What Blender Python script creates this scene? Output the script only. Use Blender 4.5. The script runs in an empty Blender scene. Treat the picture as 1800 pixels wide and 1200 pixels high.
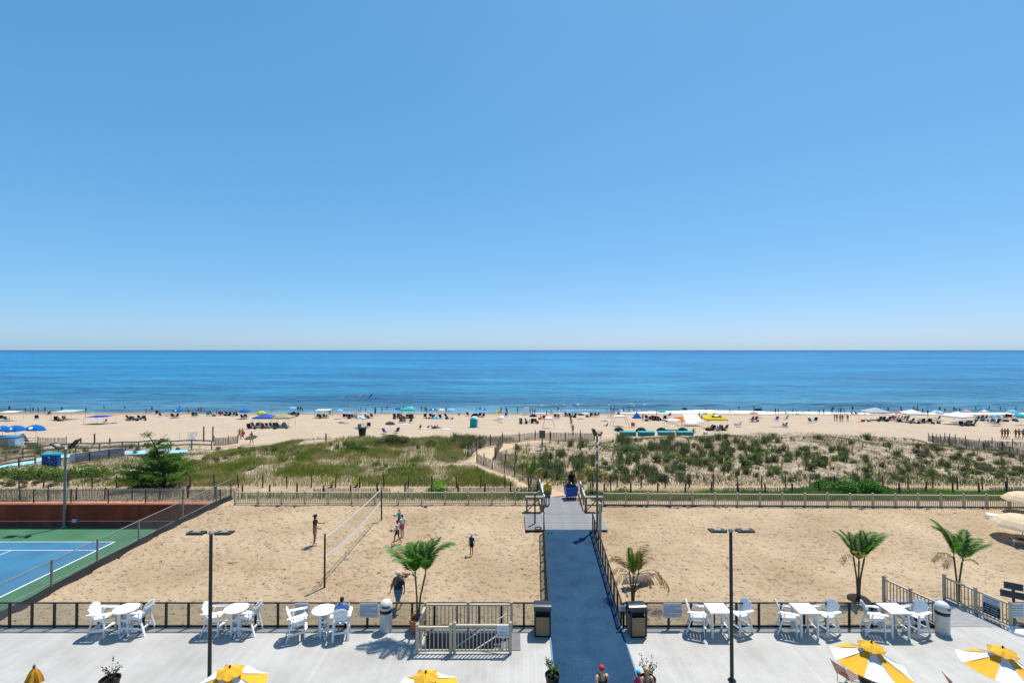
import bpy, bmesh, math, random
import numpy as np
from mathutils import Vector, Matrix
R = math.radians
random.seed(7)
SC = bpy.context.scene
COL = SC.collection

# ---------------------------------------------------------------- camera, sky, sun, exposure
CAMZ, FPX, PITCH = 11.5, 850.0, R(1.01)
cam = bpy.data.cameras.new('camera'); cam.lens = 17.0; cam.sensor_width = 36.0
cam.clip_start = 0.1; cam.clip_end = 90000
cam_o = bpy.data.objects.new('camera', cam); COL.objects.link(cam_o)
cam_o.location = (0, 0, CAMZ); cam_o.rotation_euler = (R(90) + PITCH, 0, 0)
SC.camera = cam_o

SUN_EL, SUN_AZ = R(68.5), R(36)          # azimuth measured from +Y towards +X
world = bpy.data.worlds.new('World'); SC.world = world; world.use_nodes = True
wn = world.node_tree.nodes; wl = world.node_tree.links
sky = wn.new('ShaderNodeTexSky'); sky.sky_type = 'NISHITA'; sky.sun_disc = False
sky.sun_elevation = SUN_EL; sky.sun_rotation = SUN_AZ
sky.altitude = 0; sky.air_density = 0.8; sky.dust_density = 0.55; sky.ozone_density = 6.0
wn['Background'].inputs['Strength'].default_value = 0.086
# one grade for the whole sky: the photograph's soft, blue rendering of it
wg = wn.new('ShaderNodeVectorMath'); wg.operation = 'POWER'; wg.inputs[1].default_value = (.97, .60, .50)
wt = wn.new('ShaderNodeVectorMath'); wt.operation = 'MULTIPLY'; wt.inputs[1].default_value = (.95, 2.10, 3.12)
wl.new(sky.outputs[0], wg.inputs[0]); wl.new(wg.outputs[0], wt.inputs[0]); wl.new(wt.outputs[0], wn['Background'].inputs['Color'])

sl = bpy.data.lights.new('sun', 'SUN'); sl.energy = 4.8; sl.angle = R(0.53); sl.color = (1.0, 0.935, 0.835)
sun = bpy.data.objects.new('sun', sl); COL.objects.link(sun); sun.location = (40, 60, 90)
sd = Vector((math.sin(SUN_AZ) * math.cos(SUN_EL), math.cos(SUN_AZ) * math.cos(SUN_EL), math.sin(SUN_EL)))
sun.rotation_euler = (-sd).to_track_quat('-Z', 'Y').to_euler()

SC.view_settings.view_transform = 'Standard'; SC.view_settings.look = 'None'
SC.view_settings.exposure = 0.46; SC.view_settings.gamma = 1.0
SC.view_settings.use_curve_mapping = False
SC.cycles.max_bounces = 8; SC.cycles.transparent_max_bounces = 24

# ---------------------------------------------------------------- helpers
def hexc(h, k=.90):
    # hex colours are noted as they look in the bright photograph; k brings them to base colours
    h = h.lstrip('#'); o = []
    for i in (0, 2, 4):
        c = int(h[i:i + 2], 16) / 255
        o.append(c / 12.92 if c <= .04045 else ((c + .055) / 1.055) ** 2.4)
    return tuple(c * k for c in o)
MATS = {}
def mat(name, col, rough=.7, var=.0, scale=6., bump=0., bscale=40., metal=0., spec=.35, col2=None, alpha=None, stretch=None):
    if name in MATS: return MATS[name]
    if isinstance(col, str): col = hexc(col)
    m = bpy.data.materials.new(name); m.use_nodes = True; MATS[name] = m
    nt = m.node_tree; n = nt.nodes; l = nt.links; b = n['Principled BSDF']
    b.inputs['Base Color'].default_value = (*col, 1); b.inputs['Roughness'].default_value = rough
    b.inputs['Metallic'].default_value = metal; b.inputs['Specular IOR Level'].default_value = spec
    m.diffuse_color = (*col, 1)
    tc = n.new('ShaderNodeTexCoord'); src = tc.outputs['Object']
    if stretch:
        mp = n.new('ShaderNodeMapping'); mp.inputs['Scale'].default_value = stretch; l.new(src, mp.inputs[0]); src = mp.outputs[0]
    if var or col2:
        nz = n.new('ShaderNodeTexNoise'); nz.inputs['Scale'].default_value = scale; nz.inputs['Detail'].default_value = 4
        l.new(src, nz.inputs['Vector'])
        rp = n.new('ShaderNodeValToRGB'); rp.color_ramp.elements[0].position = .3; rp.color_ramp.elements[1].position = .7
        if col2:
            if isinstance(col2, str): col2 = hexc(col2)
            rp.color_ramp.elements[0].color = (*col, 1); rp.color_ramp.elements[1].color = (*col2, 1)
        else:
            rp.color_ramp.elements[0].color = (*[c * (1 - var) for c in col], 1)
            rp.color_ramp.elements[1].color = (*[min(1, c * (1 + var)) for c in col], 1)
        l.new(nz.outputs['Fac'], rp.inputs[0]); l.new(rp.outputs[0], b.inputs['Base Color'])
    if bump:
        nb = n.new('ShaderNodeTexNoise'); nb.inputs['Scale'].default_value = bscale; nb.inputs['Detail'].default_value = 3
        l.new(src, nb.inputs['Vector'])
        bp = n.new('ShaderNodeBump'); bp.inputs['Strength'].default_value = 1; bp.inputs['Distance'].default_value = bump
        l.new(nb.outputs['Fac'], bp.inputs['Height']); l.new(bp.outputs[0], b.inputs['Normal'])
    return m
def mat_island(name, cols, rough=.75, trans=.25, spec=.2, noise=None):
    """one colour per loose piece (leaf, blade, board), picked along a ramp"""
    if name in MATS: return MATS[name]
    m = bpy.data.materials.new(name); m.use_nodes = True; MATS[name] = m
    nt = m.node_tree; n = nt.nodes; l = nt.links; b = n['Principled BSDF']
    b.inputs['Roughness'].default_value = rough; b.inputs['Specular IOR Level'].default_value = spec
    g = n.new('ShaderNodeNewGeometry'); rp = n.new('ShaderNodeValToRGB'); cr = rp.color_ramp
    cols = [hexc(c) if isinstance(c, str) else c for c in cols]
    for i, c in enumerate(cols):
        p = i / (len(cols) - 1)
        e = cr.elements[0] if i == 0 else (cr.elements[-1] if i == len(cols) - 1 else cr.elements.new(p))
        e.position = p; e.color = (*c, 1)
    fac = g.outputs['Random Per Island']
    if noise:   # patches that go over many pieces
        tc = n.new('ShaderNodeTexCoord'); nz = n.new('ShaderNodeTexNoise'); nz.inputs['Scale'].default_value = noise; nz.inputs['Detail'].default_value = 3
        l.new(tc.outputs['Object'], nz.inputs['Vector'])
        mr = n.new('ShaderNodeMapRange'); mr.inputs[1].default_value = .35; mr.inputs[2].default_value = .65
        l.new(nz.outputs['Fac'], mr.inputs[0])
        mx = n.new('ShaderNodeMix'); mx.inputs[0].default_value = .72
        l.new(fac, mx.inputs[2]); l.new(mr.outputs[0], mx.inputs[3]); fac = mx.outputs[0]
    l.new(fac, rp.inputs[0]); l.new(rp.outputs[0], b.inputs['Base Color'])
    if trans:
        tr = n.new('ShaderNodeBsdfTranslucent'); l.new(rp.outputs[0], tr.inputs[0])
        ms = n.new('ShaderNodeMixShader'); ms.inputs[0].default_value = trans
        l.new(b.outputs[0], ms.inputs[1]); l.new(tr.outputs[0], ms.inputs[2]); l.new(ms.outputs[0], n['Material Output'].inputs[0])
    return m
def cloth(name, col, trans=.3):
    """sun-lit thin cloth lets a little light through"""
    if name in MATS: return MATS[name]
    m = mat(name, col, rough=.85, var=.08, scale=3, spec=.15)
    n = m.node_tree.nodes; l = m.node_tree.links
    tr = n.new('ShaderNodeBsdfTranslucent'); tr.inputs[0].default_value = (*(hexc(col) if isinstance(col, str) else col), 1)
    ms = n.new('ShaderNodeMixShader'); ms.inputs[0].default_value = trans
    l.new(n['Principled BSDF'].outputs[0], ms.inputs[1]); l.new(tr.outputs[0], ms.inputs[2]); l.new(ms.outputs[0], n['Material Output'].inputs[0])
    return m

class MB:
    def __init__(s): s.v = []; s.f = []; s.m = []
    def add(s, vs, fs, mi=0):
        o = len(s.v); s.v.extend([tuple(v) for v in vs]); s.f.extend([tuple(i + o for i in f) for f in fs]); s.m.extend([mi] * len(fs)); return s
    def box(s, c, d, rz=0., mi=0, M=None):
        x, y, z = d[0] / 2, d[1] / 2, d[2] / 2
        vs = [Vector((a * x, b * y, e * z)) for e in (-1, 1) for b in (-1, 1) for a in (-1, 1)]
        m = (M if M is not None else Matrix.Rotation(rz, 3, 'Z')); c = Vector(c)
        return s.add([m @ v + c for v in vs], [(0, 2, 3, 1), (4, 5, 7, 6), (0, 1, 5, 4), (2, 6, 7, 3), (0, 4, 6, 2), (1, 3, 7, 5)], mi)
    def beam(s, p0, p1, w, h, up=(0, 0, 1), mi=0):
        p0 = Vector(p0); p1 = Vector(p1); d = (p1 - p0); L = d.length; d.normalize(); u = Vector(up)
        if abs(d.dot(u)) > .98: u = Vector((0, 1, 0))
        sd_ = d.cross(u).normalized(); u = sd_.cross(d)
        M = Matrix((sd_, d, u)).transposed()
        return s.box((p0 + p1) / 2, (w, L, h), M=M, mi=mi)
    def path(s, pts, rad, n=6, mi=0, caps=True):
        pts = [Vector(p) for p in pts]; k = len(pts)
        if not isinstance(rad, (list, tuple)): rad = [rad] * k
        vs = []; prev = None
        for i, p in enumerate(pts):
            d = (pts[min(i + 1, k - 1)] - pts[max(i - 1, 0)]).normalized()
            a = prev if prev is not None else (Vector((1, 0, 0)) if abs(d.x) < .9 else Vector((0, 1, 0)))
            a = (a - d * a.dot(d)).normalized(); b = d.cross(a); prev = a
            for j in range(n):
                t = 2 * math.pi * j / n; vs.append(p + (a * math.cos(t) + b * math.sin(t)) * rad[i])
        fs = [(i * n + j, i * n + (j + 1) % n, (i + 1) * n + (j + 1) % n, (i + 1) * n + j) for i in range(k - 1) for j in range(n)]
        if caps: fs += [tuple(range(n - 1, -1, -1)), tuple((k - 1) * n + j for j in range(n))]
        return s.add(vs, fs, mi)
    def tube(s, p0, p1, r0, r1=None, n=8, mi=0): return s.path([p0, p1], [r0, r0 if r1 is None else r1], n, mi)
    def lathe(s, prof, n=20, c=(0, 0, 0), mi=0, M=None, cap=True):
        c = Vector(c); vs = []
        for r, z in prof:
            for j in range(n):
                t = 2 * math.pi * j / n; p = Vector((r * math.cos(t), r * math.sin(t), z)); vs.append((M @ p if M is not None else p) + c)
        k = len(prof)
        fs = [(i * n + j, i * n + (j + 1) % n, (i + 1) * n + (j + 1) % n, (i + 1) * n + j) for i in range(k - 1) for j in range(n)]
        if cap: fs += [tuple(range(n - 1, -1, -1)), tuple((k - 1) * n + j for j in range(n))]
        return s.add(vs, fs, mi)
    def prism(s, poly, z0, z1, mi=0, M=None, c=(0, 0, 0)):
        n = len(poly); c = Vector(c)
        vs = [Vector((p[0], p[1], z0)) for p in poly] + [Vector((p[0], p[1], z1)) for p in poly]
        if M is not None: vs = [M @ v for v in vs]
        vs = [v + c for v in vs]
        fs = [tuple(range(n - 1, -1, -1)), tuple(range(n, 2 * n))] + [(i, (i + 1) % n, n + (i + 1) % n, n + i) for i in range(n)]
        return s.add(vs, fs, mi)
    def mesh(s, name, mats, smooth=None):
        me = bpy.data.meshes.new(name); me.from_pydata(s.v, [], s.f)
        for m in (mats if isinstance(mats, (list, tuple)) else [mats]): me.materials.append(m)
        me.polygons.foreach_set('material_index', s.m)
        if smooth is not None:
            me.polygons.foreach_set('use_smooth', [True] * len(s.f)); me.set_sharp_from_angle(angle=R(smooth))
        me.update(); return me
    def build(s, name, mats, parent=None, smooth=None, **kw):
        return link(name, s.mesh(name, mats, smooth), parent, **kw)
def link(name, data, parent=None, loc=None, rz=0, label=None, cat=None, group=None, kind=None, scale=None):
    o = bpy.data.objects.new(name, data); COL.objects.link(o)
    if parent is not None: o.parent = parent
    if loc is not None: o.location = loc
    if rz: o.rotation_euler = (0, 0, rz)
    if scale: o.scale = (scale,) * 3 if not isinstance(scale, (tuple, list)) else scale
    if label: o['label'] = label
    if cat: o['category'] = cat
    if group: o['group'] = group
    if kind: o['kind'] = kind
    return o
def thing(name, label, cat, loc=(0, 0, 0), rz=0, group=None): return link(name, None, None, loc, rz, label, cat, group)
def copy_tree(o, parent=None, **kw):
    c = o.copy(); COL.objects.link(c); c.parent = parent
    for ch in list(o.children): copy_tree(ch, c)
    for k, v in kw.items():
        if k == 'loc': c.location = v
        elif k == 'rz': c.rotation_euler = (0, 0, v)
        elif v: c[k] = v
        elif k in c: del c[k]
    return c
def np_mesh(name, V, F, mats, smooth=False):
    """fast mesh of equal-sided faces from arrays"""
    me = bpy.data.meshes.new(name); nv, nf, k = len(V), len(F), F.shape[1]
    me.vertices.add(nv); me.vertices.foreach_set('co', np.asarray(V, np.float32).ravel())
    me.loops.add(nf * k); me.loops.foreach_set('vertex_index', np.asarray(F, np.int32).ravel())
    me.polygons.add(nf); me.polygons.foreach_set('loop_start', np.arange(0, nf * k, k, dtype=np.int32))
    me.polygons.foreach_set('loop_total', np.full(nf, k, np.int32))
    if smooth: me.polygons.foreach_set('use_smooth', np.ones(nf, bool))
    for m in (mats if isinstance(mats, (list, tuple)) else [mats]): me.materials.append(m)
    me.update(calc_edges=True); me.validate(); return me

# numpy value noise
def _h(ix, iy, s):
    n = (ix.astype(np.int64) * 374761393 + iy.astype(np.int64) * 668265263 + s * 2147483647) & 0xFFFFFFFF
    n = ((n ^ (n >> 13)) * 1274126177) & 0xFFFFFFFF
    return ((n ^ (n >> 16)) & 0xFFFF) / 65535.0
def vnoise(x, y, s=0):
    ix = np.floor(x); iy = np.floor(y); fx = x - ix; fy = y - iy
    fx = fx * fx * (3 - 2 * fx); fy = fy * fy * (3 - 2 * fy)
    a = _h(ix, iy, s); b = _h(ix + 1, iy, s); c = _h(ix, iy + 1, s); d = _h(ix + 1, iy + 1, s)
    return (a * (1 - fx) + b * fx) * (1 - fy) + (c * (1 - fx) + d * fx) * fy
def fbm(x, y, sc, o=3, s=0):
    t = 0; a = .5; w = 0
    for i in range(o): t = t + a * vnoise(x / sc + 17.3 * i, y / sc - 9.1 * i, s + i); w += a; a *= .5; sc /= 2.03
    return t / w
def sst(a, b, t):
    t = np.clip((t - a) / (b - a), 0, 1); return t * t * (3 - 2 * t)

# ---------------------------------------------------------------- the lie of the land
WL = 126.5                                              # distance of the water line
SEAZ = -5.0
CRX = [-140, -63, -40, -32.5, -26.8, -21, -14, -6, 0, 10.6, 21, 35, 42, 49.4, 53, 63.5, 140]
CRZ = [-.5, -.45, -.5, -.5, 0., .35, .6, .5, .35, .45, .75, .8, .65, .05, -.5, -1.2, -1.4]
PATHXY = [(3.45, 36.6), (3.0, 38.2), (1.8, 40.6), (-.2, 43.5), (-2.4, 47.2), (-3.3, 50.0), (-2.6, 53.2), (-.4, 56.4), (3.2, 59.4), (7.5, 62.5), (12, 68)]
def path_dist(x, y):
    d = np.full(np.broadcast(x, y).shape, 1e9)
    for (ax, ay), (bx, by) in zip(PATHXY, PATHXY[1:]):
        t = np.clip(((x - ax) * (bx - ax) + (y - ay) * (by - ay)) / ((bx - ax) ** 2 + (by - ay) ** 2), 0, 1)
        d = np.minimum(d, np.hypot(x - ax - t * (bx - ax), y - ay - t * (by - ay)))
    return d
def H(x, y):
    x = np.asarray(x, float); y = np.asarray(y, float)
    z = -.22 + .40 * sst(20.5, 32, y)
    cr = np.interp(x, CRX, CRZ)
    z = z + (cr - .18) * sst(41, 59, y)
    n = (fbm(x, y, 7., 3, 3) - .5) * 1.1 + (fbm(x, y, 2.2, 2, 9) - .5) * .55
    z = z + n * sst(41, 46, y) * (1 - sst(60, 74, y)) * (.35 + .65 * sst(.9, 3.0, path_dist(x, y)))
    bz = -2.5 - 2.5 * (y - 76) / (WL - 76 - .012 * x)
    w = sst(60.5, 75, y)
    z = z * (1 - w) + bz * w
    return np.where(y > 76, np.maximum(bz, -8.0) + (fbm(x, y, 5., 2, 21) - .5) * .12, z)
CF = Vector((0, math.cos(PITCH), math.sin(PITCH))); CU = Vector((0, -math.sin(PITCH), math.cos(PITCH)))
def ray(px, py): return CF + Vector(((px - 900) / FPX, 0, 0)) + CU * ((600 - py) / FPX)
TT = np.concatenate([np.arange(15, 80, .25), np.arange(80, 170, .5)])
def hit(px, py):
    """point of the ground seen at this spot of the photograph"""
    d = ray(px, py); z = CAMZ + d.z * TT; g = H(d.x * TT, d.y * TT); u = z - g
    i = np.nonzero(u < 0)[0]
    if len(i) == 0: t = TT[-1]
    else:
        i = max(1, i[0]); t = TT[i - 1] + (TT[i] - TT[i - 1]) * u[i - 1] / (u[i - 1] - u[i])
    return Vector((d.x * t, d.y * t, CAMZ + d.z * t))
def onz(px, py, z):
    d = ray(px, py); t = (z - CAMZ) / d.z; return Vector((d.x * t, d.y * t, z))
def at(px, py, Y):
    d = ray(px, py); t = Y / d.y; return Vector((d.x * t, Y, CAMZ + d.z * t))
def gz(x, y): return float(H(x, y))

# shared materials
M_WHITE = mat('white_plastic_lumber', '#e9eaea', .45, .05, 4, spec=.4)
M_BLK = mat('black_metal', '#15110f', .45, spec=.4)
M_DARK = mat('dark_bronze_metal', '#2a2926', .45, spec=.4)
M_TAN = mat('tan_vinyl', '#b8ab94', .55, .05, 3)
M_WOOD = mat('weathered_wood', '#85796c', .85, .25, 3, bump=.004, stretch=(1, 8, 8))
M_POST = mat('dark_wood_post', '#4a4036', .9, .3, 4)
M_GALV = mat('galvanised_steel', '#8d8a82', .5, .15, 8, metal=.3)
M_SIGN = mat('sign_white', '#c9ccd2', .6)
M_INK = mat('sign_ink', '#1b1b22', .8)
# ---------------------------------------------------------------- ground, sea
def sand_material():
    m = bpy.data.materials.new('sand'); m.use_nodes = True
    nt = m.node_tree; n = nt.nodes; l = nt.links; b = n['Principled BSDF']
    b.inputs['Roughness'].default_value = .95; b.inputs['Specular IOR Level'].default_value = .1
    tc = n.new('ShaderNodeTexCoord'); pos = tc.outputs['Object']
    def noise(scale, det, stretch=None):
        z = n.new('ShaderNodeTexNoise'); z.inputs['Scale'].default_value = scale; z.inputs['Detail'].default_value = det
        if stretch:
            mp = n.new('ShaderNodeMapping'); mp.inputs['Scale'].default_value = stretch; l.new(pos, mp.inputs[0]); l.new(mp.outputs[0], z.inputs['Vector'])
        else: l.new(pos, z.inputs['Vector'])
        return z.outputs['Fac']
    def ramp(f, p0, c0, p1, c1):
        r = n.new('ShaderNodeValToRGB'); e = r.color_ramp.elements
        e[0].position = p0; e[0].color = (*c0, 1); e[1].position = p1; e[1].color = (*c1, 1); l.new(f, r.inputs[0]); return r.outputs[0]
    def mix(fac, a, c, typ='MIX'):
        x = n.new('ShaderNodeMix'); x.data_type = 'RGBA'; x.blend_type = typ
        (l.new(fac, x.inputs[0]) if not isinstance(fac, float) else setattr(x.inputs[0], 'default_value', fac))
        l.new(a, x.inputs[6]); l.new(c, x.inputs[7]); return x.outputs[2]
    big = ramp(noise(.22, 6), .30, hexc('#968168'), .70, hexc('#b09c82'))
    fine = ramp(noise(7.5, 2), .27, (.42, .38, .34), .36, (1.03, 1.03, 1.03))
    few = ramp(noise(.35, 3), .40, (.25, .25, .25), .62, (1, 1, 1)); one = n.new('ShaderNodeRGB'); one.outputs[0].default_value = (1, 1, 1, 1)
    c = mix(1.0, big, mix(few, one.outputs[0], fine), 'MULTIPLY')
    sy_ = n.new('ShaderNodeSeparateXYZ'); l.new(pos, sy_.inputs[0]); pale = n.new('ShaderNodeMapRange'); pale.inputs[1].default_value = 40; pale.inputs[2].default_value = 44; pale.inputs[4].default_value = .7; l.new(sy_.outputs[1], pale.inputs[0])
    pc_ = n.new('ShaderNodeRGB'); pc_.outputs[0].default_value = (*hexc('#b2a290'), 1); c = mix(pale.outputs[0], c, pc_.outputs[0])
    # grey litter and roots on the dune, damp sand by the sea
    sx = n.new('ShaderNodeSeparateXYZ'); l.new(pos, sx.inputs[0])
    def band(a, bb, c2, d):
        m1 = n.new('ShaderNodeMapRange'); m1.inputs[1].default_value = a; m1.inputs[2].default_value = bb; l.new(sx.outputs[1], m1.inputs[0])
        m2 = n.new('ShaderNodeMapRange'); m2.inputs[1].default_value = c2; m2.inputs[2].default_value = d; m2.inputs[3].default_value = 1; m2.inputs[4].default_value = 0; l.new(sx.outputs[1], m2.inputs[0])
        mm = n.new('ShaderNodeMath'); mm.operation = 'MULTIPLY'; l.new(m1.outputs[0], mm.inputs[0]); l.new(m2.outputs[0], mm.inputs[1]); return mm.outputs[0]
    lit = ramp(noise(.9, 8), .40, (0, 0, 0), .58, (1, 1, 1))
    k = n.new('ShaderNodeMath'); k.operation = 'MULTIPLY'; l.new(band(40.5, 44, 58, 66), k.inputs[0]); l.new(lit, k.inputs[1])
    k2 = n.new('ShaderNodeMath'); k2.operation = 'MULTIPLY'; k2.inputs[1].default_value = .8; l.new(k.outputs[0], k2.inputs[0])
    dk = n.new('ShaderNodeRGB'); dk.outputs[0].default_value = (*hexc('#7a6c5b'), 1)
    c = mix(k2.outputs[0], c, dk.outputs[0])
    wet = n.new('ShaderNodeMapRange'); wet.inputs[1].default_value = WL - 7; wet.inputs[2].default_value = WL - 2.5; l.new(sx.outputs[1], wet.inputs[0])
    wc = n.new('ShaderNodeRGB'); wc.outputs[0].default_value = (*hexc('#94795e'), 1)
    c = mix(wet.outputs[0], c, wc.outputs[0])
    l.new(c, b.inputs['Base Color'])
    rr = n.new('ShaderNodeMapRange'); rr.inputs[1].default_value = WL - 5; rr.inputs[2].default_value = WL - 1; rr.inputs[3].default_value = .95; rr.inputs[4].default_value = .45
    l.new(sx.outputs[1], rr.inputs[0]); l.new(rr.outputs[0], b.inputs['Roughness'])
    # trodden surface and raked wheel lines
    h1 = n.new('ShaderNodeMath'); h1.operation = 'MULTIPLY'; h1.inputs[1].default_value = .03; l.new(noise(3.2, 5), h1.inputs[0])
    h2 = n.new('ShaderNodeMath'); h2.operation = 'MULTIPLY'; h2.inputs[1].default_value = .32; l.new(noise(1.0, 3, (.05, 1.1, 1)), h2.inputs[0])
    g2 = n.new('ShaderNodeMath'); g2.operation = 'MULTIPLY'; l.new(h2.outputs[0], g2.inputs[0]); l.new(band(74, 78, 118, 124), g2.inputs[1])
    h3 = n.new('ShaderNodeMath'); h3.operation = 'MULTIPLY'; h3.inputs[1].default_value = .16; l.new(noise(.8, 4), h3.inputs[0])
    g3 = n.new('ShaderNodeMath'); g3.operation = 'MULTIPLY'; l.new(h3.outputs[0], g3.inputs[0]); l.new(band(40, 44, 300, 301), g3.inputs[1])
    s1 = n.new('ShaderNodeMath'); l.new(h1.outputs[0], s1.inputs[0]); l.new(g2.outputs[0], s1.inputs[1])
    pt = n.new('ShaderNodeMapRange'); pt.inputs[1].default_value = .30; pt.inputs[2].default_value = .40; pt.inputs[4].default_value = .075; l.new(noise(5.2, 2), pt.inputs[0])
    pm2 = n.new('ShaderNodeMath'); l.new(s1.outputs[0], pm2.inputs[0]); l.new(pt.outputs[0], pm2.inputs[1]); s1 = pm2
    s2 = n.new('ShaderNodeMath'); l.new(s1.outputs[0], s2.inputs[0]); l.new(g3.outputs[0], s2.inputs[1])
    bp = n.new('ShaderNodeBump'); bp.inputs['Strength'].default_value = .9; bp.inputs['Distance'].default_value = 1.0
    l.new(s2.outputs[0], bp.inputs['Height']); l.new(bp.outputs[0], b.inputs['Normal'])
    return m
M_SAND = sand_material()
def grid(xs, ys, fn, shear=0.):
    X, Y = np.meshgrid(xs, ys); X = X + shear * (Y - 21.5); Z = fn(X, Y)
    V = np.stack([X, Y, Z], -1).reshape(-1, 3); nx, ny = len(xs), len(ys)
    i = (np.arange(ny - 1)[:, None] * nx + np.arange(nx - 1)).ravel()
    return V, np.stack([i, i + 1, i + nx + 1, i + nx], -1)
def trodden(X, Y):
    z = H(X, Y); edge = sst(20.2, 21.0, Y) * (1 - sst(35.3, 36.2, Y))
    busy = .55 + .45 * sst(.42, .6, fbm(X, Y, 6, 2, 40)) * (1 - .55 * sst(6, 9, X))
    p = fbm(X, Y * 1.2, .27, 2, 51); q = fbm(X, Y, 2.2, 2, 61)
    pit = sst(.66, .74, p)
    return z + edge * ((q - .5) * .07 - pit * .12 * busy + (fbm(X, Y, .25, 2, 77) - .5) * .012)
VV = []; FF = []; off = 0
for xs, ys, fn in ((np.arange(-22.35, 40.2, .085), np.arange(20.34, 36.6, .085), trodden),
                   (np.arange(40, 130, 1.5), np.arange(20.34, 37, 1.0), H),
                   (np.arange(-130, -20.9, 1.2), np.array([35.9, 36.2, 36.6]), H),
                   (np.arange(-110, 110, .42), np.arange(36.5, 77, .36), H),
                   (np.arange(-420, 421, 1.6), np.arange(76.6, 150, 1.0), H),
                   (np.concatenate([np.arange(-420, -109, 4)]), np.arange(36.5, 78, 2), H),
                   (np.concatenate([np.arange(109, 421, 4)]), np.arange(20, 78, 2), H)):
    V, F = grid(xs, ys, fn, .06 if fn is trodden else 0.); VV.append(V); FF.append(F + off); off += len(V)
link('sand_ground', np_mesh('sand_ground', np.concatenate(VV), np.concatenate(FF), M_SAND, True), kind='structure')

def sea_material():
    m = bpy.data.materials.new('sea_water'); m.use_nodes = True
    nt = m.node_tree; n = nt.nodes; l = nt.links; b = n['Principled BSDF']
    b.inputs['Roughness'].default_value = .28; b.inputs['IOR'].default_value = 1.33; b.inputs['Specular IOR Level'].default_value = .12
    tc = n.new('ShaderNodeTexCoord'); pos = tc.outputs['Object']; sx = n.new('ShaderNodeSeparateXYZ'); l.new(pos, sx.inputs[0])
    # depth of water: sandy shallows, then green blue, then deep blue
    lg = n.new('ShaderNodeMath'); lg.operation = 'LOGARITHM'; lg.inputs[1].default_value = 10; l.new(sx.outputs[1], lg.inputs[0])
    wob = n.new('ShaderNodeTexNoise'); wob.inputs['Scale'].default_value = .02; wob.inputs['Detail'].default_value = 5
    mp = n.new('ShaderNodeMapping'); mp.inputs['Scale'].default_value = (.25, 1, 1); l.new(pos, mp.inputs[0]); l.new(mp.outputs[0], wob.inputs['Vector'])
    wm = n.new('ShaderNodeMath'); wm.operation = 'MULTIPLY_ADD'; wm.inputs[1].default_value = .10; wm.inputs[2].default_value = -.05; l.new(wob.outputs['Fac'], wm.inputs[0])
    ad = n.new('ShaderNodeMath'); l.new(lg.outputs[0], ad.inputs[0]); l.new(wm.outputs[0], ad.inputs[1])
    mr = n.new('ShaderNodeMapRange'); mr.inputs[1].default_value = 2.09; mr.inputs[2].default_value = 3.9; l.new(ad.outputs[0], mr.inputs[0])
    r = n.new('ShaderNodeValToRGB'); cr = r.color_ramp
    cr.elements[0].position = 0; cr.elements[0].color = (*hexc('#6f99a8'), 1)
    cr.elements[1].position = 1; cr.elements[1].color = (*hexc('#0a4e80'), 1)
    for p, c in ((.03, '#4f8098'), (.09, '#2b7fa4'), (.3, '#1c84b2'), (.6, '#187fb0'), (.84, '#0e6498')):
        e = cr.elements.new(p); e.color = (*hexc(c), 1)
    l.new(mr.outputs[0], r.inputs[0])
    # dark swell lines and wave shading painted into the water colour as streaks
    nz = n.new('ShaderNodeTexNoise'); nz.inputs['Scale'].default_value = .012; nz.inputs['Detail'].default_value = 10; nz.inputs['Roughness'].default_value = .72
    mp2 = n.new('ShaderNodeMapping'); mp2.inputs['Scale'].default_value = (.16, 1, 1); l.new(pos, mp2.inputs[0]); l.new(mp2.outputs[0], nz.inputs['Vector'])
    r2 = n.new('ShaderNodeValToRGB'); r2.color_ramp.elements[0].position = .43; r2.color_ramp.elements[0].color = (.52, .62, .70, 1)
    r2.color_ramp.elements[1].position = .56; r2.color_ramp.elements[1].color = (1.12, 1.1, 1.08, 1); l.new(nz.outputs['Fac'], r2.inputs[0])
    cur = r.outputs[0]
    def streaks(scale, stretch, lo, hi, dark, light, cur):
        z = n.new('ShaderNodeTexNoise'); z.inputs['Scale'].default_value = scale; z.inputs['Detail'].default_value = 4; z.inputs['Roughness'].default_value = .6
        q = n.new('ShaderNodeMapping'); q.inputs['Scale'].default_value = (stretch, 1, 1); l.new(pos, q.inputs[0]); l.new(q.outputs[0], z.inputs['Vector'])
        k = n.new('ShaderNodeValToRGB'); k.color_ramp.elements[0].position = lo; k.color_ramp.elements[0].color = (*dark, 1); k.color_ramp.elements[1].position = hi; k.color_ramp.elements[1].color = (*light, 1); l.new(z.outputs['Fac'], k.inputs[0])
        m_ = n.new('ShaderNodeMix'); m_.data_type = 'RGBA'; m_.blend_type = 'MULTIPLY'; m_.inputs[0].default_value = 1; l.new(cur, m_.inputs[6]); l.new(k.outputs[0], m_.inputs[7]); return m_.outputs[2]
    for sc_, st_ in ((.45, .22), (.13, .2), (.035, .22), (.007, .25)): cur = streaks(sc_, st_, .36, .56, (.58, .68, .75), (1.06, 1.05, 1.04), cur)
    l.new(cur, b.inputs['Base Color'])
    wv = n.new('ShaderNodeTexNoise'); wv.inputs['Scale'].default_value = .3; wv.inputs['Detail'].default_value = 6; wv.inputs['Roughness'].default_value = .6
    mp3 = n.new('ShaderNodeMapping'); mp3.inputs['Scale'].default_value = (.35, 1, 1); l.new(pos, mp3.inputs[0]); l.new(mp3.outputs[0], wv.inputs['Vector'])
    bp = n.new('ShaderNodeBump'); bp.inputs['Strength'].default_value = 1; bp.inputs['Distance'].default_value = 3.0
    l.new(wv.outputs['Fac'], bp.inputs['Height']); l.new(bp.outputs[0], b.inputs['Normal'])
    return m
ys = np.concatenate([np.arange(119, 200, .6), np.geomspace(200, 40000, 130)])
us = np.linspace(-1, 1, 360)
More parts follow.
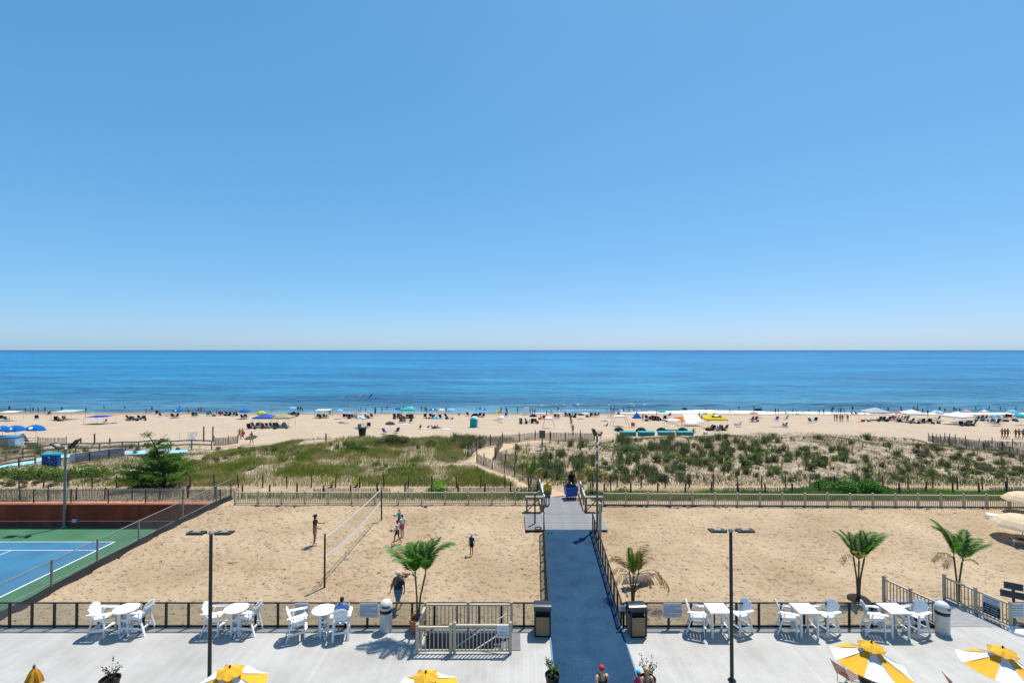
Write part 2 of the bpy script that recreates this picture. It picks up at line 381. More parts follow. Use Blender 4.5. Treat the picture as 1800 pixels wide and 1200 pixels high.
U_, Y_ = np.meshgrid(us, ys); X_ = U_ * (Y_ * 2.2 + 120)
def swell(X, Y):
    a = np.exp(-((Y - 125) / 420.)) * sst(122, 134, Y)
    ph = Y / 13. + 2.2 * fbm(X, Y, 60, 2, 5)
    crest = np.maximum(0, np.sin(ph)) ** 3
    near = (.95 * np.exp(-((Y - 141 - .05 * X + 4 * fbm(X, Y, 30, 2, 8)) / 1.6) ** 2) * sst(-20, 10, X) +
            .55 * np.exp(-((Y - 133.5 + 3 * fbm(X, Y, 30, 2, 8)) / 1.2) ** 2) * sst(-60, -85, X))
    return a * (.42 * crest * fbm(X, Y, 40, 2, 6) * 2 + (fbm(X, Y * 2, 9, 3, 7) - .5) * .5) + near
Z_ = SEAZ + np.where(Y_ < 2500, swell(X_, Y_), 0)
nx = len(us); ii = (np.arange(len(ys) - 1)[:, None] * nx + np.arange(nx - 1)).ravel()
link('sea', np_mesh('sea', np.stack([X_, Y_, Z_], -1).reshape(-1, 3), np.stack([ii, ii + 1, ii + nx + 1, ii + nx], -1), sea_material(), True), kind='structure')

# white water: the lace at the edge and the breaker towards the right
M_FOAM = mat('foam', '#f2f5f6', .8, .04, 2, bump=.05, bscale=4)
xs = np.arange(-150, 150, .45); rows = 13; t = np.linspace(0, 1, rows)
X, T = np.meshgrid(xs, t)
amt = (.28 + .9 * sst(.45, .7, fbm(X, X * 0, 14, 3, 31))) * (1 - .6 * sst(-30, -70, X))
wide = amt * 1.0 + 6.5 * sst(20, 46, X) * (1 - .72 * sst(56, 84, X)) * (.6 + .6 * fbm(X, X * 0, 9, 2, 33))
edge = WL - .6 - .012 * X + 1.1 * (fbm(X, X * 0, 11, 3, 35) - .5)
Y = edge + T * wide + .5 * (fbm(X, T * 5, 1.4, 2, 36) - .5)
Z = np.maximum(H(X, Y), SEAZ + swell(X, Y)) + .03 + np.sin(T * np.pi) * (.03 + .10 * sst(18, 42, X)) * (.3 + fbm(X, Y, .9, 3, 37) * 1.3)
V = np.stack([X, Y, Z], -1).reshape(-1, 3); nx = len(xs)
ii = (np.arange(rows - 1)[:, None] * nx + np.arange(nx - 1)).ravel(); F = np.stack([ii, ii + 1, ii + nx + 1, ii + nx], -1)
fx = V[F].mean(1); keep = fbm(fx[:, 0], fx[:, 1] * 1.6, 1.7, 3, 39) < (.50 + .22 * sst(18, 40, fx[:, 0]) - .1 * sst(0, -60, fx[:, 0]))
link('surf_foam', np_mesh('surf_foam', V, F[keep], M_FOAM, True), label='white surf foam along the edge of the sea', cat='foam', kind='stuff')
# flecks on the outer swell crest
mb = MB(); rr = random.Random(5)
for i in range(60):
    x = rr.uniform(8, 40) if i < 70 else rr.uniform(55, 96); y = 140.4 + .05 * x - 4 * float(fbm(x, 141., 30, 2, 8)) + rr.gauss(0, .7)
    if i < 70 and rr.random() < .5: y -= 7
    z = SEAZ + float(swell(np.array(x), np.array(y))) - .02; s_ = rr.uniform(.05, .17)
    mb.lathe([(s_ * 1.6, 0), (s_ * 1.1, s_ * .35), (.02, s_ * .45)], 6, (x, y, z))
mb.build('wave_crest_foam', M_FOAM, label='white flecks of foam on the outer wave crest', cat='foam', kind='stuff')
# ---------------------------------------------------------------- deck
M_DECK = mat_island('pale_deck_board', ['#a8a6a3', '#abaaa6', '#a6a4a1', '#aeaca9'], .6, 0, .3)
M_CONC = mat('deck_edge', '#8f8d8a', .8, .1, 2)
DE = 20.32                                   # outer edge of the deck
HX0, HX1, HY0, HY1 = -3.46, -.12, 18.68, 19.92   # stair well
deck = link('deck', None, kind='structure')
slab = MB()
for x0, x1, y0, y1 in ((-40, HX0, 4, DE), (HX1, 40, 4, DE), (HX0, HX1, 4, HY0), (HX0, HX1, HY1, DE)):
    slab.box(((x0 + x1) / 2, (y0 + y1) / 2, -.22), (x1 - x0, y1 - y0, .36))
slab.build('deck_slab', M_CONC, deck)
bd = MB(); x = -34.0; bw = .142
while x < 34:
    xm = x + bw / 2; segs = [(5, DE)]
    if HX0 - .02 < xm < HX1 + .02: segs = [(5, HY0 - .01), (HY1 + .01, DE)]
    for a, b_ in segs:
        cut = a + ((xm * 7.3) % 3.6) + 2
        while cut < b_ - 1: bd.box((xm, (a + cut) / 2, -.02), (bw - .0015, cut - a - .002, .04)); a = cut; cut += 4.9
        bd.box((xm, (a + b_) / 2, -.02), (bw - .0015, b_ - a, .04))
    x += bw
_n = M_DECK.node_tree.nodes; _l = M_DECK.node_tree.links; _b = _n['Principled BSDF']; _s = _b.inputs['Base Color'].links[0].from_socket
_t = _n.new('ShaderNodeTexCoord'); _z = _n.new('ShaderNodeTexNoise'); _z.inputs['Scale'].default_value = .45; _z.inputs['Detail'].default_value = 8; _z.inputs['Roughness'].default_value = .65; _l.new(_t.outputs['Object'], _z.inputs['Vector'])
_r = _n.new('ShaderNodeValToRGB'); _r.color_ramp.elements[0].position = .34; _r.color_ramp.elements[0].color = (.84, .83, .81, 1); _r.color_ramp.elements[1].position = .6; _r.color_ramp.elements[1].color = (1.04, 1.04, 1.04, 1); _l.new(_z.outputs['Fac'], _r.inputs[0])
_x = _n.new('ShaderNodeMix'); _x.data_type = 'RGBA'; _x.blend_type = 'MULTIPLY'; _x.inputs[0].default_value = 1; _l.new(_s, _x.inputs[6]); _l.new(_r.outputs[0], _x.inputs[7]); _l.new(_x.outputs[2], _b.inputs['Base Color'])   # scuffs and water marks
bd.build('deck_boards', M_DECK, deck, kind='stuff')
# sunken stair inside the well: treads go down to the left
M_TREAD = mat('grey_stair_tread', '#6d6d70', .7, .15, 3)
st = thing('deck_stair', 'grey stair going down through the deck inside the picket enclosure', 'stair', ((HX0 + HX1) / 2, (HY0 + HY1) / 2, -1.9))
for i in range(10):
    tz = -.19 * (i + 1); tx = HX1 - .16 - .3 * i
    MB().box((tx, (HY0 + HY1) / 2, tz), (.29, HY1 - HY0 - .04, .05)).box((tx + .13, (HY0 + HY1) / 2, tz - .1), (.02, HY1 - HY0 - .04, .15)).build('tread', M_TREAD, st, loc=(-(HX0 + HX1) / 2, -(HY0 + HY1) / 2, 1.9))
MB().box((HX0 - .0, (HY0 + HY1) / 2, -1.2), (.03, HY1 - HY0, 2.3)).box(((HX0 + HX1) / 2, HY1 + .01, -1.2), (HX1 - HX0, .03, 2.3)).box(((HX0 + HX1) / 2, (HY0 + HY1) / 2, -2.3), (HX1 - HX0 + .1, HY1 - HY0, .05)).build('well_wall', M_TREAD, st, loc=(-(HX0 + HX1) / 2, -(HY0 + HY1) / 2, 1.9))
for yy in (HY0 + .07, HY1 - .07):
    MB().tube((HX1 - .1, yy, .78), (HX1 - 2.3, yy, -.62), .024, n=8).build('handrail', M_WHITE, st, loc=(-(HX0 + HX1) / 2, -(HY0 + HY1) / 2, 1.9))
MB().box((.16, 19.3, .012), (.34, 1.15, .02)).build('threshold_plate', M_TREAD, label='grey threshold plate on the deck at the stair entrance', cat='plate')

# ---------------------------------------------------------------- glass railing
def glass_mat():
    m = bpy.data.materials.new('railing_glass'); m.use_nodes = True; n = m.node_tree.nodes; l = m.node_tree.links
    t = n.new('ShaderNodeBsdfTransparent'); t.inputs[0].default_value = (.80, .82, .82, 1)
    g = n.new('ShaderNodeBsdfGlossy'); g.inputs['Roughness'].default_value = .03
    f = n.new('ShaderNodeFresnel'); f.inputs[0].default_value = 1.45
    d = n.new('ShaderNodeBsdfDiffuse'); d.inputs[0].default_value = (.5, .5, .48, 1)
    mx = n.new('ShaderNodeMixShader'); mx.inputs[0].default_value = .05
    l.new(t.outputs[0], mx.inputs[1]); l.new(d.outputs[0], mx.inputs[2])
    gm = n.new('ShaderNodeNewGeometry'); mm = n.new('ShaderNodeMath'); mm.operation = 'SUBTRACT'; mm.use_clamp = True; l.new(f.outputs[0], mm.inputs[0]); l.new(gm.outputs['Backfacing'], mm.inputs[1])
    m2 = n.new('ShaderNodeMixShader'); l.new(mm.outputs[0], m2.inputs[0]); l.new(mx.outputs[0], m2.inputs[1]); l.new(g.outputs[0], m2.inputs[2])
    l.new(m2.outputs[0], n['Material Output'].inputs[0]); return m
M_GLASS = glass_mat()
RY = 20.24
def glass_rail(p0, p1, label, n=None, h=1.03, z0=(0, 0), pane=M_GLASS, bottom=.07, rail=M_BLK):
    p0 = Vector(p0); p1 = Vector(p1); d = p1 - p0; L = d.length
    n = n or max(1, round(L / .937)); a = math.atan2(d.y, d.x); sp = L / n
    o = thing('glass_railing', label, 'railing', p0, a)
    dz = lambda t: (p1.z - p0.z) * t
    hh = d.length
    MB().beam((0, 0, h), (hh, 0, h + dz(1)), .055, .04).build('top_rail', rail, o)
    MB().beam((0, 0, bottom), (hh, 0, bottom + dz(1)), .05, .085).build('bottom_rail', rail, o)
    for i in range(n + 1):
        MB().box((sp * i, 0, h / 2 + dz(i / n)), (.085, .06, h)).build('post', rail, o)
        if i < n and pane:
            a0 = sp * i + .03; a1 = sp * (i + 1) - .03; z0_, z1_ = dz(i / n), dz((i + 1) / n)
            MB().add([(a0, -.004, bottom + z0_), (a1, -.004, bottom + z1_), (a1, -.004, h + z1_), (a0, -.004, h + z0_), (a0, .004, bottom + z0_), (a1, .004, bottom + z1_), (a1, .004, h + z1_), (a0, .004, h + z0_)],
                     [(0, 1, 2, 3), (7, 6, 5, 4), (0, 4, 5, 1), (2, 6, 7, 3)]).build('glass_pane', pane, o)
    return o
glass_rail((-23.6, RY, 0), (1.42, RY, 0), 'long dark framed glass railing along the deck edge left of the blue walkway')
glass_rail((4.62, RY, 0), (17.72, RY, 0), 'dark framed glass railing along the deck edge right of the blue walkway')
glass_rail((20.75, RY, 0), (24.5, RY, 0), 'short glass railing at the right edge past the wooden ramp')
RE = hit(957, 932); RZ = RE.z + .16
WLx0, WRx0 = 1.58, 4.50; WLx1 = at(957, 932, 30.3).x; WRx1 = at(1039.5, 932, 30.3).x; WY1 = 30.3
glass_rail((WLx0 - .05, 20.4, 0), (WLx1 - .05, WY1 - .1, RZ), 'dark mesh railing on the left side of the blue walkway', n=11, pane=None)
glass_rail((WRx0 + .06, 20.4, 0), (WRx1 + .06, WY1 - .1, RZ), 'dark mesh railing on the right side of the blue walkway', n=11, pane=None)
# woven mesh infill of the two walkway railings
M_MESH = mat('dark_mesh', '#3b3f42', .6)
def mesh_mat():
    m = bpy.data.materials.new('railing_mesh'); m.use_nodes = True; n = m.node_tree.nodes; l = m.node_tree.links
    t = n.new('ShaderNodeBsdfTransparent'); d = n['Principled BSDF']; d.inputs['Base Color'].default_value = (*hexc('#4a4d4e'), 1); d.inputs['Roughness'].default_value = .7
    mx = n.new('ShaderNodeMixShader'); mx.inputs[0].default_value = .55; l.new(t.outputs[0], mx.inputs[1]); l.new(d.outputs[0], mx.inputs[2]); l.new(mx.outputs[0], n['Material Output'].inputs[0]); return m
M_SCRN = mesh_mat()
for o in [o for o in COL.objects if o.name.startswith('glass_railing') and 'mesh' in o.get('label', '')]:
    o.name = 'mesh_railing'
    L = (Vector((WLx1, WY1 - .1, RZ)) - Vector((WLx0, 20.4, 0))).length
    for i in range(11):
        a0, a1 = L * i / 11 + .03, L * (i + 1) / 11 - .03; z0_, z1_ = RZ * i / 11, RZ * (i + 1) / 11
        MB().add([(a0, 0, .12 + z0_), (a1, 0, .12 + z1_), (a1, 0, 1.01 + z1_), (a0, 0, 1.01 + z0_)], [(0, 1, 2, 3)]).build('mesh_panel', M_SCRN, o)

# ---------------------------------------------------------------- blue walkway mat and wooden platform
def mat_blue():
    m = mat('blue_rubber_mat', '#203f5a', .85, .22, .9, bump=.004, bscale=60, spec=.12)
    n = m.node_tree.nodes; l = m.node_tree.links; b = n['Principled BSDF']; src = b.inputs['Base Color'].links[0].from_socket
    tc = n.new('ShaderNodeTexCoord'); z = n.new('ShaderNodeTexNoise'); z.inputs['Scale'].default_value = 11; z.inputs['Detail'].default_value = 5; z.inputs['Roughness'].default_value = .7; l.new(tc.outputs['Object'], z.inputs['Vector'])
    r = n.new('ShaderNodeMapRange'); r.inputs[1].default_value = .58; r.inputs[2].default_value = .8; r.inputs[4].default_value = .4; l.new(z.outputs['Fac'], r.inputs[0])
    x = n.new('ShaderNodeMix'); x.data_type = 'RGBA'; x.inputs[7].default_value = (*hexc('#7f8a90'), 1); l.new(r.outputs[0], x.inputs[0]); l.new(src, x.inputs[6]); l.new(x.outputs[2], b.inputs['Base Color'])   # sand trodden onto the mat
    return m
M_MAT = mat_blue()
wk = MB()
def quadstrip(mb, left, right, mi=0, th=.015):
    n = len(left); vs = []
    for a, b_ in zip(left, right): vs += [a, b_, (a[0], a[1], a[2] - th), (b_[0], b_[1], b_[2] - th)]
    fs = []
    for i in range(n - 1):
        k = i * 4; j = k + 4; fs += [(k, k + 1, j + 1, j), (k + 2, j + 2, j + 3, k + 3), (k, j, j + 2, k + 2), (k + 1, k + 3, j + 3, j + 1)]
    fs += [(0, 2, 3, 1), (n * 4 - 4, n * 4 - 3, n * 4 - 1, n * 4 - 2)]
    mb.add(vs, fs, mi)
lf = [(1.34, 10, .016), (1.58, DE, .018), (WLx1, WY1, RZ + .016)]; rt = [(4.10, 10, .016), (4.50, DE, .018), (WRx1, WY1, RZ + .016)]
quadstrip(wk, lf, rt)
wk.build('blue_walkway', M_MAT, kind='structure')
ed = MB()
for P, sx in ((lf, -1), (rt, 1)):
    for a, b_ in zip(P, P[1:]): ed.beam((a[0] + sx * .03, a[1], a[2] + .004), (b_[0] + sx * .03, b_[1], b_[2] + .004), .05, .03)
ed.build('walkway_edging', mat('edging_blue_grey', '#5f7f9c', .6), label='pale blue edging strips along both sides of the blue walkway', cat='edging')
sb = MB(); quadstrip(sb, [(1.55, DE + .02, -.01), (WLx1 + .03, WY1, RZ - .02)], [(4.42, DE + .02, -.01), (WRx1 - .03, WY1, RZ - .02)], th=.25)
sb.build('walkway_base', M_CONC, kind='structure')

PFL, PFR = at(924, 932, WY1).x, at(1069, 936, WY1).x
M_PLANK = mat('grey_plank', '#7e7e80', .85, .42, .7, bump=.003, bscale=30, stretch=(1, 9, 1))
plat = link('wooden_platform', None, kind='structure')
pb = 0.19; yy = WY1 + .01; me_cache = {}
BKY = 36.9
nin = 0
while yy < BKY:
    wide = yy < 33.15
    xa, xb = (PFL, PFR) if wide else (at(957, 900, 33.5).x, at(1027, 900, 33.5).x)
    if not wide: f = (yy - 33.15) / 3.7; xa += .05 * f; xb -= .1 * f
    zz = RZ + (0 if wide else .012)
    MB().box((0, 0, 0), (xb - xa, pb - .012, .05)).build('plank', M_PLANK, plat, loc=((xa + xb) / 2, yy + pb / 2, zz - .02 + (nin * 37 % 5 - 2) * .0015))
    yy += pb; nin += 1
MB().box(((PFL + PFR) / 2, 31.75, RZ - .2), (PFR - PFL - .1, 2.75, .28)).box((3.35, 35.1, RZ - .2), (2.3, 3.7, .28)).build('joist', M_POST, plat)

# benches / barriers at the fence gap, with long tilted side boards
M_GREYW = mat('grey_painted_wood', '#807a70', .75, .2, 2, stretch=(6, 1, 1))
M_PALEW = mat('pale_blue_wood', '#b9c9d6', .7, .1, 2)
BNY = 34.2
def bench(pxa, pxb, label):
    a = at(pxa, 872, BNY); b_ = at(pxb, 872, BNY); L = b_.x - a.x; g = gz((a.x + b_.x) / 2, BNY); h = a.z - g
    o = thing('wooden_bench_rail', label, 'bench', ((a.x + b_.x) / 2, BNY, g), 0, 'benches either side of the walkway end')
    MB().box((0, 0, h - .05), (L, .42, .1)).build('top_board', M_GREYW, o)
    for sx in (-1, 1):
        for sy in (-.15, .15): MB().box((sx * (L / 2 - .1), sy, (h - .1) / 2), (.1, .09, h - .1)).build('leg', M_GREYW, o)
    MB().box((0, -.16, h * .45), (L - .1, .05, .1)).build('lower_rail', M_GREYW, o)
    MB().beam((-L / 2 + .15, 0, .05), (L / 2 - .3, 0, h - .12), .06, .06).build('brace', M_GREYW, o)
bench(923.5, 955, 'grey wooden bench rail left of the yellow jacketed person'); bench(1027.5, 1059, 'grey wooden bench rail right of the blue refuse cart')
for (p0, p1), lb in ((((957, 874, 34.3), (948.5, 843, 38.6)), 'tilted pale blue side rail left of the path to the dunes'), (((1029, 876, 34.3), (1020, 847, 38.6)), 'tilted pale blue side rail right of the path to the dunes')):
    A = at(*p0); B = at(*p1); o = thing('side_rail', lb, 'rail', (A.x, A.y, gz(A.x, A.y)))
    MB().beam((0, 0, A.z - o.location.z), B - o.location, .09, .16).build('handrail_board', M_PALEW, o)
    for t in (.02, .34, .67, .98):
        P = A.lerp(B, t) - o.location; g = gz(*(A.lerp(B, t).xy)) - o.location.z - .05
        MB().box((P.x, P.y, (P.z + g) / 2), (.09, .09, max(.1, P.z - g - .06))).build('post', M_GREYW, o)

# ---------------------------------------------------------------- picket fences in tan vinyl
def picket_rail(p0, p1, label, name='picket_railing', n_post=1, h=1.0, gap=.118, single=True, cat='fence', group=None, z1=None, posts=(True, True), post_w=.1, skip=None):
    p0 = Vector(p0); p1 = Vector(p1); d = p1 - p0; a = math.atan2(d.y, d.x); L = d.xy.length; dz = d.z
    o = thing(name, label, cat, p0, a, group)
    Z = lambda t: dz * t / L
    for zz, w_, nm in ((h - .03, .09, 'top_rail'), (.12, .05, 'bottom_rail')):
        MB().beam((0, 0, zz), (L, 0, zz + dz), w_, .06).build(nm, M_TAN, o)
    sp = L / n_post
    pm = MB().box((0, 0, (h + .06) / 2), (post_w, post_w, h + .06)).mesh('post', M_TAN)
    cm = MB().lathe([(post_w * .8, 0), (post_w * .8, .025), (.02, .06)], 4, M=Matrix.Rotation(R(45), 3, 'Z')).mesh('post_cap', M_TAN)
    for i in range(n_post + 1):
        if (i == 0 and not posts[0]) or (i == n_post and not posts[1]): continue
        po = link('post', pm, o, (sp * i, 0, Z(sp * i))); link('post_cap', cm, po, (0, 0, h + .06))
    k = max(1, int(sp / gap)); tot = MB(); pk = MB().box((0, 0, (h + .05) / 2), (.036, .024, h - .18)).mesh('picket', M_TAN)
    for i in range(n_post):
        for j in range(1, k):
            x = sp * i + sp * j / k
            if single: link('picket', pk, o, (x, 0, Z(x)))
            else: tot.box((x, 0, (h + .05) / 2 + Z(x)), (.036, .024, h - .18))
    if not single: tot.build('pickets', M_TAN, o, kind='stuff')
    return o
# stair enclosure
fy, by = 18.55, 20.06
ga = picket_rail((-3.60, fy, 0), (-2.33, fy, 0), 'left front panel of the tan picket stair enclosure with its corner post', n_post=1, h=1.02, gap=.155)
gb = picket_rail((-2.18, fy, 0), (-.06, fy, 0), 'tan picket gate at the front of the stair enclosure', name='picket_gate', n_post=1, h=1.09, gap=.14, cat='gate')
ga.name = 'picket_railing'
gb.scale = (1, 1, 1)
picket_rail((-3.60, fy + .08, 0), (-3.56, by - .06, 0), 'left side panel of the tan picket stair enclosure beside the potted palm', h=1.02, posts=(False, False), gap=.15)
picket_rail((-3.56, by, .0), (-.02, by, .0), 'rear panel of the tan picket stair enclosure against the glass railing', n_post=2, h=1.08, gap=.155)

# right wooden ramp and its two railings
R0, R1 = onz(1653, 1103, 0), onz(1554, 1055, -.02); S0, S1 = onz(1777, 1104, 0), onz(1660, 1052, -.02)
picket_rail(R0, R1, 'tan picket railing on the left side of the wooden side ramp', n_post=2, h=1.02, gap=.13)
picket_rail(S0, S1, 'tan picket railing on the right side of the wooden side ramp', n_post=2, h=1.02, gap=.13)
rp = link('wooden_side_ramp', None, kind='structure'); n = 20
M_RPL = mat('grey_ramp_board', '#8b8d91', .75, .18, 2, stretch=(1, 8, 1))
for i in range(n):
    t0, t1 = i / n, (i + .94) / n; A0, A1, B0, B1 = R0.lerp(R1, t0), R0.lerp(R1, t1), S0.lerp(S1, t0), S0.lerp(S1, t1)
    b_ = MB(); quadstrip(b_, [(A0.x, A0.y + .1, A0.z + .012), (A1.x, A1.y + .1, A1.z + .012)], [(B0.x, B0.y + .1, B0.z + .012), (B1.x, B1.y + .1, B1.z + .012)], th=.035)
    b_.build('ramp_board', M_RPL, rp)
b_ = MB(); quadstrip(b_, [(R0.x, DE + .02, -.04), (R1.x, R1.y + .1, -.04)], [(S0.x, DE + .02, -.04), (S1.x, S1.y + .1, -.04)], th=.2); b_.build('ramp_joist', M_POST, rp)

# long tan fence between the play sand and the dune
FL0, FL1 = hit(413, 886), hit(947, 886.5)
def long_fence(P0, P1, npst, label):
    prev = None
    z0, z1 = gz(P0.x, P0.y) - .03, gz(P1.x, P1.y) - .03
    return picket_rail((P0.x, P0.y, z0), (P1.x, P1.y, z1), label, name='picket_fence', n_post=npst, h=.93, gap=.13, single=False)
long_fence(FL0, FL1, 13, 'long low tan picket fence behind the volleyball sand')
FR0, FR1 = hit(1061, 888), hit(1815, 892.5)
lf_ = long_fence(FR0, FR1, 19, 'long low tan picket fence behind the empty sand on the right')
MB().beam((0, -.02, .03), ((FR1 - FR0).xy.length, -.02, .03), .06, .1).build('kick_board', M_POST, lf_)

# ---------------------------------------------------------------- tennis court
CZ = -1.38; FX = lambda y: -22.38 + .06 * (y - 21.5)
M_GREEN = mat('court_green', '#3a684c', .85, .16, .7); M_BLUE = mat('court_blue', '#326b8c', .85, .13, .6); M_LINE = mat('court_line_white', '#dfe6ea', .7)
MB().box((-46, 24, CZ - .1), (49.5, 23.6, .2)).build('tennis_court', M_GREEN, kind='structure')
BX = -26.7; BY1 = 32.75; BY0 = BY1 - 10.97
MB().box(((BX - 23.77 + BX) / 2, (BY0 + BY1) / 2, CZ + .004), (23.77, 10.97, .004)).build('court_playing_surface', M_BLUE, kind='structure')
def line(name, x0, x1, y0, y1, lb): MB().box(((x0 + x1) / 2, (y0 + y1) / 2, CZ + .009), (x1 - x0, y1 - y0, .003)).build(name, M_LINE, cr_lines)
cr_lines = link('court_lines', None, kind='structure')
line('sideline', BX - 23.77, BX, BY1 - .05, BY1, ''); line('sideline', BX - 23.77, BX, BY1 - 1.42, BY1 - 1.37, '')
line('baseline', BX - .05, BX + .05, BY0, BY1, ''); line('service_line', BX - 5.54, BX - 5.49, BY0 + 1.37, BY1 - 1.42, '')
line('sideline', BX - 23.77, BX, BY0, BY0 + .05, ''); line('sideline', BX - 23.77, BX, BY0 + 1.37, BY0 + 1.42, '')
# red retaining wall at the back and the concrete lip under the sand bank
M_RED = mat('red_painted_concrete', '#a83c22', .85, .35, 1.3, stretch=(1, 1, .25)); M_COPE = mat('red_coping', '#b0523f', .85, .15, 1)
rw = thing('retaining_wall', 'dark red concrete wall at the back of the tennis court', 'wall', (-46, 35.75, CZ))
for i in range(9):
    MB().box((0, 0, .76), (5.28, .26, 1.52)).build('wall_panel', M_RED, rw, loc=(21.3 - 5.3 * i, 0, 0))
MB().box((0, 0, 1.56), (48, .34, .09)).build('coping', M_COPE, rw)
MB().tube((-24, -.16, .38), (24, -.16, .38), .022, n=6).build('conduit', M_SIGN, rw)
MB().box((at(132, 913, 35.6).x + 46, -.18, .42), (.3, .12, .24)).build('junction_box', M_SIGN, rw)
MB().beam((FX(20.4) - .06, 20.4, CZ / 2 - .12), (FX(35.6) - .06, 35.6, CZ / 2 - .02), .14, -CZ + .02).build('court_side_wall', mat('dark_concrete', '#4b4a46', .9, .2, 1), label='low concrete wall under the court side fence', cat='wall')
# loose black windscreen cloth along the foot of the side fence
cl = MB(); N = 60; top = []; bot = []
for i in range(N + 1):
    y = 20.36 + 16.6 * i / N; FXC = FX(y); g = gz(FXC + .2, y); w = .5 + .5 * float(fbm(y, 0., 1.7, 2, 91))
    top.append((FXC + .03 + .04 * math.sin(y * 2.3), y, g + .10 + .26 * w)); bot.append((FXC + .14 + .12 * w + .06 * math.sin(y * 3.1), y, g + .01))
mid = [((a[0] + b_[0]) / 2 + .03 + .05 * math.sin(i * 1.7), a[1], (a[2] + b_[2]) / 2 - .05) for i, (a, b_) in enumerate(zip(top, bot))]
vs = top + mid + bot; n = N + 1
cl.add(vs, [(r * n + i, r * n + i + 1, (r + 1) * n + i + 1, (r + 1) * n + i) for r in range(2) for i in range(N)])
cl.build('windscreen_cloth', mat('black_cloth', '#17191b', .85), smooth=60, label='loose black cloth slumped along the foot of the court side fence', cat='cloth')
# chain-link fences: posts, rails, woven wire
def chain_link(p0, p1, label, posts, h, wire=.085, z_low=-1.0, rails=(1.0,), pm=M_GALV, pr=.05):
    p0 = Vector(p0); p1 = Vector(p1); d = p1 - p0; a = math.atan2(d.y, d.x); L = d.xy.length
    o = thing('chain_link_fence', label, 'fence', p0, a)
    for t in posts: MB().tube((L * t, 0, z_low), (L * t, 0, h + .06 + d.z * t), pr, n=8).build('post', pm, o, smooth=40)
    for f in rails: MB().tube((0, 0, h * f), (L, 0, h * f + d.z), .025, n=6).build('rail', M_GALV, o)
    w = MB(); s_ = wire * 1.414; x = -h
    while x < L + h:
        for sg in (1, -1):
            xa, xb = (x, x + h) if sg > 0 else (x + h, x); za, zb = z_low * .0 + .02, h
            pa, pb_ = [xa, za], [xb, zb]
            for P, Q in ((pa, pb_), (pb_, pa)):
                for lim in (0, L):
                    if (lim == 0 and P[0] < 0) or (lim == L and P[0] > L):
                        t = (lim - P[0]) / (Q[0] - P[0]) if Q[0] != P[0] else 0; P[1] += (Q[1] - P[1]) * t; P[0] = lim
            if abs(pa[0] - pb_[0]) > .02:
                w.path([(pa[0], .004 * sg, pa[1] + d.z * pa[0] / L), (pb_[0], .004 * sg, pb_[1] + d.z * pb_[0] / L)], .0035, 3, caps=False)
        x += s_
    w.build('woven_wire', M_GALV, o, kind='stuff'); return o
g0, g1 = gz(-22, 20.5), gz(-21, 37)
chain_link((FX(20.5), 20.5, g0), (FX(37.1), 37.1, g1), 'chain-link fence running down the side of the tennis court', [.0, .185, .33, .49, .70, .90, 1.0], 1.48, z_low=-.6, rails=(1.0, .28))
o = chain_link((-60, 35.85, .2), (FX(35.9), 35.85, .2), 'chain-link fence standing on the red wall behind the court', [i / 14 for i in range(15)], 1.0, z_low=-.05, pm=M_DARK, pr=.035)

# the sandy path that winds through the dune
PP = []
for (ax, ay), (bx, by_) in zip(PATHXY, PATHXY[1:]):
    k = max(2, int(math.hypot(bx - ax, by_ - ay) / .5)); PP += [(ax + (bx - ax) * i / k, ay + (by_ - ay) * i / k) for i in range(k)]
PP = [tuple(np.mean(PP[max(0, i - 3):i + 4], axis=0)) for i in range(len(PP))]; vs = []; K = 9
for i, (x, y) in enumerate(PP):
    dx, dy = PP[min(i + 1, len(PP) - 1)][0] - PP[max(i - 1, 0)][0], PP[min(i + 1, len(PP) - 1)][1] - PP[max(i - 1, 0)][1]; L = math.hypot(dx, dy); nx_, ny_ = -dy / L, dx / L
    for j in range(K):
        u = (j / (K - 1) - .5) * (2.3 + .35 * math.sin(i * .8)); X, Y = x + nx_ * u, y + ny_ * u; vs.append((X, Y, gz(X, Y) + (.05 if 0 < j < K - 1 else -.03)))
MB().add(vs, [(i * K + j, i * K + j + 1, (i + 1) * K + j + 1, (i + 1) * K + j) for i in range(len(PP) - 1) for j in range(K - 1)]).build('dune_path', mat('path_sand', '#b5a086', .95, .08, 1.2, bump=.02, bscale=5, spec=.1), smooth=60, kind='structure')
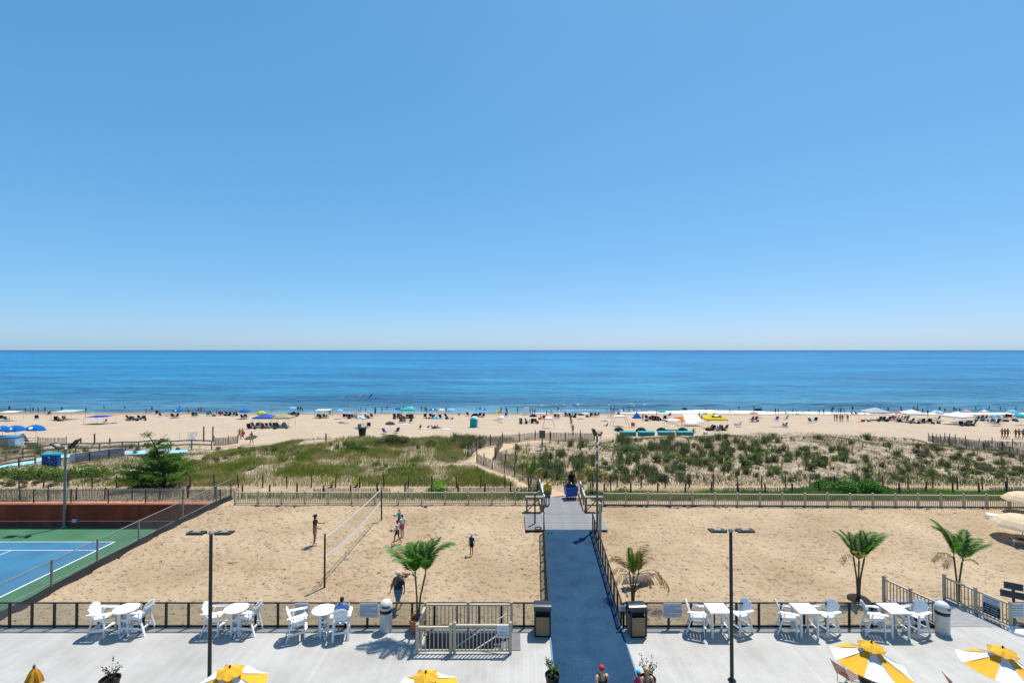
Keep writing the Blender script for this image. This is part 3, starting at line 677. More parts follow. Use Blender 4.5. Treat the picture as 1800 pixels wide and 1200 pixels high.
# ---------------------------------------------------------------- slat fences of the dune
M_SLAT = mat('grey_sand_fence_slat', '#9a8c7a', .9, .2, 3)
def slat_fence(pts, label, h=.95, post_h=1.25, every=1.8, gap=.085, posts=None, lean=.02, sw=.042, pcol=M_POST, miss=0.0, pw=.055, seed=1):
    rr = random.Random(seed); pts = [Vector(p) for p in pts]
    seg = [0]
    for a, b_ in zip(pts, pts[1:]): seg.append(seg[-1] + (b_ - a).length)
    def P(s_):
        for i in range(len(pts) - 1):
            if s_ <= seg[i + 1] + 1e-6:
                t = (s_ - seg[i]) / (seg[i + 1] - seg[i]); return pts[i].lerp(pts[i + 1], t), (pts[i + 1] - pts[i]).normalized()
        return pts[-1], (pts[-1] - pts[-2]).normalized()
    base = Vector((pts[0].x, pts[0].y, gz(pts[0].x, pts[0].y))); o = thing('slat_fence', label, 'fence', base)
    L = seg[-1]; k = max(1, round(L / every))
    pmesh = MB().tube((0, 0, -.2), (0, 0, post_h), pw, pw * .85, 7).mesh('post', pcol, 40)
    for i in range(k + 1):
        p, d = P(L * i / k); q = Vector((p.x, p.y, gz(p.x, p.y))) - base
        po = link('post', pmesh, o, q, rr.random() * 3, scale=(1, 1, rr.uniform(.88, 1.08))); po.rotation_euler = (rr.gauss(0, .03), rr.gauss(0, .03), 0)
    sl_ = MB(); s_ = .03; gone = False
    while s_ < L:
        if rr.random() < .04: gone = rr.random() < miss
        p, d = P(s_); g = gz(p.x, p.y)
        if not gone:
            q = Vector((p.x, p.y, g)) - base; up = Vector((rr.gauss(0, lean), rr.gauss(0, lean), 1)); hh = h * rr.uniform(.93, 1.03)
            sl_.beam(q + Vector((0, 0, -.05)), q + up * hh, .012, sw, up=d)
        s_ += gap
    sl_.build('slats', M_SLAT, o, kind='stuff')
    wr = MB()
    for f in (.25, .8):
        ln = []
        for i in range(int(L / .6) + 1):
            p, d = P(min(L, i * .6)); ln.append(Vector((p.x, p.y, gz(p.x, p.y) + h * f)) - base)
        if len(ln) > 1: wr.path(ln, .006, 3)
    wr.build('wire', M_GALV, o); return o
G = lambda *ps: [hit(*p) for p in ps]
slat_fence(G((330, 876), (945, 871)), 'slat fence behind the tan fence left of the walkway', every=2.0, h=.7, post_h=1.05, miss=.3, seed=3, pw=.07)
slat_fence(G((1062, 872), (1330, 872), (1815, 871)), 'slat fence behind the tan fence right of the walkway', every=2.05, h=.7, post_h=1.1, miss=.55, seed=4, pw=.07)
slat_fence(G((-15, 880), (330, 876)), 'slat fence behind the chain-link at the tennis court', every=2.2, h=.85, post_h=1.0, seed=5)
slat_fence(G((-10, 858), (400, 857), (930, 857)), 'wire and slat fence at the foot of the left dune', every=2.0, gap=.34, h=.9, post_h=1.05, sw=.012, seed=6)
slat_fence(G((1085, 856), (1450, 857), (1815, 860)), 'wire and slat fence at the foot of the right dune', every=2.0, gap=.34, h=.9, post_h=1.05, sw=.012, seed=7)
slat_fence(G((947, 862), (925, 848), (900, 836), (878, 829), (860, 823), (838, 813)), 'slat fence on the left side of the winding dune path', every=1.7, h=.95, seed=8)
slat_fence(G((822, 804), (836, 793), (843, 786)), 'leaning slat fence at the left bend of the dune path', every=1.2, h=1.05, lean=.05, seed=9)
slat_fence(G((843, 787), (863, 783), (882, 780)), 'slat fence closing the far side of the dune path bend', every=1.6, h=1.0, seed=10)
slat_fence(G((870, 807), (874, 797), (883, 784)), 'slat fence on the inner side of the dune path bend', every=1.3, h=1.05, seed=11)
slat_fence(G((871, 806), (892, 812), (907, 815)), 'short slat fence running right from the path bend', every=1.7, h=.9, seed=12)
slat_fence(G((1074, 863), (1040, 855), (1000, 846), (965, 832), (940, 826)), 'slat fence on the right side of the path by the refuse cart', every=1.9, gap=.2, h=.85, sw=.02, seed=13)
slat_fence(G((884, 778), (920, 776), (967, 774)), 'slat fence along the crest left of the brown notice board', every=1.8, h=1.0, seed=14)
slat_fence(G((968, 774), (1010, 774.5), (1045, 774)), 'pale slat fence along the crest right of the brown notice board', every=1.7, h=1.0, gap=.07, seed=15)
slat_fence(G((1632, 775), (1680, 781), (1740, 786), (1815, 791)), 'upper slat fence along the right shoulder of the dune', every=2.2, h=.95, post_h=1.35, seed=16)
slat_fence(G((1640, 781), (1700, 788), (1760, 793), (1815, 797)), 'lower slat fence along the right shoulder of the dune', every=1.8, h=1.0, post_h=1.1, gap=.07, seed=17)
slat_fence(G((376, 783), (398, 782), (418, 779)), 'pale slat fence beside the two tall posts on the left', every=1.5, h=1.0, sw=.06, seed=18)
slat_fence(G((66, 782), (91, 782), (116, 782)), 'low tan slat fence with reddish posts behind the left walkway', every=2.1, h=.95, post_h=1.05, seed=19, pcol=mat('reddish_post', '#7a4a33', .9, .2, 3))
# ---------------------------------------------------------------- high chairs and tables on the deck
def chair_parts():
    o = thing('high_chair', '', 'chair')
    leg = lambda a, b_: MB().beam(a, b_, .035, .085, up=(1, 0, 0))
    for s_ in (-1, 1):
        leg((s_ * .29, .27, 0), (s_ * .29, .25, .93)).build('leg', M_WHITE, o)
        leg((s_ * .29, -.42, 0), (s_ * .27, -.13, .93)).build('leg', M_WHITE, o)
        MB().prism([(-.075, -.36), (.05, -.40), (.085, .2), (.06, .36), (-.06, .37), (-.085, .15)], 0, .028).build('arm', M_WHITE, o, loc=(s_ * .33, 0, .93))
        MB().beam((s_ * .29, .26, .30), (s_ * .285, -.33, .26), .03, .08).build('stretcher', M_WHITE, o)
        MB().beam((s_ * .265, .28, .735), (s_ * .255, -.24, .66), .03, .1).build('seat_rail', M_WHITE, o)
    for i in range(5):
        t = i / 4; MB().beam((-.27, .27 - .5 * t, .79 - .075 * t), (.27, .27 - .5 * t, .79 - .075 * t), .105, .024).build('seat_slat', M_WHITE, o)
    MB().beam((-.29, .30, .36), (.29, .30, .36), .12, .03).build('footrest', M_WHITE, o)
    MB().beam((-.27, -.30, .28), (.27, -.30, .28), .03, .08).build('stretcher', M_WHITE, o)
    for i in range(7):
        u = i - 3; ln = .64 - .014 * u * u; x0 = u * .058; x1 = u * .088
        p0 = Vector((x0, -.20, .66)); p1 = Vector((x1, -.20 - ln * .34, .66 + ln * .94))
        d = (p1 - p0).normalized(); sd_ = Vector((1, 0, 0)); sd_ = (sd_ - d * sd_.dot(d)).normalized(); nn = sd_.cross(d)
        w0, w1 = .026, .040; mb = MB(); tp = p1 + d * .02
        q = [p0 - sd_ * w0, p0 + sd_ * w0, p1 + sd_ * w1, tp + sd_ * w1 * .5, tp - sd_ * w1 * .5, p1 - sd_ * w1]
        mb.add([a + nn * .011 for a in q] + [a - nn * .011 for a in q], [tuple(range(6)), tuple(range(11, 5, -1))] + [(i2, i2 + 6, (i2 + 1) % 6 + 6, (i2 + 1) % 6) for i2 in range(6)])
        mb.build('back_slat', M_WHITE, o)
    for zz, w in ((.82, .42), (1.08, .5)): MB().box((0, -.20 - (zz - .66) * .36 - .035, zz), (w, .03, .09)).build('back_rail', M_WHITE, o)
    return o
proto_chair = chair_parts()
def round_table():
    o = thing('round_bar_table', '', 'table')
    t = MB().lathe([(.02, 1.0), (.44, 1.0), (.455, 1.01), (.455, 1.035), (.44, 1.045), (.025, 1.045), (.025, 1.0)], 36, cap=False).build('table_top', M_WHITE, o, smooth=40)
    MB().lathe([(.03, 1.046), (.03, 1.05), (.018, 1.05)], 10, cap=False).build('umbrella_hole_ring', M_GALV, t)
    for a in range(4):
        c, s_ = math.cos(R(45 + 90 * a)) * .21, math.sin(R(45 + 90 * a)) * .21
        MB().box((c, s_, .5), (.07, .07, 1.0)).build('leg', M_WHITE, o)
    for zz in (.3, .62):
        for a in range(4):
            r_ = R(90 * a); c, s_ = math.cos(r_) * .15, math.sin(r_) * .15
            MB().box((c, s_, zz), (.03 if a % 2 == 0 else .25, .25 if a % 2 == 0 else .03, .09)).build('rung', M_WHITE, o)
    MB().box((0, 0, .05), (.8, .08, .06)).box((0, .23, .05), (.08, .36, .059)).box((0, -.23, .05), (.08, .36, .059)).build('base_cross', M_WHITE, o)
    return o
def slat_table():
    o = thing('square_bar_table', '', 'table')
    for i in range(8): MB().box((-.36 + .72 * i / 7, 0, 1.03), (.094, .78, .03)).build('top_slat', M_WHITE, o)
    MB().box((0, -.40, 1.025), (.86, .05, .05)).box((0, .40, 1.025), (.86, .05, .05)).build('top_frame', M_WHITE, o)
    for sx in (-1, 1):
        for sy in (-1, 1): MB().box((sx * .33, sy * .33, .5), (.065, .065, 1.0)).build('leg', M_WHITE, o)
        for zz in (.35, .7): MB().box((sx * .33, 0, zz), (.03, .6, .06)).build('rung', M_WHITE, o)
    MB().box((0, 0, .35), (.62, .06, .03)).build('shelf_bar', M_WHITE, o)
    MB().lathe([(.03, 1.046), (.03, 1.05), (.018, 1.05)], 10, cap=False).build('umbrella_hole_ring', M_GALV, o)
    return o
proto_round, proto_square = round_table(), slat_table()
first = {}
def place(proto, loc, rz, label, group):
    if proto.name not in first: first[proto.name] = 1; o = proto; o.location = loc; o.rotation_euler = (0, 0, rz); o['label'] = label; o['group'] = group
    else: o = copy_tree(proto, loc=loc, rz=rz, label=label, group=group)
    return o
TG, CG = 'bar-height tables on the deck', 'white high chairs at the deck tables'
def deckp(px, py): return onz(px, py, 0)
nm = ['leftmost', 'second', 'third']
for i, (tx, ty, lx, ly, la, rx, ry, ra) in enumerate([
        (222, 1067.5, 181, 1114, -88, 246, 1110, 90),
        (415.5, 1067, 378, 1112, -86, 438, 1110, 86),
        (569, 1070, 523, 1119, -66, 600, 1117, 14)]):
    t = onz(tx, ty, 1.045); place(proto_round, (t.x, t.y, 0), R(12 + 9 * i), f'white round bar table, {nm[i]} from the left of the deck', TG)
    p = deckp(lx, ly); place(proto_chair, p, R(la), f'white high chair left of the {nm[i]} round table', CG)
    p = deckp(rx, ry); place(proto_chair, p, R(ra), (f'white high chair right of the {nm[i]} round table' if i < 2 else 'white high chair holding the person in a blue checked shirt'), CG)
nm = ['first', 'middle', 'last']
for i, (tx, ty, lx, ly, la, rx, ry, ra) in enumerate([
        (1260.5, 1067, 1225, 1111, -108, 1300, 1109, 110),
        (1414, 1067.5, 1385, 1112, -110, 1452, 1111, 108),
        (1571, 1068, 1537, 1113, -106, 1609, 1112, 110)]):
    t = onz(tx, ty, 1.045); place(proto_square, (t.x, t.y, 0), 0, f'white square slatted bar table, {nm[i]} of three right of the blue walkway', TG)
    p = deckp(lx, ly); place(proto_chair, p, R(la), f'white high chair left of the {nm[i]} square table', CG)
    p = deckp(rx, ry); place(proto_chair, p, R(ra), f'white high chair right of the {nm[i]} square table', CG)

# ---------------------------------------------------------------- litter bins
def dome_bin(px, py, label, open_a):
    p = deckp(px, py); o = thing('dome_top_bin', label, 'trash bin', p, 0, 'white dome topped bins')
    mg = mat('white_bin_metal', '#c9c8c4', .4, .06, 3)
    MB().lathe([(.235, 0), (.245, .02), (.245, .78)], 28).build('body', mg, o, smooth=40)
    MB().lathe([(.25, .76), (.255, .78), (.255, .90), (.25, .92)], 28).build('liner_band', mat('black_bag_plastic', '#0e0e0f', .4), o, smooth=40)
    d = MB().lathe([(.262, .90), (.27, .92), (.268, .99), (.245, 1.10), (.19, 1.19), (.11, 1.24), (.01, 1.255)], 28).build('dome_lid', mg, o, smooth=60)
    fl = MB(); n = 8
    vs = []; r_ = .268
    for j in range(6):
        el = R(8 + 50 * j / 5)
        for i in range(n + 1):
            a = R(-38 + 76 * i / n) + open_a; rr_ = r_ * math.cos(el) ** .6 + .004; vs.append((rr_ * math.cos(a), rr_ * math.sin(a), .965 + .24 * math.sin(el)))
    fl.add(vs, [(j * (n + 1) + i, j * (n + 1) + i + 1, (j + 1) * (n + 1) + i + 1, (j + 1) * (n + 1) + i) for j in range(5) for i in range(n)])
    fl.build('flap', mat('grey_flap', '#5e5c58', .5, .15, 8), d, smooth=60)
dome_bin(678.5, 1107, 'white dome topped bin left of the potted palm', R(-80))
dome_bin(1657, 1111, 'white dome topped bin beside the wooden side ramp', R(-55))
def stone_bin(px, py, label, rz):
    p = deckp(px, py); o = thing('stone_panel_bin', label, 'trash bin', p, rz, 'stone panelled bins beside the blue walkway')
    f = mat('dark_bin_frame', '#1b1b1d', .45); st_ = mat('pebble_panel', '#b29470', .9, col2='#7a6346', scale=45, bump=.006, bscale=60)
    w = .30
    for sx in (-1, 1):
        for sy in (-1, 1): MB().box((sx * w, sy * w, .56), (.06, .06, 1.02)).build('corner_post', f, o)
    MB().box((0, 0, .04), (.58, .58, .08)).build('base', f, o)
    for a in range(4):
        m_ = Matrix.Rotation(R(90 * a), 3, 'Z'); MB().box(m_ @ Vector((0, -.295, .44)), (.54, .03, .72), M=m_).build('stone_panel', st_, o)
    MB().box((0, 0, .93), (.50, .50, .24)).build('opening', mat('bin_opening', '#060606', .9), o)
    MB().box((0, -.285, 1.04), (.56, .05, .05)).build('lintel', f, o)
    prof = []; hd = MB(); n = 10; vs = []
    for i in range(n + 1):
        t = -1 + 2 * i / n; z = 1.07 + .17 * (1 - t * t) ** .5 if abs(t) < 1 else 1.07
        prof.append((t * .35, z))
    vs = [(-.35, y, z) for y, z in prof] + [(.35, y, z) for y, z in prof]
    k = n + 1
    hd.add(vs, [(i, i + 1, k + i + 1, k + i) for i in range(n)] + [tuple(range(n, -1, -1)), tuple(range(k, 2 * k)), (0, k, 2 * k - 1, n)])
    hd.build('hood', mat('glossy_blue_black_hood', '#22282f', .28, spec=.6), o, smooth=50)
stone_bin(953.5, 1112, 'stone panelled bin with a dark hood left of the blue walkway', R(-2)); stone_bin(1118.5, 1113, 'stone panelled bin with a dark hood right of the blue walkway', R(3))

# ---------------------------------------------------------------- lamp posts
def flood(o, base, d, tilt, size=(.42, .30, .09), parent_name='floodlight'):
    """one rectangular floodlight head on a short arm"""
    M = Matrix.Rotation(d, 3, 'Z') @ Matrix.Rotation(tilt, 3, 'Y')
    h = MB().box(Vector(base) + M @ Vector((size[0] / 2 + .07, 0, 0)), size, M=M).build(parent_name, M_DARK, o)
    MB().box(Vector(base) + M @ Vector((size[0] / 2 + .07, 0, size[2] / 2 + .012)), (size[0] * .45, size[1] * .6, .02), M=M).build('driver_box', M_GALV, h)
    MB().tube(base, Vector(base) + M @ Vector((.1, 0, 0)), .035, n=6).build('arm', M_DARK, o)
def lamp_post(loc, h, label, r_=.065, heads=((0, 0), (math.pi, 0)), pm=M_DARK, hsize=(.42, .30, .09), off=.10):
    o = thing('lamp_post', label, 'lamp', loc)
    MB().tube((0, 0, 0), (0, 0, h), r_, r_ * .82, 12).build('pole', pm, o, smooth=40)
    MB().lathe([(r_ * 2.2, 0), (r_ * 2.2, .02), (r_ * 1.5, .06), (r_ * 1.1, .1)], 12).build('base_plate', pm, o, smooth=40)
    MB().lathe([(r_ * 1.2, h - .02), (r_ * 1.5, h + .03), (r_ * .8, h + .09)], 10).build('cap', M_GALV, o, smooth=40)
    for a, t in heads: flood(o, (math.cos(a) * off, math.sin(a) * off, h + .02), a, t, hsize)
    return o
for px, pyt, lb in ((371, 937, 'dark lamp post with two flat floodlights on the left of the deck'), (1284.5, 933, 'dark lamp post with two flat floodlights on the right of the deck')):
    P = at(px, pyt, 17.05); lamp_post((P.x, P.y, 0), P.z, lb, heads=((R(-4), R(-2)), (R(184), R(-2))), hsize=(.56, .3, .06), off=.14)
P = onz(113, 926, CZ); T_ = at(114.5, 789, P.y)
lamp_post((P.x, P.y, CZ), T_.z - CZ, 'grey lamp post with two raised floodlights at the tennis court wall', r_=.1, pm=M_GALV, heads=((R(10), R(-52)), (R(175), R(-28))), hsize=(.75, .5, .1), off=.28)
P = hit(1050, 934); T_ = at(1050, 766, P.y + .1)
lp = lamp_post((P.x, P.y, P.z), T_.z - P.z, 'tall grey lamp post with cameras and floodlights by the wooden platform', r_=.075, pm=mat('weathered_pole', '#6f6a62', .7, .15, 2), heads=((R(-165), R(-70)), (R(60), R(-20))), hsize=(.40, .36, .12), off=.1)
for dz in (.9, .55, 1.7): MB().lathe([(.02, 0), (.075, .02), (.075, .16), (.02, .2)], 10, (.05 * math.cos(dz * 9), -.1, T_.z - P.z - dz)).build('camera_dome', M_WHITE, lp, smooth=40)
P2 = hit(1055, 943)
o = thing('vinyl_post', 'short tan capped post in front of the tall grey lamp post', 'post', P2)
MB().box((0, 0, 1.0), (.14, .14, 2.0)).build('post_sleeve', M_TAN, o); MB().lathe([(.115, 2.0), (.115, 2.03), (.02, 2.08)], 4, M=Matrix.Rotation(R(45), 3, 'Z')).build('post_cap', M_TAN, o)
P3 = onz(940.3, 920, RZ)
o = thing('slim_post', 'slim bare wooden post standing on the left of the platform', 'post', (P3.x, P3.y, RZ + .01))
MB().box((0, 0, .95), (.09, .09, 1.9)).build('post_shaft', M_POST, o); MB().lathe([(.07, 1.9), (.07, 1.92), (.02, 1.95)], 4, M=Matrix.Rotation(R(45), 3, 'Z')).build('post_cap', M_GREYW, o)

# ---------------------------------------------------------------- signs
def text_mesh(s, size, align='CENTER'):
    c = bpy.data.curves.new('txt', 'FONT'); c.body = s; c.size = size; c.align_x = align; c.align_y = 'CENTER'; c.resolution_u = 2; c.extrude = .001
    o = bpy.data.objects.new('txt', c); COL.objects.link(o); bpy.context.view_layer.update()
    me = bpy.data.meshes.new_from_object(o.evaluated_get(bpy.context.evaluated_depsgraph_get())); bpy.data.objects.remove(o); me.materials.clear(); return me
def put_text(parent, s, size, x, z, y, m=M_INK, fit=None, name='lettering'):
    me = text_mesh(s, size); me.materials.append(m); o = link(name, me, parent, (x, y, z)); o.rotation_euler = (R(90), 0, 0)
    if fit:
        w = max(v.co.x for v in me.vertices) - min(v.co.x for v in me.vertices); o.scale.x = fit / w
    return o
def sign_board(cx, cz, y, w, h, label, rz=0, name='notice_board', m=M_SIGN, loc=None):
    o = thing(name, label, 'sign', (cx, y, cz - h / 2) if loc is None else loc, rz)
    MB().box((0, 0, h / 2), (w, .012, h)).build('board', m, o); return o
def alcohol(px, label):
    T = at(px, 1059, RY - .06); o = sign_board(T.x, T.z - .31, RY - .06, .6, .60, label)
    for i, (s_, f) in enumerate([('The Upper Beach prohibits', .5), ('consumption of alcohol on', .5), ('hotel beach, deck and', .45), ('umbrella areas unless', .42), ('purchased by hotel', .5)]):
        put_text(o, s_, .075, 0, .50 - .1 * i, -.008, fit=f)
    return o
alcohol(530.5, 'white notice with five bold lines on the railing behind the third round table')
o = alcohol(1787, 'white notice with five bold lines at the right end of the railing')
def rules(px, label):
    T = at(px, 1059, RY - .06); w, h = .76, .6; o = sign_board(T.x, T.z - .30, RY - .06, w, h, label)
    put_text(o, 'OUTDOOR GAMES AND BEACH RULES', .07, 0, .455, -.008, fit=.69)
    e = MB()
    for k in range(7):
        a0, a1 = R(100 + 25 * k), R(125 + 25 * k); e.beam((.035 * math.cos(a0), -.008, .53 + .035 * math.sin(a0)), (.035 * math.cos(a1), -.008, .53 + .035 * math.sin(a1)), .004, .008)
    e.build('emblem', M_INK, o)
    rr = random.Random(3); z = .395
    for wd in (.4, .38, .66, .67, .7, .72, .18, .72, .42, .6):
        ln = MB(); x = -.35
        while x < -.35 + wd:
            k = rr.uniform(.02, .07); ln.box((x + k / 2, -.008, z), (k, .002, .014)); x += k + .014
        ln.build('fine_print', mat('grey_ink', '#5b5d66', .8), o); z -= .036
rules(648, 'white rules notice with a bold heading left of the dome topped bin'); rules(1182, 'white rules notice with a bold heading right of the stone panelled bin')
T = at(1097, 1061, RY - .06)
o = sign_board(T.x - .05, .85, RY - .09, .3, .22, 'tiny notice on the railing left of the right stone panelled bin'); put_text(o, 'NO', .1, 0, .11, -.008)
o = sign_board(-.34, .86, fy - .06, .46, .46, 'white smoking area sign on the picket gate')
put_text(o, 'Designated', .085, 0, .20, -.008, fit=.3); put_text(o, 'Smoking Area', .08, .06, .10, -.008, fit=.33)
MB().prism([(-.21, .10), (-.165, .135), (-.165, .112), (-.12, .112), (-.12, .088), (-.165, .088), (-.165, .065)], -.001, .001, M=Matrix(((1, 0, 0), (0, 0, 1), (0, 1, 0))), c=(0, -.008, 0)).build('arrow', M_INK, o)
e = MB(); e.prism([(-.02, .33), (.0, .38), (.03, .39), (.01, .35)], -.001, .001, M=Matrix(((1, 0, 0), (0, 0, 1), (0, 1, 0))), c=(0, -.008, 0)); e.build('emblem', M_GALV, o)
# blue and white notice on the side-ramp railing
d = (S1 - S0); a = math.atan2(d.y, d.x); q = S0.lerp(S1, .24)
o = sign_board(0, 0, 0, .62, .80, 'blue and white notice hung on the side ramp railing', rz=a + math.pi, loc=(q.x - .07, q.y, q.z + .2))
MB().box((0, -.009, .24), (.60, .004, .45)).build('dark_panel', mat('dark_teal_print', '#123642', .7), o)
for i, (s_, f) in enumerate([('BEACH ACCESS', .5), ('HOTEL GUESTS', .42), ('ONLY PLEASE', .5)]): put_text(o, s_, .08, 0, .71 - .1 * i, -.01, fit=f)
for i, (s_, f) in enumerate([('NO DOGS', .42), ('NO FIRES', .45), ('NO GLASS', .5), ('NO ALCOHOL', .4)]): put_text(o, s_, .07, 0, .40 - .1 * i, -.013, M_SIGN, fit=f)
# two grey plaques on a green post
o = thing('plaque_post', 'green post with two tilted grey plaques at the right edge', 'sign', (22.0, 21.4, gz(22, 21.4)), R(-33))
MB().box((0, .03, .75), (.09, .05, 1.5)).build('post_shaft', mat('green_post', '#2f4021', .8), o)
MP = mat('grey_plaque', '#5d5f66', .7, .1, 4)
for zz, w, lines in ((1.36, .62, ('CAUTION PLEASE', 'WATCH YOUR', 'STEP')), (.99, .86, ('ALL GUESTS MUST', 'STAY ON THE PATH', 'AT ALL TIMES'))):
    b_ = MB().box((0, 0, zz), (w, .02, .30)).build('plaque', MP, o)
    for i, s_ in enumerate(lines): put_text(b_, s_, .075, 0, zz + .09 - .09 * i, -.012, fit=w * .8)
o = thing('notice_board', 'brown notice board on a post at the crest of the dune path', 'sign', hit(953, 789)); Tb = at(953, 762, o.location.y); hz = Tb.z - o.location.z
MB().box((0, 0, hz / 2), (.12, .12, hz)).build('post_shaft', M_POST, o); MB().box((0, -.08, hz - .05), (.68, .05, .85)).build('board', mat('brown_sign_back', '#6b6350', .85, .15, 2), o)
MB().box((.02, -.1, hz - 1.35), (.2, .04, .3)).build('blue_tag', mat('blue_tag', '#4a7fae', .7), o)

# white upturned basin on the deck at the right edge
p = deckp(1792, 1111); MB().lathe([(.36, 0), (.37, .03), (.34, .09), (.22, .15), (.02, .16)], 24, p).build('white_basin', M_WHITE, smooth=50, label='white upturned plastic basin on the deck at the right edge', cat='basin')

# ---------------------------------------------------------------- market umbrellas
M_YEL = cloth('yellow_canvas', '#e0ae38', .12); M_WCV = cloth('white_canvas', '#e4e5e8', .12)
def panel_umbrella(px, py, label, zt=2.5, rad=1.06, rot=0, tilt=(0, 0)):
    T = onz(px, py, zt); o = thing('market_umbrella', label, 'umbrella', (T.x, T.y, 0), 0, 'yellow and white market umbrellas on the deck')
    n = 8; Mt = Matrix.Rotation(tilt[0], 3, 'X') @ Matrix.Rotation(tilt[1], 3, 'Y'); ap = Vector((0, 0, zt - .12)); zr = -.50
    def pt(a, f): 
        sag = -.05 * math.sin(math.pi * f)
        return ap + Mt @ Vector((rad * f * math.cos(a), rad * f * math.sin(a), zr * f + sag + .03 * 0))
    for k in range(n):
        a0 = rot + 2 * math.pi * k / n; a1 = a0 + 2 * math.pi / n; vs = []; K = 7
        for j in range(K):
            f = .16 + .84 * j / (K - 1)
            for t in (0, .25, .5, .75, 1):
                p = pt(a0, f).lerp(pt(a1, f), t); dip = math.sin(math.pi * t) * .045 * f
                vs.append(p - Vector((0, 0, dip)))
        vs2 = [v - Vector((0, 0, .004)) for v in vs]; N_ = len(vs)
        fs = [(j * 5 + i, j * 5 + i + 1, (j + 1) * 5 + i + 1, (j + 1) * 5 + i) for j in range(K - 1) for i in range(4)]
        MB().add(vs + vs2, fs + [tuple(x + N_ for x in reversed(f)) for f in fs]).build('canopy_panel', (M_YEL, M_WCV)[k % 2], o, smooth=60)
        MB().tube(ap + Mt @ Vector((0, 0, -.05)), pt(a0, .99) - Vector((0, 0, .02)), .009, n=5).build('rib', M_GALV, o)
    cp = MB(); vs = []; K = 5; m_ = 24
    for j in range(K):
        f = j / (K - 1)
        for i in range(m_):
            a = rot + 2 * math.pi * i / m_; ruf = .5 + .5 * math.cos(8 * (a - rot)); r2 = .02 + (.30 + .05 * ruf) * f
            vs.append(ap + Mt @ Vector((r2 * math.cos(a), r2 * math.sin(a), .12 - .10 * f ** 1.5 - .09 * f * f * (1 - ruf) + .02 * math.sin(5 * a + j))))
    cp.add(vs, [(j * m_ + i, j * m_ + (i + 1) % m_, (j + 1) * m_ + (i + 1) % m_, (j + 1) * m_ + i) for j in range(K - 1) for i in range(m_)])
    cp.build('vent_cap', M_YEL, o, smooth=60)
    MB().lathe([(.02, zt - .03), (.035, zt), (.03, zt + .04), (.01, zt + .07)], 8).build('finial', M_DARK, o, smooth=40)
    MB().tube((0, 0, 0), (0, 0, zt - .05), .022, n=8).build('pole', M_GALV, o)
    MB().lathe([(.3, 0), (.3, .05), (.06, .08), (.05, .3)], 18).build('weight_base', M_DARK, o, smooth=40)
panel_umbrella(404, 1172, 'yellow and white umbrella cut by the lower edge beside the left lamp post', rot=R(2), tilt=(R(0), R(4)))
panel_umbrella(748.5, 1181, 'yellow and white umbrella in front of the stair enclosure', rot=R(0))
panel_umbrella(1532, 1129, 'yellow and white umbrella in front of the last square table', rot=R(1), tilt=(0, R(6)))
panel_umbrella(1763, 1138, 'yellow and white umbrella at the lower right corner', rot=R(-8), tilt=(0, R(6)))
# furled umbrella
T = onz(60, 1169, 2.45); o = thing('furled_umbrella', 'furled yellow umbrella at the lower left corner', 'umbrella', (T.x, T.y, 0))
vs = []; m_ = 24; lv = ((2.38, .03), (2.30, .10), (2.1, .17), (1.95, .20), (1.92, .12), (1.6, .13), (1.2, .14), (1.0, .11))
for z, r_ in lv:
    for i in range(m_):
        a = 2 * math.pi * i / m_; k = 1 + .22 * math.cos(7 * a + z) * min(1, r_ / .12); vs.append((r_ * k * math.cos(a), r_ * k * math.sin(a), z))
MB().add(vs, [(j * m_ + i, (j + 1) * m_ + i, (j + 1) * m_ + (i + 1) % m_, j * m_ + (i + 1) % m_) for j in range(len(lv) - 1) for i in range(m_)]).build('furled_canopy', mat('gold_canvas', '#b87f14', .8, .15, 6), o, smooth=60)
MB().tube((0, 0, 0), (0, 0, 2.4), .022, n=8).build('pole', M_GALV, o); MB().lathe([(.02, 2.36), (.04, 2.40), (.03, 2.45), (.01, 2.48)], 8).build('finial', mat('teal_finial', '#3c5a5e', .4), o)
MB().lathe([(.3, 0), (.3, .05), (.06, .08), (.05, .3)], 18).build('weight_base', M_DARK, o, smooth=40)

# strap lounge chairs peeping in at the lower right
M_STRAP = mat('brown_strap', '#7c4a2a', .7); M_ALU = mat('white_tube', '#cfcfcb', .4)
def strap_chair(px, py, zb, rz, label):
    P = onz(px, py, zb); o = thing('strap_chair', label, 'chair', (P.x, P.y, 0), rz, 'brown strap chairs under the umbrellas')
    q = [(-.25, -.55, .38), (-.25, 0, .36), (-.25, .3, .9), (-.2, .33, .98), (.2, .33, .98), (.25, .3, .9), (.25, 0, .36), (.25, -.55, .38)]
    MB().path(q, .014, 6).build('tube_frame', M_ALU, o, smooth=60)
    for i in range(7): t = .1 + .8 * i / 6; MB().box((0, .3 * t, .36 + .54 * t), (.5, .05, .012), M=Matrix.Rotation(R(60), 3, 'X')).build('back_strap', M_STRAP, o)
    for i in range(6): MB().box((0, -.5 + .09 * i, .37), (.5, .05, .012)).build('seat_strap', M_STRAP, o)
    for sx in (-1, 1):
        for yy in (-.45, -.02): MB().tube((sx * .25, yy, .37), (sx * .27, yy - .05, 0), .014, n=6).build('leg', M_ALU, o)
strap_chair(1496, 1186, .97, R(160), 'brown strap chair beside the large pot at the bottom edge')
strap_chair(1684, 1187, .97, R(75), 'brown strap chair left of the corner umbrella at the bottom edge')
strap_chair(1762, 1196, .97, R(185), 'brown strap chair under the corner umbrella at the bottom edge')
strap_chair(1483, 1158, .97, R(110), 'strap chair half hidden behind the umbrella by the last square table')

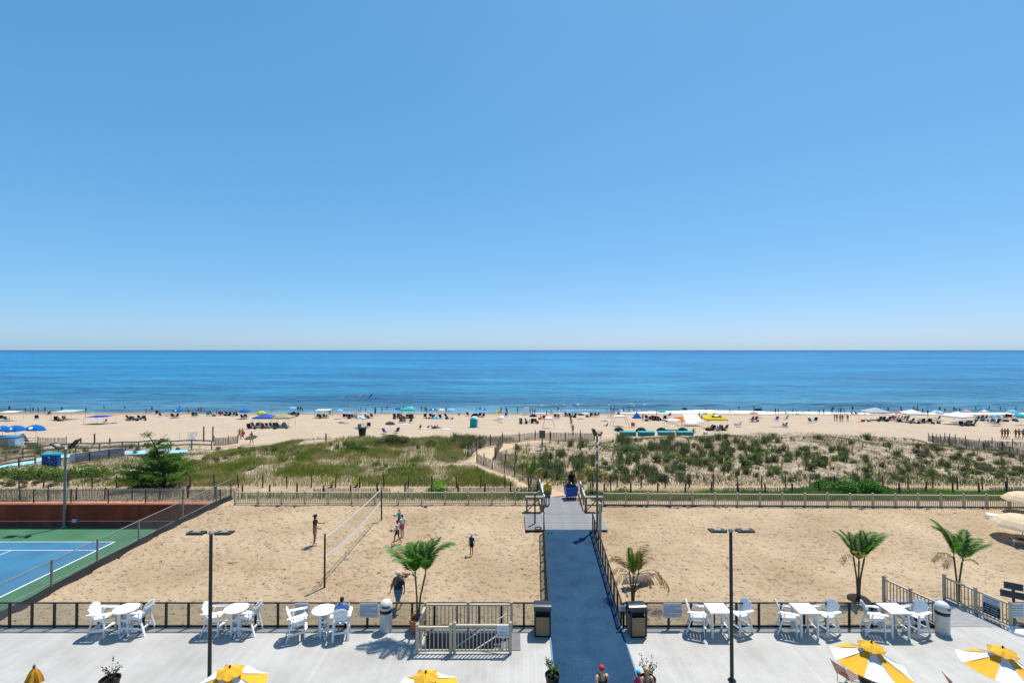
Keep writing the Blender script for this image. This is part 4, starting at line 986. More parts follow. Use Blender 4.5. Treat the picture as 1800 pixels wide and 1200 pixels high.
# ---------------------------------------------------------------- volleyball net
B0, B1 = hit(570.5, 1032), hit(670.5, 914)
T0 = at(570.5, 938, B0.y).z; T1 = at(670.5, 856, B1.y).z
vn = thing('volleyball_net', 'sagging volleyball net on two dark posts in the sand', 'net', B0)
for B, T in ((B0, T0), (B1, T1)): MB().tube((0, 0, -.2), (0, 0, T - B.z), .05, .045, 10).build('post', M_DARK, vn, loc=B - B0, smooth=40)
def netp(t, top):
    b_ = B0.lerp(B1, .03 + .94 * t); s_ = 4 * t * (1 - t)
    za, zb = (T0 - .22, T1 - .10) if top else (T0 - 1.15, T1 - .95)
    return Vector((b_.x, b_.y, za + (zb - za) * t - s_ * (.10 if top else .22))) - B0
K = 24
tape = mat('white_tape', '#e6e6e2', .7)
for top, w, nmn in ((True, .05, 'top_tape'), (False, .12, 'bottom_tape')):
    mb = MB()
    for i in range(K): mb.beam(netp(i / K, top), netp((i + 1) / K, top), .012, w)
    mb.build(nmn, tape, vn)
mb = MB(); K = 80
for i in range(K + 1): mb.path([netp(i / K, True), netp(i / K, False)], .0022, 3, caps=False)
for r_ in range(1, 9):
    for i in range(0, K, 4): mb.path([netp(i / K, True).lerp(netp(i / K, False), r_ / 9), netp((i + 4) / K, True).lerp(netp((i + 4) / K, False), r_ / 9)], .0022, 3, caps=False)
mb.build('net_cord', mat('net_cord', '#7d766a', .9), vn, kind='stuff')
for B, T, t in ((B0, T0, 0), (B1, T1, 1)):
    for top in (True, False): MB().tube(netp(t, top), Vector((B.x, B.y, netp(t, top).z + B0.z + .02)) - B0, .008, n=4).build('tie_rope', tape, vn)

# ---------------------------------------------------------------- loungers and beige parasols on the right sand
M_SLING = mat('white_sling', '#dcdad4', .7)
def lounger(loc, rz, label, back=R(8), tip=None):
    o = thing('sun_lounger', label, 'lounger', loc, rz)
    L = 1.9; z = .33; bx = 1.15
    e = (bx + (L - bx) * math.cos(back), z + (L - bx) * math.sin(back))
    for sy in (-.31, .31): MB().path([(0, sy, z - .06), (.06, sy, z), (bx, sy, z), (e[0], sy, e[1])], .016, 6).build('side_rail', M_ALU, o, smooth=50)
    MB().add([(.03, -.3, z + .005), (bx, -.3, z + .005), (e[0], -.3, e[1] + .005), (e[0], .3, e[1] + .005), (bx, .3, z + .005), (.03, .3, z + .005), (.03, -.3, z - .005), (bx, -.3, z - .005), (e[0], -.3, e[1] - .005), (e[0], .3, e[1] - .005), (bx, .3, z - .005), (.03, .3, z - .005)],
             [(0, 1, 4, 5), (1, 2, 3, 4), (11, 10, 7, 6), (10, 9, 8, 7)]).build('sling', M_SLING, o)
    for x in (.1, 1.5):
        MB().path([(x, -.31, z), (x - .06, -.31, .0), (x - .06, .31, .0), (x, .31, z)], .014, 6).build('leg_frame', M_ALU, o, smooth=50)
    if tip: o.rotation_euler = tip
    return o
p = hit(1733, 911); lounger(p, R(-34), 'empty white sling lounger left of the beige parasol')
p = hit(1777, 956); lounger(p, R(-34), 'white lounger in the shade with a person on it at the right edge')
p = hit(1101, 1040); p.z += .25; lounger(p, R(18), 'white lounger tipped on its side behind the withered palm', tip=(R(-58), R(6), R(22)))
M_BEIGE = cloth('beige_canvas', '#d9c3a4', .2)
def parasol(loc, rad, h, label, cols, group=None, ribs=8, drop=.32, tilt=(0, 0), name='beach_umbrella', pole_r=.018, seg=1, logo=None):
    o = thing(name, label, 'umbrella', loc, 0, group)
    Mt = Matrix.Rotation(tilt[0], 3, 'X') @ Matrix.Rotation(tilt[1], 3, 'Y'); n = ribs * 2
    lv = [(0.01, 0), (.25, -.05), (.5, -.17), (.75, -.42), (.93, -.78), (1.0, -1.0)]; vs = []
    for f, g in lv:
        for i in range(n):
            a = 2 * math.pi * i / n; r_ = rad * f * (1 if i % 2 == 0 else .965); zz = g * rad * drop * 1.6 * (1 if i % 2 == 0 else .97)
            vs.append(Vector((0, 0, h)) + Mt @ Vector((r_ * math.cos(a), r_ * math.sin(a), zz)))
    mb = MB()
    for j in range(len(lv) - 1):
        for i in range(n):
            mb.add([vs[j * n + i], vs[j * n + (i + 1) % n], vs[(j + 1) * n + (i + 1) % n], vs[(j + 1) * n + i]], [(0, 3, 2, 1)], ((i + 1) // 2) % len(cols))
    me = mb.mesh('canopy', cols); bm = bmesh.new(); bm.from_mesh(me); bmesh.ops.remove_doubles(bm, verts=bm.verts, dist=.001); bm.to_mesh(me); bm.free()
    ca = link('canopy', me, o)
    if logo:
        a = R(-90 + logo); ctr = Vector((0, 0, h)) + Mt @ Vector((rad * .80 * math.cos(a), rad * .80 * math.sin(a), -.53 * rad * drop * 1.6 + .02))
        Mo = Mt @ Matrix.Rotation(a + R(90), 3, 'Z') @ Matrix.Rotation(R(48), 3, 'X')
        MB().lathe([(.24, .02), (.02, .03)], 10, ctr, M=Mo).build('logo_patch', M_WCV, ca)
    MB().tube((0, 0, -.2), (0, 0, h + .05), pole_r, n=6).build('pole', M_ALU, o)
    return o
for px, py, hh, rd, lb in ((1797, 912, 2.05, 1.5, 'beige parasol over the loungers at the right edge'), (1806, 871, 2.05, 1.35, 'beige parasol cut by the right edge in front of the tan fence')):
    Y = 29.2 if py > 900 else 33.6
    P = at(px, py, Y); parasol((P.x, Y, gz(P.x, Y)), rd, P.z - gz(P.x, Y) + .25, lb, [M_BEIGE], name='parasol', pole_r=.025, drop=.28)

# small things on the walkway
p = onz(967, 936, RZ * .98 + .02); sn = thing('sandals', 'pair of dark sandals left at the end of the blue walkway', 'sandals', p)
for sx in (-.09, .1): MB().prism([(-.04, -.13), (.04, -.13), (.05, .05), (.03, .13), (-.03, .13), (-.05, .03)], 0, .03).build('sandal', M_BLK, sn, loc=(sx, 0, 0))
p = onz(946, 928, RZ + .02); MB().path([(p.x + .22 * math.cos(t) * (1 - t * .02), p.y + .22 * math.sin(t), p.z + .02) for t in np.linspace(0, 7, 22)], .022, 6).build('hose_coil', M_DARK, label='small coil of dark hose on the platform', cat='hose')
# ---------------------------------------------------------------- grass, shrubs, trees
def blade_arrays(root, h, lean, w, rng):
    """bent tapering blades, three triangles each"""
    n = len(root); a = rng.uniform(0, 2 * np.pi, n); side = np.stack([np.cos(a), np.sin(a), np.zeros(n)], -1)
    b = rng.uniform(0, 2 * np.pi, n); ld = np.stack([np.cos(b), np.sin(b), np.zeros(n)], -1) * (lean * h)[:, None]
    up = np.array([0, 0, 1.0])
    mid = root + up * (h * .6)[:, None] + ld * .35; tip = root + up * (h * .95)[:, None] + ld
    ww = w[:, None] * side / 2
    V = np.stack([root - ww, root + ww, mid - ww * .75, mid + ww * .75, tip], 1).reshape(-1, 3)
    o = np.arange(n)[:, None] * 5
    F = np.concatenate([o + np.array([0, 1, 3]), o + np.array([0, 3, 2]), o + np.array([2, 3, 4])])
    return V, F
M_GRASS_L = mat_island('dune_grass_left', ['#5f7626', '#7c8c34', '#939245', '#a59c62', '#b3a884'], .8, .25, noise=.35)
M_GRASS_R = mat_island('dune_grass_right', ['#5e7432', '#7a8442', '#928c5e', '#9e8e76'], .8, .2, noise=.3)
M_GRASS_G = mat_island('green_strip_grass', ['#587e2a', '#709434', '#869c46', '#9c9c62'], .8, .25, noise=.5)
M_TUFT = mat_island('beach_grass_tuft', ['#4a5832', '#62703f', '#78804c', '#908c66'], .8, .25)
def grass_field(name, label, areas, n, h, m, seed, mask=None, w=(.018, .035)):
    rng = np.random.default_rng(seed); P = []
    tot = sum((a[1] - a[0]) * (a[3] - a[2]) for a in areas)
    for a in areas:
        k = int(n * (a[1] - a[0]) * (a[3] - a[2]) / tot); x = rng.uniform(a[0], a[1], k); y = rng.uniform(a[2], a[3], k)
        ok = path_dist(x, y) > 1.3
        if mask is not None: ok &= rng.uniform(0, 1, k) < mask(x, y)
        x, y = x[ok], y[ok]; P.append(np.stack([x, y, H(x, y) - .02], -1))
    P = np.concatenate(P); k = len(P); hs = rng.uniform(h[0], h[1], k) * (.6 + .8 * fbm(P[:, 0], P[:, 1], 3, 2, seed))
    V, F = blade_arrays(P, hs, rng.uniform(.1, .7, k), rng.uniform(w[0], w[1], k), rng)
    return link(name, np_mesh(name, V, F, m), label=label, cat='grass', kind='stuff')
grass_field('left_dune_grass', 'dense olive and straw grass covering the left dune', [(-34, 2.6, 40.3, 61)], 165000, (.28, .62), M_GRASS_L, 1,
            lambda x, y: np.clip(.22 + .85 * sst(.40, .56, fbm(x, y, 3.2, 3, 70)) - 1.0 * sst(-18, -27, x) * sst(48, 51, y) * sst(.42, .5, fbm(x, y, 4, 2, 73)) - .8 * sst(-7, -4, x) * sst(45, 50, y), 0, 1))
grass_field('right_dune_grass', 'sparse dry grass and litter on the right dune', [(1.5, 68, 40.5, 61)], 120000, (.10, .30), M_GRASS_R, 2, w=(.025, .05), mask=
            lambda x, y: np.clip(.12 + .8 * sst(.47, .60, fbm(x, y, 4, 3, 71)) + .55 * sst(45, 43, y) + .8 * sst(33, 38, x) * sst(50, 47, y) * sst(.35, .5, fbm(x, y, 6, 2, 74)), 0, 1))
grass_field('far_left_dune_grass', 'low dry growth on the dune behind the tennis court', [(-70, -32, 40.2, 60)], 52000, (.15, .45), M_GRASS_R, 3,
            lambda x, y: np.clip(.1 + .8 * sst(.42, .6, fbm(x, y, 4, 3, 72)), 0, 1))
grass_field('fence_strip_grass', 'green grass strip behind the tan picket fence', [(6, 42, 36.6, 38.3), (-20.8, 2.0, 36.7, 37.7)], 46000, (.28, .6), M_GRASS_G, 4,
            lambda x, y: np.where(x > 0, .95, .25 + .6 * sst(-12, -6, x)) * (.4 + .6 * sst(.3, .55, fbm(x, y, 2, 2, 75))))
grass_field('wall_top_grass', 'dry grass on the ground above the red court wall', [(-62, -22.3, 36.2, 39.5)], 11000, (.12, .4), M_GRASS_R, 8,
            lambda x, y: .15 + .85 * sst(.42, .6, fbm(x, y, 2.5, 2, 76)))

def leaf_cards(P, N, s, rng, tri=False):
    """a small folded card per leaf"""
    n = len(P); r = rng.normal(size=(n, 3)); N = N + r * .75; N /= np.linalg.norm(N, axis=1)[:, None]
    t = np.cross(N, rng.normal(size=(n, 3))); t /= np.linalg.norm(t, axis=1)[:, None]; b = np.cross(N, t); s = s[:, None]
    V = np.stack([P - t * s, P - b * s * .55, P + t * s, P + b * s * .55], 1).reshape(-1, 3)
    o = np.arange(n)[:, None] * 4; return V, o + np.array([0, 1, 2, 3])
def blob_leaves(blobs, n, s, rng, shell=.62):
    """leaves through the outer volume of overlapping lobes (x,y,z,rx,ry,rz)"""
    vol = np.array([b[3] * b[4] + b[4] * b[5] + b[3] * b[5] for b in blobs]); vol = vol / vol.sum(); P = []; N = []
    for b, f in zip(blobs, vol):
        k = max(4, int(n * f)); d = rng.normal(size=(k, 3)); d /= np.linalg.norm(d, axis=1)[:, None]
        rad = rng.uniform(shell, 1.06, k) ** .7; q = d * rad[:, None] * np.array(b[3:6]) + np.array(b[:3])
        ok = q[:, 2] > -.02; P.append(q[ok]); N.append((d * .7 + np.array([0, 0, .6]))[ok])
    P = np.concatenate(P); N = np.concatenate(N); return leaf_cards(P, N, rng.uniform(s * .7, s * 1.3, len(P)), rng)
def tuft_mesh(i):
    rng = np.random.default_rng(100 + i); n = 110; r = np.abs(rng.normal(0, .21, n)); a = rng.uniform(0, 6.28, n)
    root = np.stack([r * np.cos(a), r * np.sin(a), np.full(n, -.03)], -1)
    V, F = blade_arrays(root, rng.uniform(.35, .85, n), rng.uniform(.15, .7, n), rng.uniform(.024, .045, n), rng); return np_mesh('grass_tuft', V, F, M_TUFT)
TUFTS = [tuft_mesh(i) for i in range(8)]
M_SHRUB = [mat_island('shrub_leaf_%d' % i, c, .7, .3) for i, c in enumerate((['#3a4826', '#4e5e30', '#626f40', '#434f2a'], ['#4c6428', '#647e34', '#7a9242', '#56702c'], ['#4a4a36', '#5c5844', '#6e6652', '#52503c']))]
def shrub_mesh(i, m):
    rng = np.random.default_rng(200 + i); bl = []
    for k in range(6): a = rng.uniform(0, 6.28); d = rng.uniform(0, .32); r = rng.uniform(.16, .3); bl.append((d * math.cos(a), d * math.sin(a), rng.uniform(.12, .42), r, r, r * rng.uniform(.7, 1.1)))
    V, F = blob_leaves(bl, 420, .055, rng); return np_mesh('shrub_leaves', V, F, M_SHRUB[m])
SHRUBS = [[shrub_mesh(i + 10 * m, m) for i in range(4)] for m in range(3)]
rg = random.Random(11); placed = []
MARKS = [(40, 'left of the blue booth'), (150, 'by the court lamp'), (250, 'left of the pine'), (340, 'right of the pine'), (450, 'below the pitched tents'), (560, 'below the cream canopy'), (640, 'below the dark litter bin'), (720, 'below the turquoise canopy'), (800, 'below the turquoise cabana'), (860, 'at the path bend'),
         (950, 'by the brown notice board'), (1050, 'by the tall lamp post'), (1110, 'below the first teal chest'), (1170, 'below the third teal chest'), (1240, 'below the yellow tent'), (1310, 'below the pink umbrella'), (1375, 'below the teal chair'), (1440, 'below the standing group'), (1500, 'above the long bush'), (1560, 'below the grey canopy'), (1620, 'below the white canopy'), (1690, 'below the white tent'), (1760, 'below the walkers')]
def place_words(lab, px, py):
    mk = min(MARKS, key=lambda m_: abs(m_[0] - px))[1]
    return lab + ' ' + ('near the crest' if py < 795 else 'halfway down' if py < 822 else 'at the foot') + ', ' + mk
def scatter(n, box, kind, size, label, group, extra=None):
    lab0 = label; c = 0; tries = 0
    while c < n and tries < n * 60:
        tries += 1; px, py = rg.uniform(box[0], box[1]), rg.uniform(box[2], box[3])
        if extra and not extra(px, py): continue
        p = hit(px, py)
        if p.y > 72 or float(path_dist(p.x, p.y)) < 1.3: continue
        if float(fbm(np.array(p.x), np.array(p.y), 4.5, 2, 88)) < rg.uniform(.3, .58): continue
        if kind != 'x' and any((p.x - q[0]) ** 2 + (p.y - q[1]) ** 2 < .16 for q in placed): continue
        placed.append((p.x, p.y)); s_ = rg.uniform(*size)
        label = place_words(lab0, px, py)
        if kind == 'tuft': link('grass_tuft', rg.choice(TUFTS), None, p, rg.random() * 6.28, label, 'grass tuft', group, scale=(s_, s_, s_ * rg.uniform(.8, 1.1)))
        else: link('dune_shrub', rg.choice(SHRUBS[kind]), None, p, rg.random() * 6.28, label, 'shrub', group, scale=(s_ * rg.uniform(1, 1.4), s_, s_ * rg.uniform(.6, .95)))
        c += 1
scatter(125, (1060, 1530, 770, 848), 'tuft', (.75, 1.5), 'upright grass tuft', 'grass tufts on the right dune')
scatter(34, (905, 1065, 782, 846), 'tuft', (.9, 1.6), 'tall grass tuft', 'grass tufts beside the dune path')
scatter(34, (1530, 1798, 782, 850), 'tuft', (.6, 1.2), 'low grass tuft', 'grass tufts on the dune shoulder')
scatter(30, (740, 850, 772, 788), 'tuft', (.9, 1.5), 'very tall grass tuft', 'tall tufts on the crest')
scatter(26, (430, 740, 782, 802), 'tuft', (.6, 1.0), 'dark grass tuft', 'tufts along the left crest')
scatter(26, (2, 300, 786, 800), 'tuft', (.7, 1.2), 'grey-green grass tuft', 'tufts beyond the left walkway')
scatter(40, (1060, 1530, 785, 848), 1, (.6, 1.2), 'bright green shrub', 'bright shrubs on the right dune')
scatter(40, (1060, 1530, 780, 848), 0, (.8, 1.5), 'dark green shrub', 'dark shrubs on the right dune')
scatter(46, (1600, 1800, 786, 835), 2, (.5, 1.1), 'dark cushion shrub', 'cushion shrubs on the shoulder')
scatter(14, (1600, 1800, 800, 852), 1, (.4, .8), 'bright cushion shrub', 'bright cushions on the shoulder')
scatter(18, (910, 1060, 800, 850), 1, (.5, .95), 'bright leafy shrub', 'bright shrubs by the path')
scatter(26, (440, 830, 790, 850), 1, (.5, 1.1), 'bright weedy shrub', 'bright weeds on the left dune')
scatter(22, (150, 430, 800, 850), 1, (.3, .7), 'small bright weed', 'bright weeds on the left slope')
scatter(24, (300, 500, 790, 815), 2, (.5, 1.0), 'grey-brown shrub', 'grey shrubs on the left slope')
scatter(30, (0, 330, 842, 862), 2, (.4, .9), 'grey-brown bush', 'grey bushes behind the court')
# the tufts beyond the countable ones
rng = np.random.default_rng(77); Vs = []; Fs = []; o_ = 0
for i in range(420):
    px, py = random.uniform(905, 1800), random.uniform(770, 850)
    p = hit(px, py)
    if p.y > 70 or float(path_dist(p.x, p.y)) < 1.3: continue
    n = 30; r = np.abs(rng.normal(0, .1, n)); a = rng.uniform(0, 6.28, n)
    V, F = blade_arrays(np.stack([p.x + r * np.cos(a), p.y + r * np.sin(a), np.full(n, p.z - .05)], -1), rng.uniform(.25, .6, n), rng.uniform(.1, .6, n), rng.uniform(.015, .026, n), rng)
    Vs.append(V); Fs.append(F + o_); o_ += len(V)
link('small_grass_tufts', np_mesh('small_grass_tufts', np.concatenate(Vs), np.concatenate(Fs), M_TUFT), label='many small grass tufts scattered over the right dune', cat='grass', kind='stuff')

M_TRUNK = mat('bark', '#4a3c30', .95, .3, 6, bump=.01, bscale=20)
def bush(blobs, n, s, m, base, label, seed, name='bush', cat='bush', group=None):
    rng = np.random.default_rng(seed); o = thing(name, label, cat, base, 0, group)
    V, F = blob_leaves(blobs, n, s, rng, .7); link('foliage', np_mesh('foliage', V, F, m), o)
    st = MB()
    for b in blobs[:6]: st.path([(b[0] * .3, b[1] * .3, -.05), (b[0] * .8, b[1] * .8, b[2] * .6), (b[0], b[1], b[2])], [.03, .02, .01], 5)
    st.build('stems', M_TRUNK, o); return o
def mounds(w, h, d, k, seed):
    r_ = random.Random(seed); bl = []
    for i in range(k):
        x = (i + .5) / k * 2 - 1 + r_.uniform(-.12, .12); e = max(.25, 1 - abs(x) ** 2.2); hh = h * e * r_.uniform(.72, 1.05)
        bl.append((x * w / 2 * .88, r_.uniform(-.3, .3) * d, hh * .52, w / k * .95 + .12, d * .5, hh * .5))
        bl.append((x * w / 2 * .88 + r_.uniform(-.3, .3), r_.uniform(-.3, .3) * d, hh * .25, w / k * .8 + .1, d * .55, hh * .3))
    return bl
M_BRIGHT = mat_island('bright_bush_leaf', ['#285a10', '#3a7614', '#4a881c', '#306512'], .6, .3)
p = at(1493, 866, 38.1); bush(mounds(8.6, 1.4, 1.5, 14, 1), 16000, .062, M_BRIGHT, (p.x, 38.1, gz(p.x, 38.1)), 'long bright green rounded bush behind the tan fence on the right', 301)
p = at(773, 868, 38.0); bush(mounds(1.5, 1.25, 1.0, 4, 2), 1300, .07, mat_island('lime_bush_leaf', ['#5a8a1c', '#74a828', '#86b834'], .6, .35), (p.x, 38.0, gz(p.x, 38)), 'small lime green bush behind the tan fence on the left', 302)
p = hit(693, 781); bush(mounds(4.9, 1.2, 1.6, 7, 3), 4200, .085, M_SHRUB[0], p, 'low dark green mound of shrub on the crest near the grey parasol', 303)
p = hit(618, 790); bush(mounds(1.9, 1.5, 1.1, 4, 4), 1500, .075, M_SHRUB[1], p, 'bright green bush on the crest below the dark bin', 304)
p = hit(636, 794); bush(mounds(1.2, 1.2, .9, 3, 5), 900, .07, M_SHRUB[0], p, 'dark bush right of the bright bush on the left crest', 305)
for i, (px, w, hh, dy) in enumerate(((14, 2.2, 1.0, 0), (44, 2.4, 1.2, 2), (74, 2.4, 1.3, 0), (104, 2.4, 1.15, 3), (136, 2.6, 1.3, -1), (170, 2.6, 1.2, -2))):
    p = hit(px, 838 + dy); bush(mounds(w, hh, 1.3, 4, 20 + i), 1500, .075, M_SHRUB[1] if i % 2 else mat_island('rose_leaf', ['#3f5f22', '#577a2e', '#6e8e3c', '#4a6a28'], .65, .3), p, ['leafy beach rose bush at the left edge', 'leafy beach rose bush left of the dark blue booth', 'leafy beach rose bush in front of the dark blue booth', 'leafy beach rose bush just left of the court lamp', 'leafy beach rose bush just right of the court lamp', 'leafy beach rose bush below the grey plank wall'][i], 310 + i, group='beach rose bushes on the left')
for px, w, lb in ((915, 1.7, 'leafy bush behind the fence left of the walkway'), (1040, 1.1, 'leafy bush behind the right bench rail'), (1092, 1.3, 'small leafy bush behind the fence right of the lamp post'), (942, .9, 'leafy bush close to the left side rail')):
    p = at(px, 872, 37.9); bush(mounds(w, .75, .8, 3, int(px)), 900, .06, M_SHRUB[1], (p.x, 37.9, gz(p.x, 37.9)), lb, int(px))
M_YELW = mat_island('yellow_weed', ['#a9b82c', '#c9cf4a', '#8aa02a'], .7, .3)
for px, py, lb in ((583, 856, 'yellow flowering weed at the foot of the left dune'), (627, 855, 'smaller yellow flowering weed right of the first')):
    p = hit(px, py); bush([(0, 0, .35, .22, .2, .3), (.12, 0, .62, .16, .15, .2), (-.1, .05, .2, .18, .2, .2)], 260, .05, M_YELW, p, lb, int(px), name='yellow_weed', cat='plant')

# pine on the left dune
def pine(base):
    o = thing('pine_tree', 'wind-shaped dark pine tree on the left dune behind the tennis court', 'tree', base)
    r_ = random.Random(4); rng = np.random.default_rng(44)
    tr = [(0, 0, -.1), (.05, .05, .8), (-.05, .1, 1.7), (-.3, .1, 2.6), (-.55, .1, 3.4), (-.9, .15, 4.1), (-1.15, .1, 4.7)]
    MB().path(tr, [.16, .13, .11, .085, .06, .04, .015], 8).build('trunk', M_TRUNK, o, smooth=50)
    P = []; N = []
    limb_list = []
    for i in range(40):
        t = r_.uniform(.2, .84) ** 1.6; z = .5 + 2.4 * (t - .08) / .7; side = r_.choice((-1, 1)) ; a = r_.gauss(0, .6) + (math.pi if side < 0 else 0)
        full = max(.22, 1 - max(0, z - .9) / 2.5); L = (3.1 if side < 0 else 3.7) * full * r_.uniform(.6, 1.05)
        if r_.random() < .3: a = r_.uniform(0, 6.28); L *= .6
        k = z / 4.7 * 6; j = int(min(5, k)); tp = Vector(tr[j]).lerp(Vector(tr[j + 1]), k - j)
        e = tp + Vector((math.cos(a) * L, math.sin(a) * L * .7, .16 * L + r_.uniform(-.12, .25))); limb_list.append((tp, e))
    for z, dx, up in ((3.6, .9, .5), (3.5, -.7, .1), (3.2, 1.1, .35), (4.6, -.1, .25)):
        k = z / 4.7 * 6; j = int(min(5, k)); tp = Vector(tr[j]).lerp(Vector(tr[j + 1]), k - j); limb_list.append((tp, tp + Vector((dx, r_.uniform(-.3, .3), up))))
    for tp, e in limb_list:
        m_ = tp.lerp(e, .5) + Vector((0, 0, -.08)); MB().path([tp, m_, e], [.045, .03, .012], 5).build('limb', M_TRUNK, o)
        n = int(62 * (e - tp).length) + 16
        for q in range(n):
            s_ = r_.uniform(.22, 1.02); c = (tp.lerp(m_, s_ * 2) if s_ < .5 else m_.lerp(e, (s_ - .5) * 2)) + Vector((r_.gauss(0, .15), r_.gauss(0, .17), r_.gauss(.05, .09)))
            P.append(c); N.append((0, 0, 1))
    # needle tufts: a spray of thin slivers per twig end
    P = np.array([tuple(p) for p in P]); k = 9; C = np.repeat(P, k, 0); n = len(C)
    d = rng.normal(size=(n, 3)) + np.array([0, 0, .55]); d /= np.linalg.norm(d, axis=1)[:, None]; L = rng.uniform(.10, .2, n)[:, None]
    sd_ = np.cross(d, rng.normal(size=(n, 3))); sd_ /= np.linalg.norm(sd_, axis=1)[:, None]; w = .016
    V = np.stack([C - sd_ * w, C + sd_ * w, C + d * L], 1).reshape(-1, 3); F = np.arange(n * 3).reshape(-1, 3)
    link('crown', np_mesh('crown', V, F, mat_island('pine_needle', ['#42662a', '#5f8834', '#7da240', '#4c7028'], .7, .25)), o)
pb_ = hit(286, 858); pine(pb_); bpy.data.objects['pine_tree'].scale = (1.12, 1.1, .92)
p = hit(262, 860); bush(mounds(2.6, .9, 1.0, 4, 71), 1300, .07, M_SHRUB[2], p, 'dark scrub under the pine tree', 371)

# palms -------------------------------------------------------------------------
M_FR = mat_island('palm_leaflet', ['#26500c', '#3a6c12', '#508a1a', '#2f5c0e'], .5, .35, .4)
M_FRD = mat_island('withered_leaflet', ['#6a4a2c', '#86643c', '#9c7d52', '#5a3f28'], .85, .2)
M_FRY = mat_island('yellowing_leaflet', ['#6f7a20', '#8b8a2a', '#567018', '#a08a38'], .7, .3)
M_CANE = mat('palm_cane', '#6a5a3c', .8, .3, 5, stretch=(1, 1, 4)); M_RACH = mat('palm_rachis', '#7f8a3a', .7)
def frond_mesh(L, droop, m, seed, thin=1.0, ragged=0.0, w=.048):
    r_ = random.Random(seed); mb = MB(); K = 14; pts = []; ang = R(76); p = Vector((0, 0, 0))
    for i in range(K + 1):
        pts.append(p.copy()); ang -= droop / K * (.4 + 1.2 * i / K); p = p + Vector((math.cos(ang), 0, math.sin(ang))) * (L / K)
    mb.path(pts, [.013 * (1 - .75 * i / K) for i in range(K + 1)], 5, 1)
    n = int(18 * thin)
    for k in range(n):
        t = .18 + .82 * k / n; i = min(K - 1, int(t * K)); c = pts[i].lerp(pts[i + 1], t * K - i); d = (pts[i + 1] - pts[i]).normalized()
        up = Vector((0, 1, 0)).cross(d).normalized(); ll = L * .33 * math.sin(math.pi * min(1, .18 + t * .8)) ** .7 * r_.uniform(.85, 1.1)
        for sg in (-1, 1):
            if r_.random() < ragged: continue
            ld = (d * .95 + Vector((0, sg * .75, 0)) + up * (-.30 if sg else 0) * -1 * .55 - Vector((0, 0, .12 + ragged * .8))).normalized()
            e = c + ld * ll - Vector((0, 0, ll * ll * (.18 + ragged * .6))); m_ = c + ld * ll * .5; wd = d.cross(ld).cross(ld).normalized() * w * .5
            if wd.length < .001: continue
            mb.add([c - wd * .5, c + wd * .5, m_ + wd, e, m_ - wd], [(0, 1, 2, 4), (4, 2, 3)], 0)
    return mb.mesh('frond', [m, M_RACH if m is M_FR else m])
FG = [frond_mesh(1.45, R(50 + 15 * i), M_FR, 40 + i) for i in range(4)]; FD = [frond_mesh(1.25, R(120 + 25 * i), M_FRD, 50 + i, .9, .25, .03) for i in range(3)]
FY = [frond_mesh(1.2, R(80 + 30 * i), M_FRY, 60 + i) for i in range(2)]
def palm(base, canes, label, spread=1.0, group=None, seed=1, fs=1.18):
    """canes: (lean x, lean y, height, [(azimuth, pitch, kind, size)...])"""
    o = thing('palm_tree', label, 'palm', base, 0, group); r_ = random.Random(seed)
    for lx, ly, h, fr in canes:
        top = Vector((lx, ly, h)); mid = Vector((lx * .35, ly * .35, h * .5)); b0 = Vector((lx * .12, ly * .12, -.05))
        tr = MB().path([b0, b0.lerp(mid, .5) + Vector((lx * -.02, 0, 0)), mid, mid.lerp(top, .5), top], [.05, .042, .038, .036, .04], 8).build('trunk', M_CANE, o, smooth=50)
        for a, pitch, kd, sz in fr:
            ml = {'g': FG, 'd': FD, 'y': FY}[kd]; f = link('frond', r_.choice(ml), o, top + Vector((0, 0, r_.uniform(-.1, .02))), scale=sz * fs)
            f.rotation_euler = (Matrix.Rotation(R(a), 3, 'Z') @ Matrix.Rotation(R(-pitch - 10), 3, 'Y')).to_euler()
    return o
# pot palm on the deck
pp = onz(734, 1110, 0)
o = thing('terracotta_pot', 'large terracotta pot holding the green palm beside the stair enclosure', 'pot', pp)
MB().lathe([(.24, 0), (.26, .02), (.34, .52), (.36, .53), (.36, .58), (.31, .58), (.29, .48)], 24, cap=False).build('pot_body', mat('terracotta', '#b0714d', .8, .12, 4), o, smooth=40)
MB().lathe([(.01, .47), (.31, .46)], 16, cap=False).build('soil', mat('potting_soil', '#1d1712', .95, .3, 12, bump=.02), o)
palm((pp.x, pp.y, .5), [(-.10, .02, 1.75, [(178, -20, 'g', 1.1), (165, 0, 'g', .95), (120, 5, 'g', .9), (80, 12, 'g', .85), (30, 0, 'g', .8), (255, 5, 'g', .8), (300, 8, 'g', .75), (205, -5, 'g', .85), (185, -62, 'd', .9), (200, -40, 'd', .75), (140, 14, 'g', .85)]),
                        (.32, -.05, 1.85, [(5, -2, 'g', 1.15), (20, 8, 'g', 1.0), (60, 12, 'g', .9), (-40, -5, 'g', .8), (110, 15, 'g', .8), (200, 14, 'g', .6), (-80, -8, 'g', .7)])],
     'tall green potted palm beside the stair enclosure', seed=2)
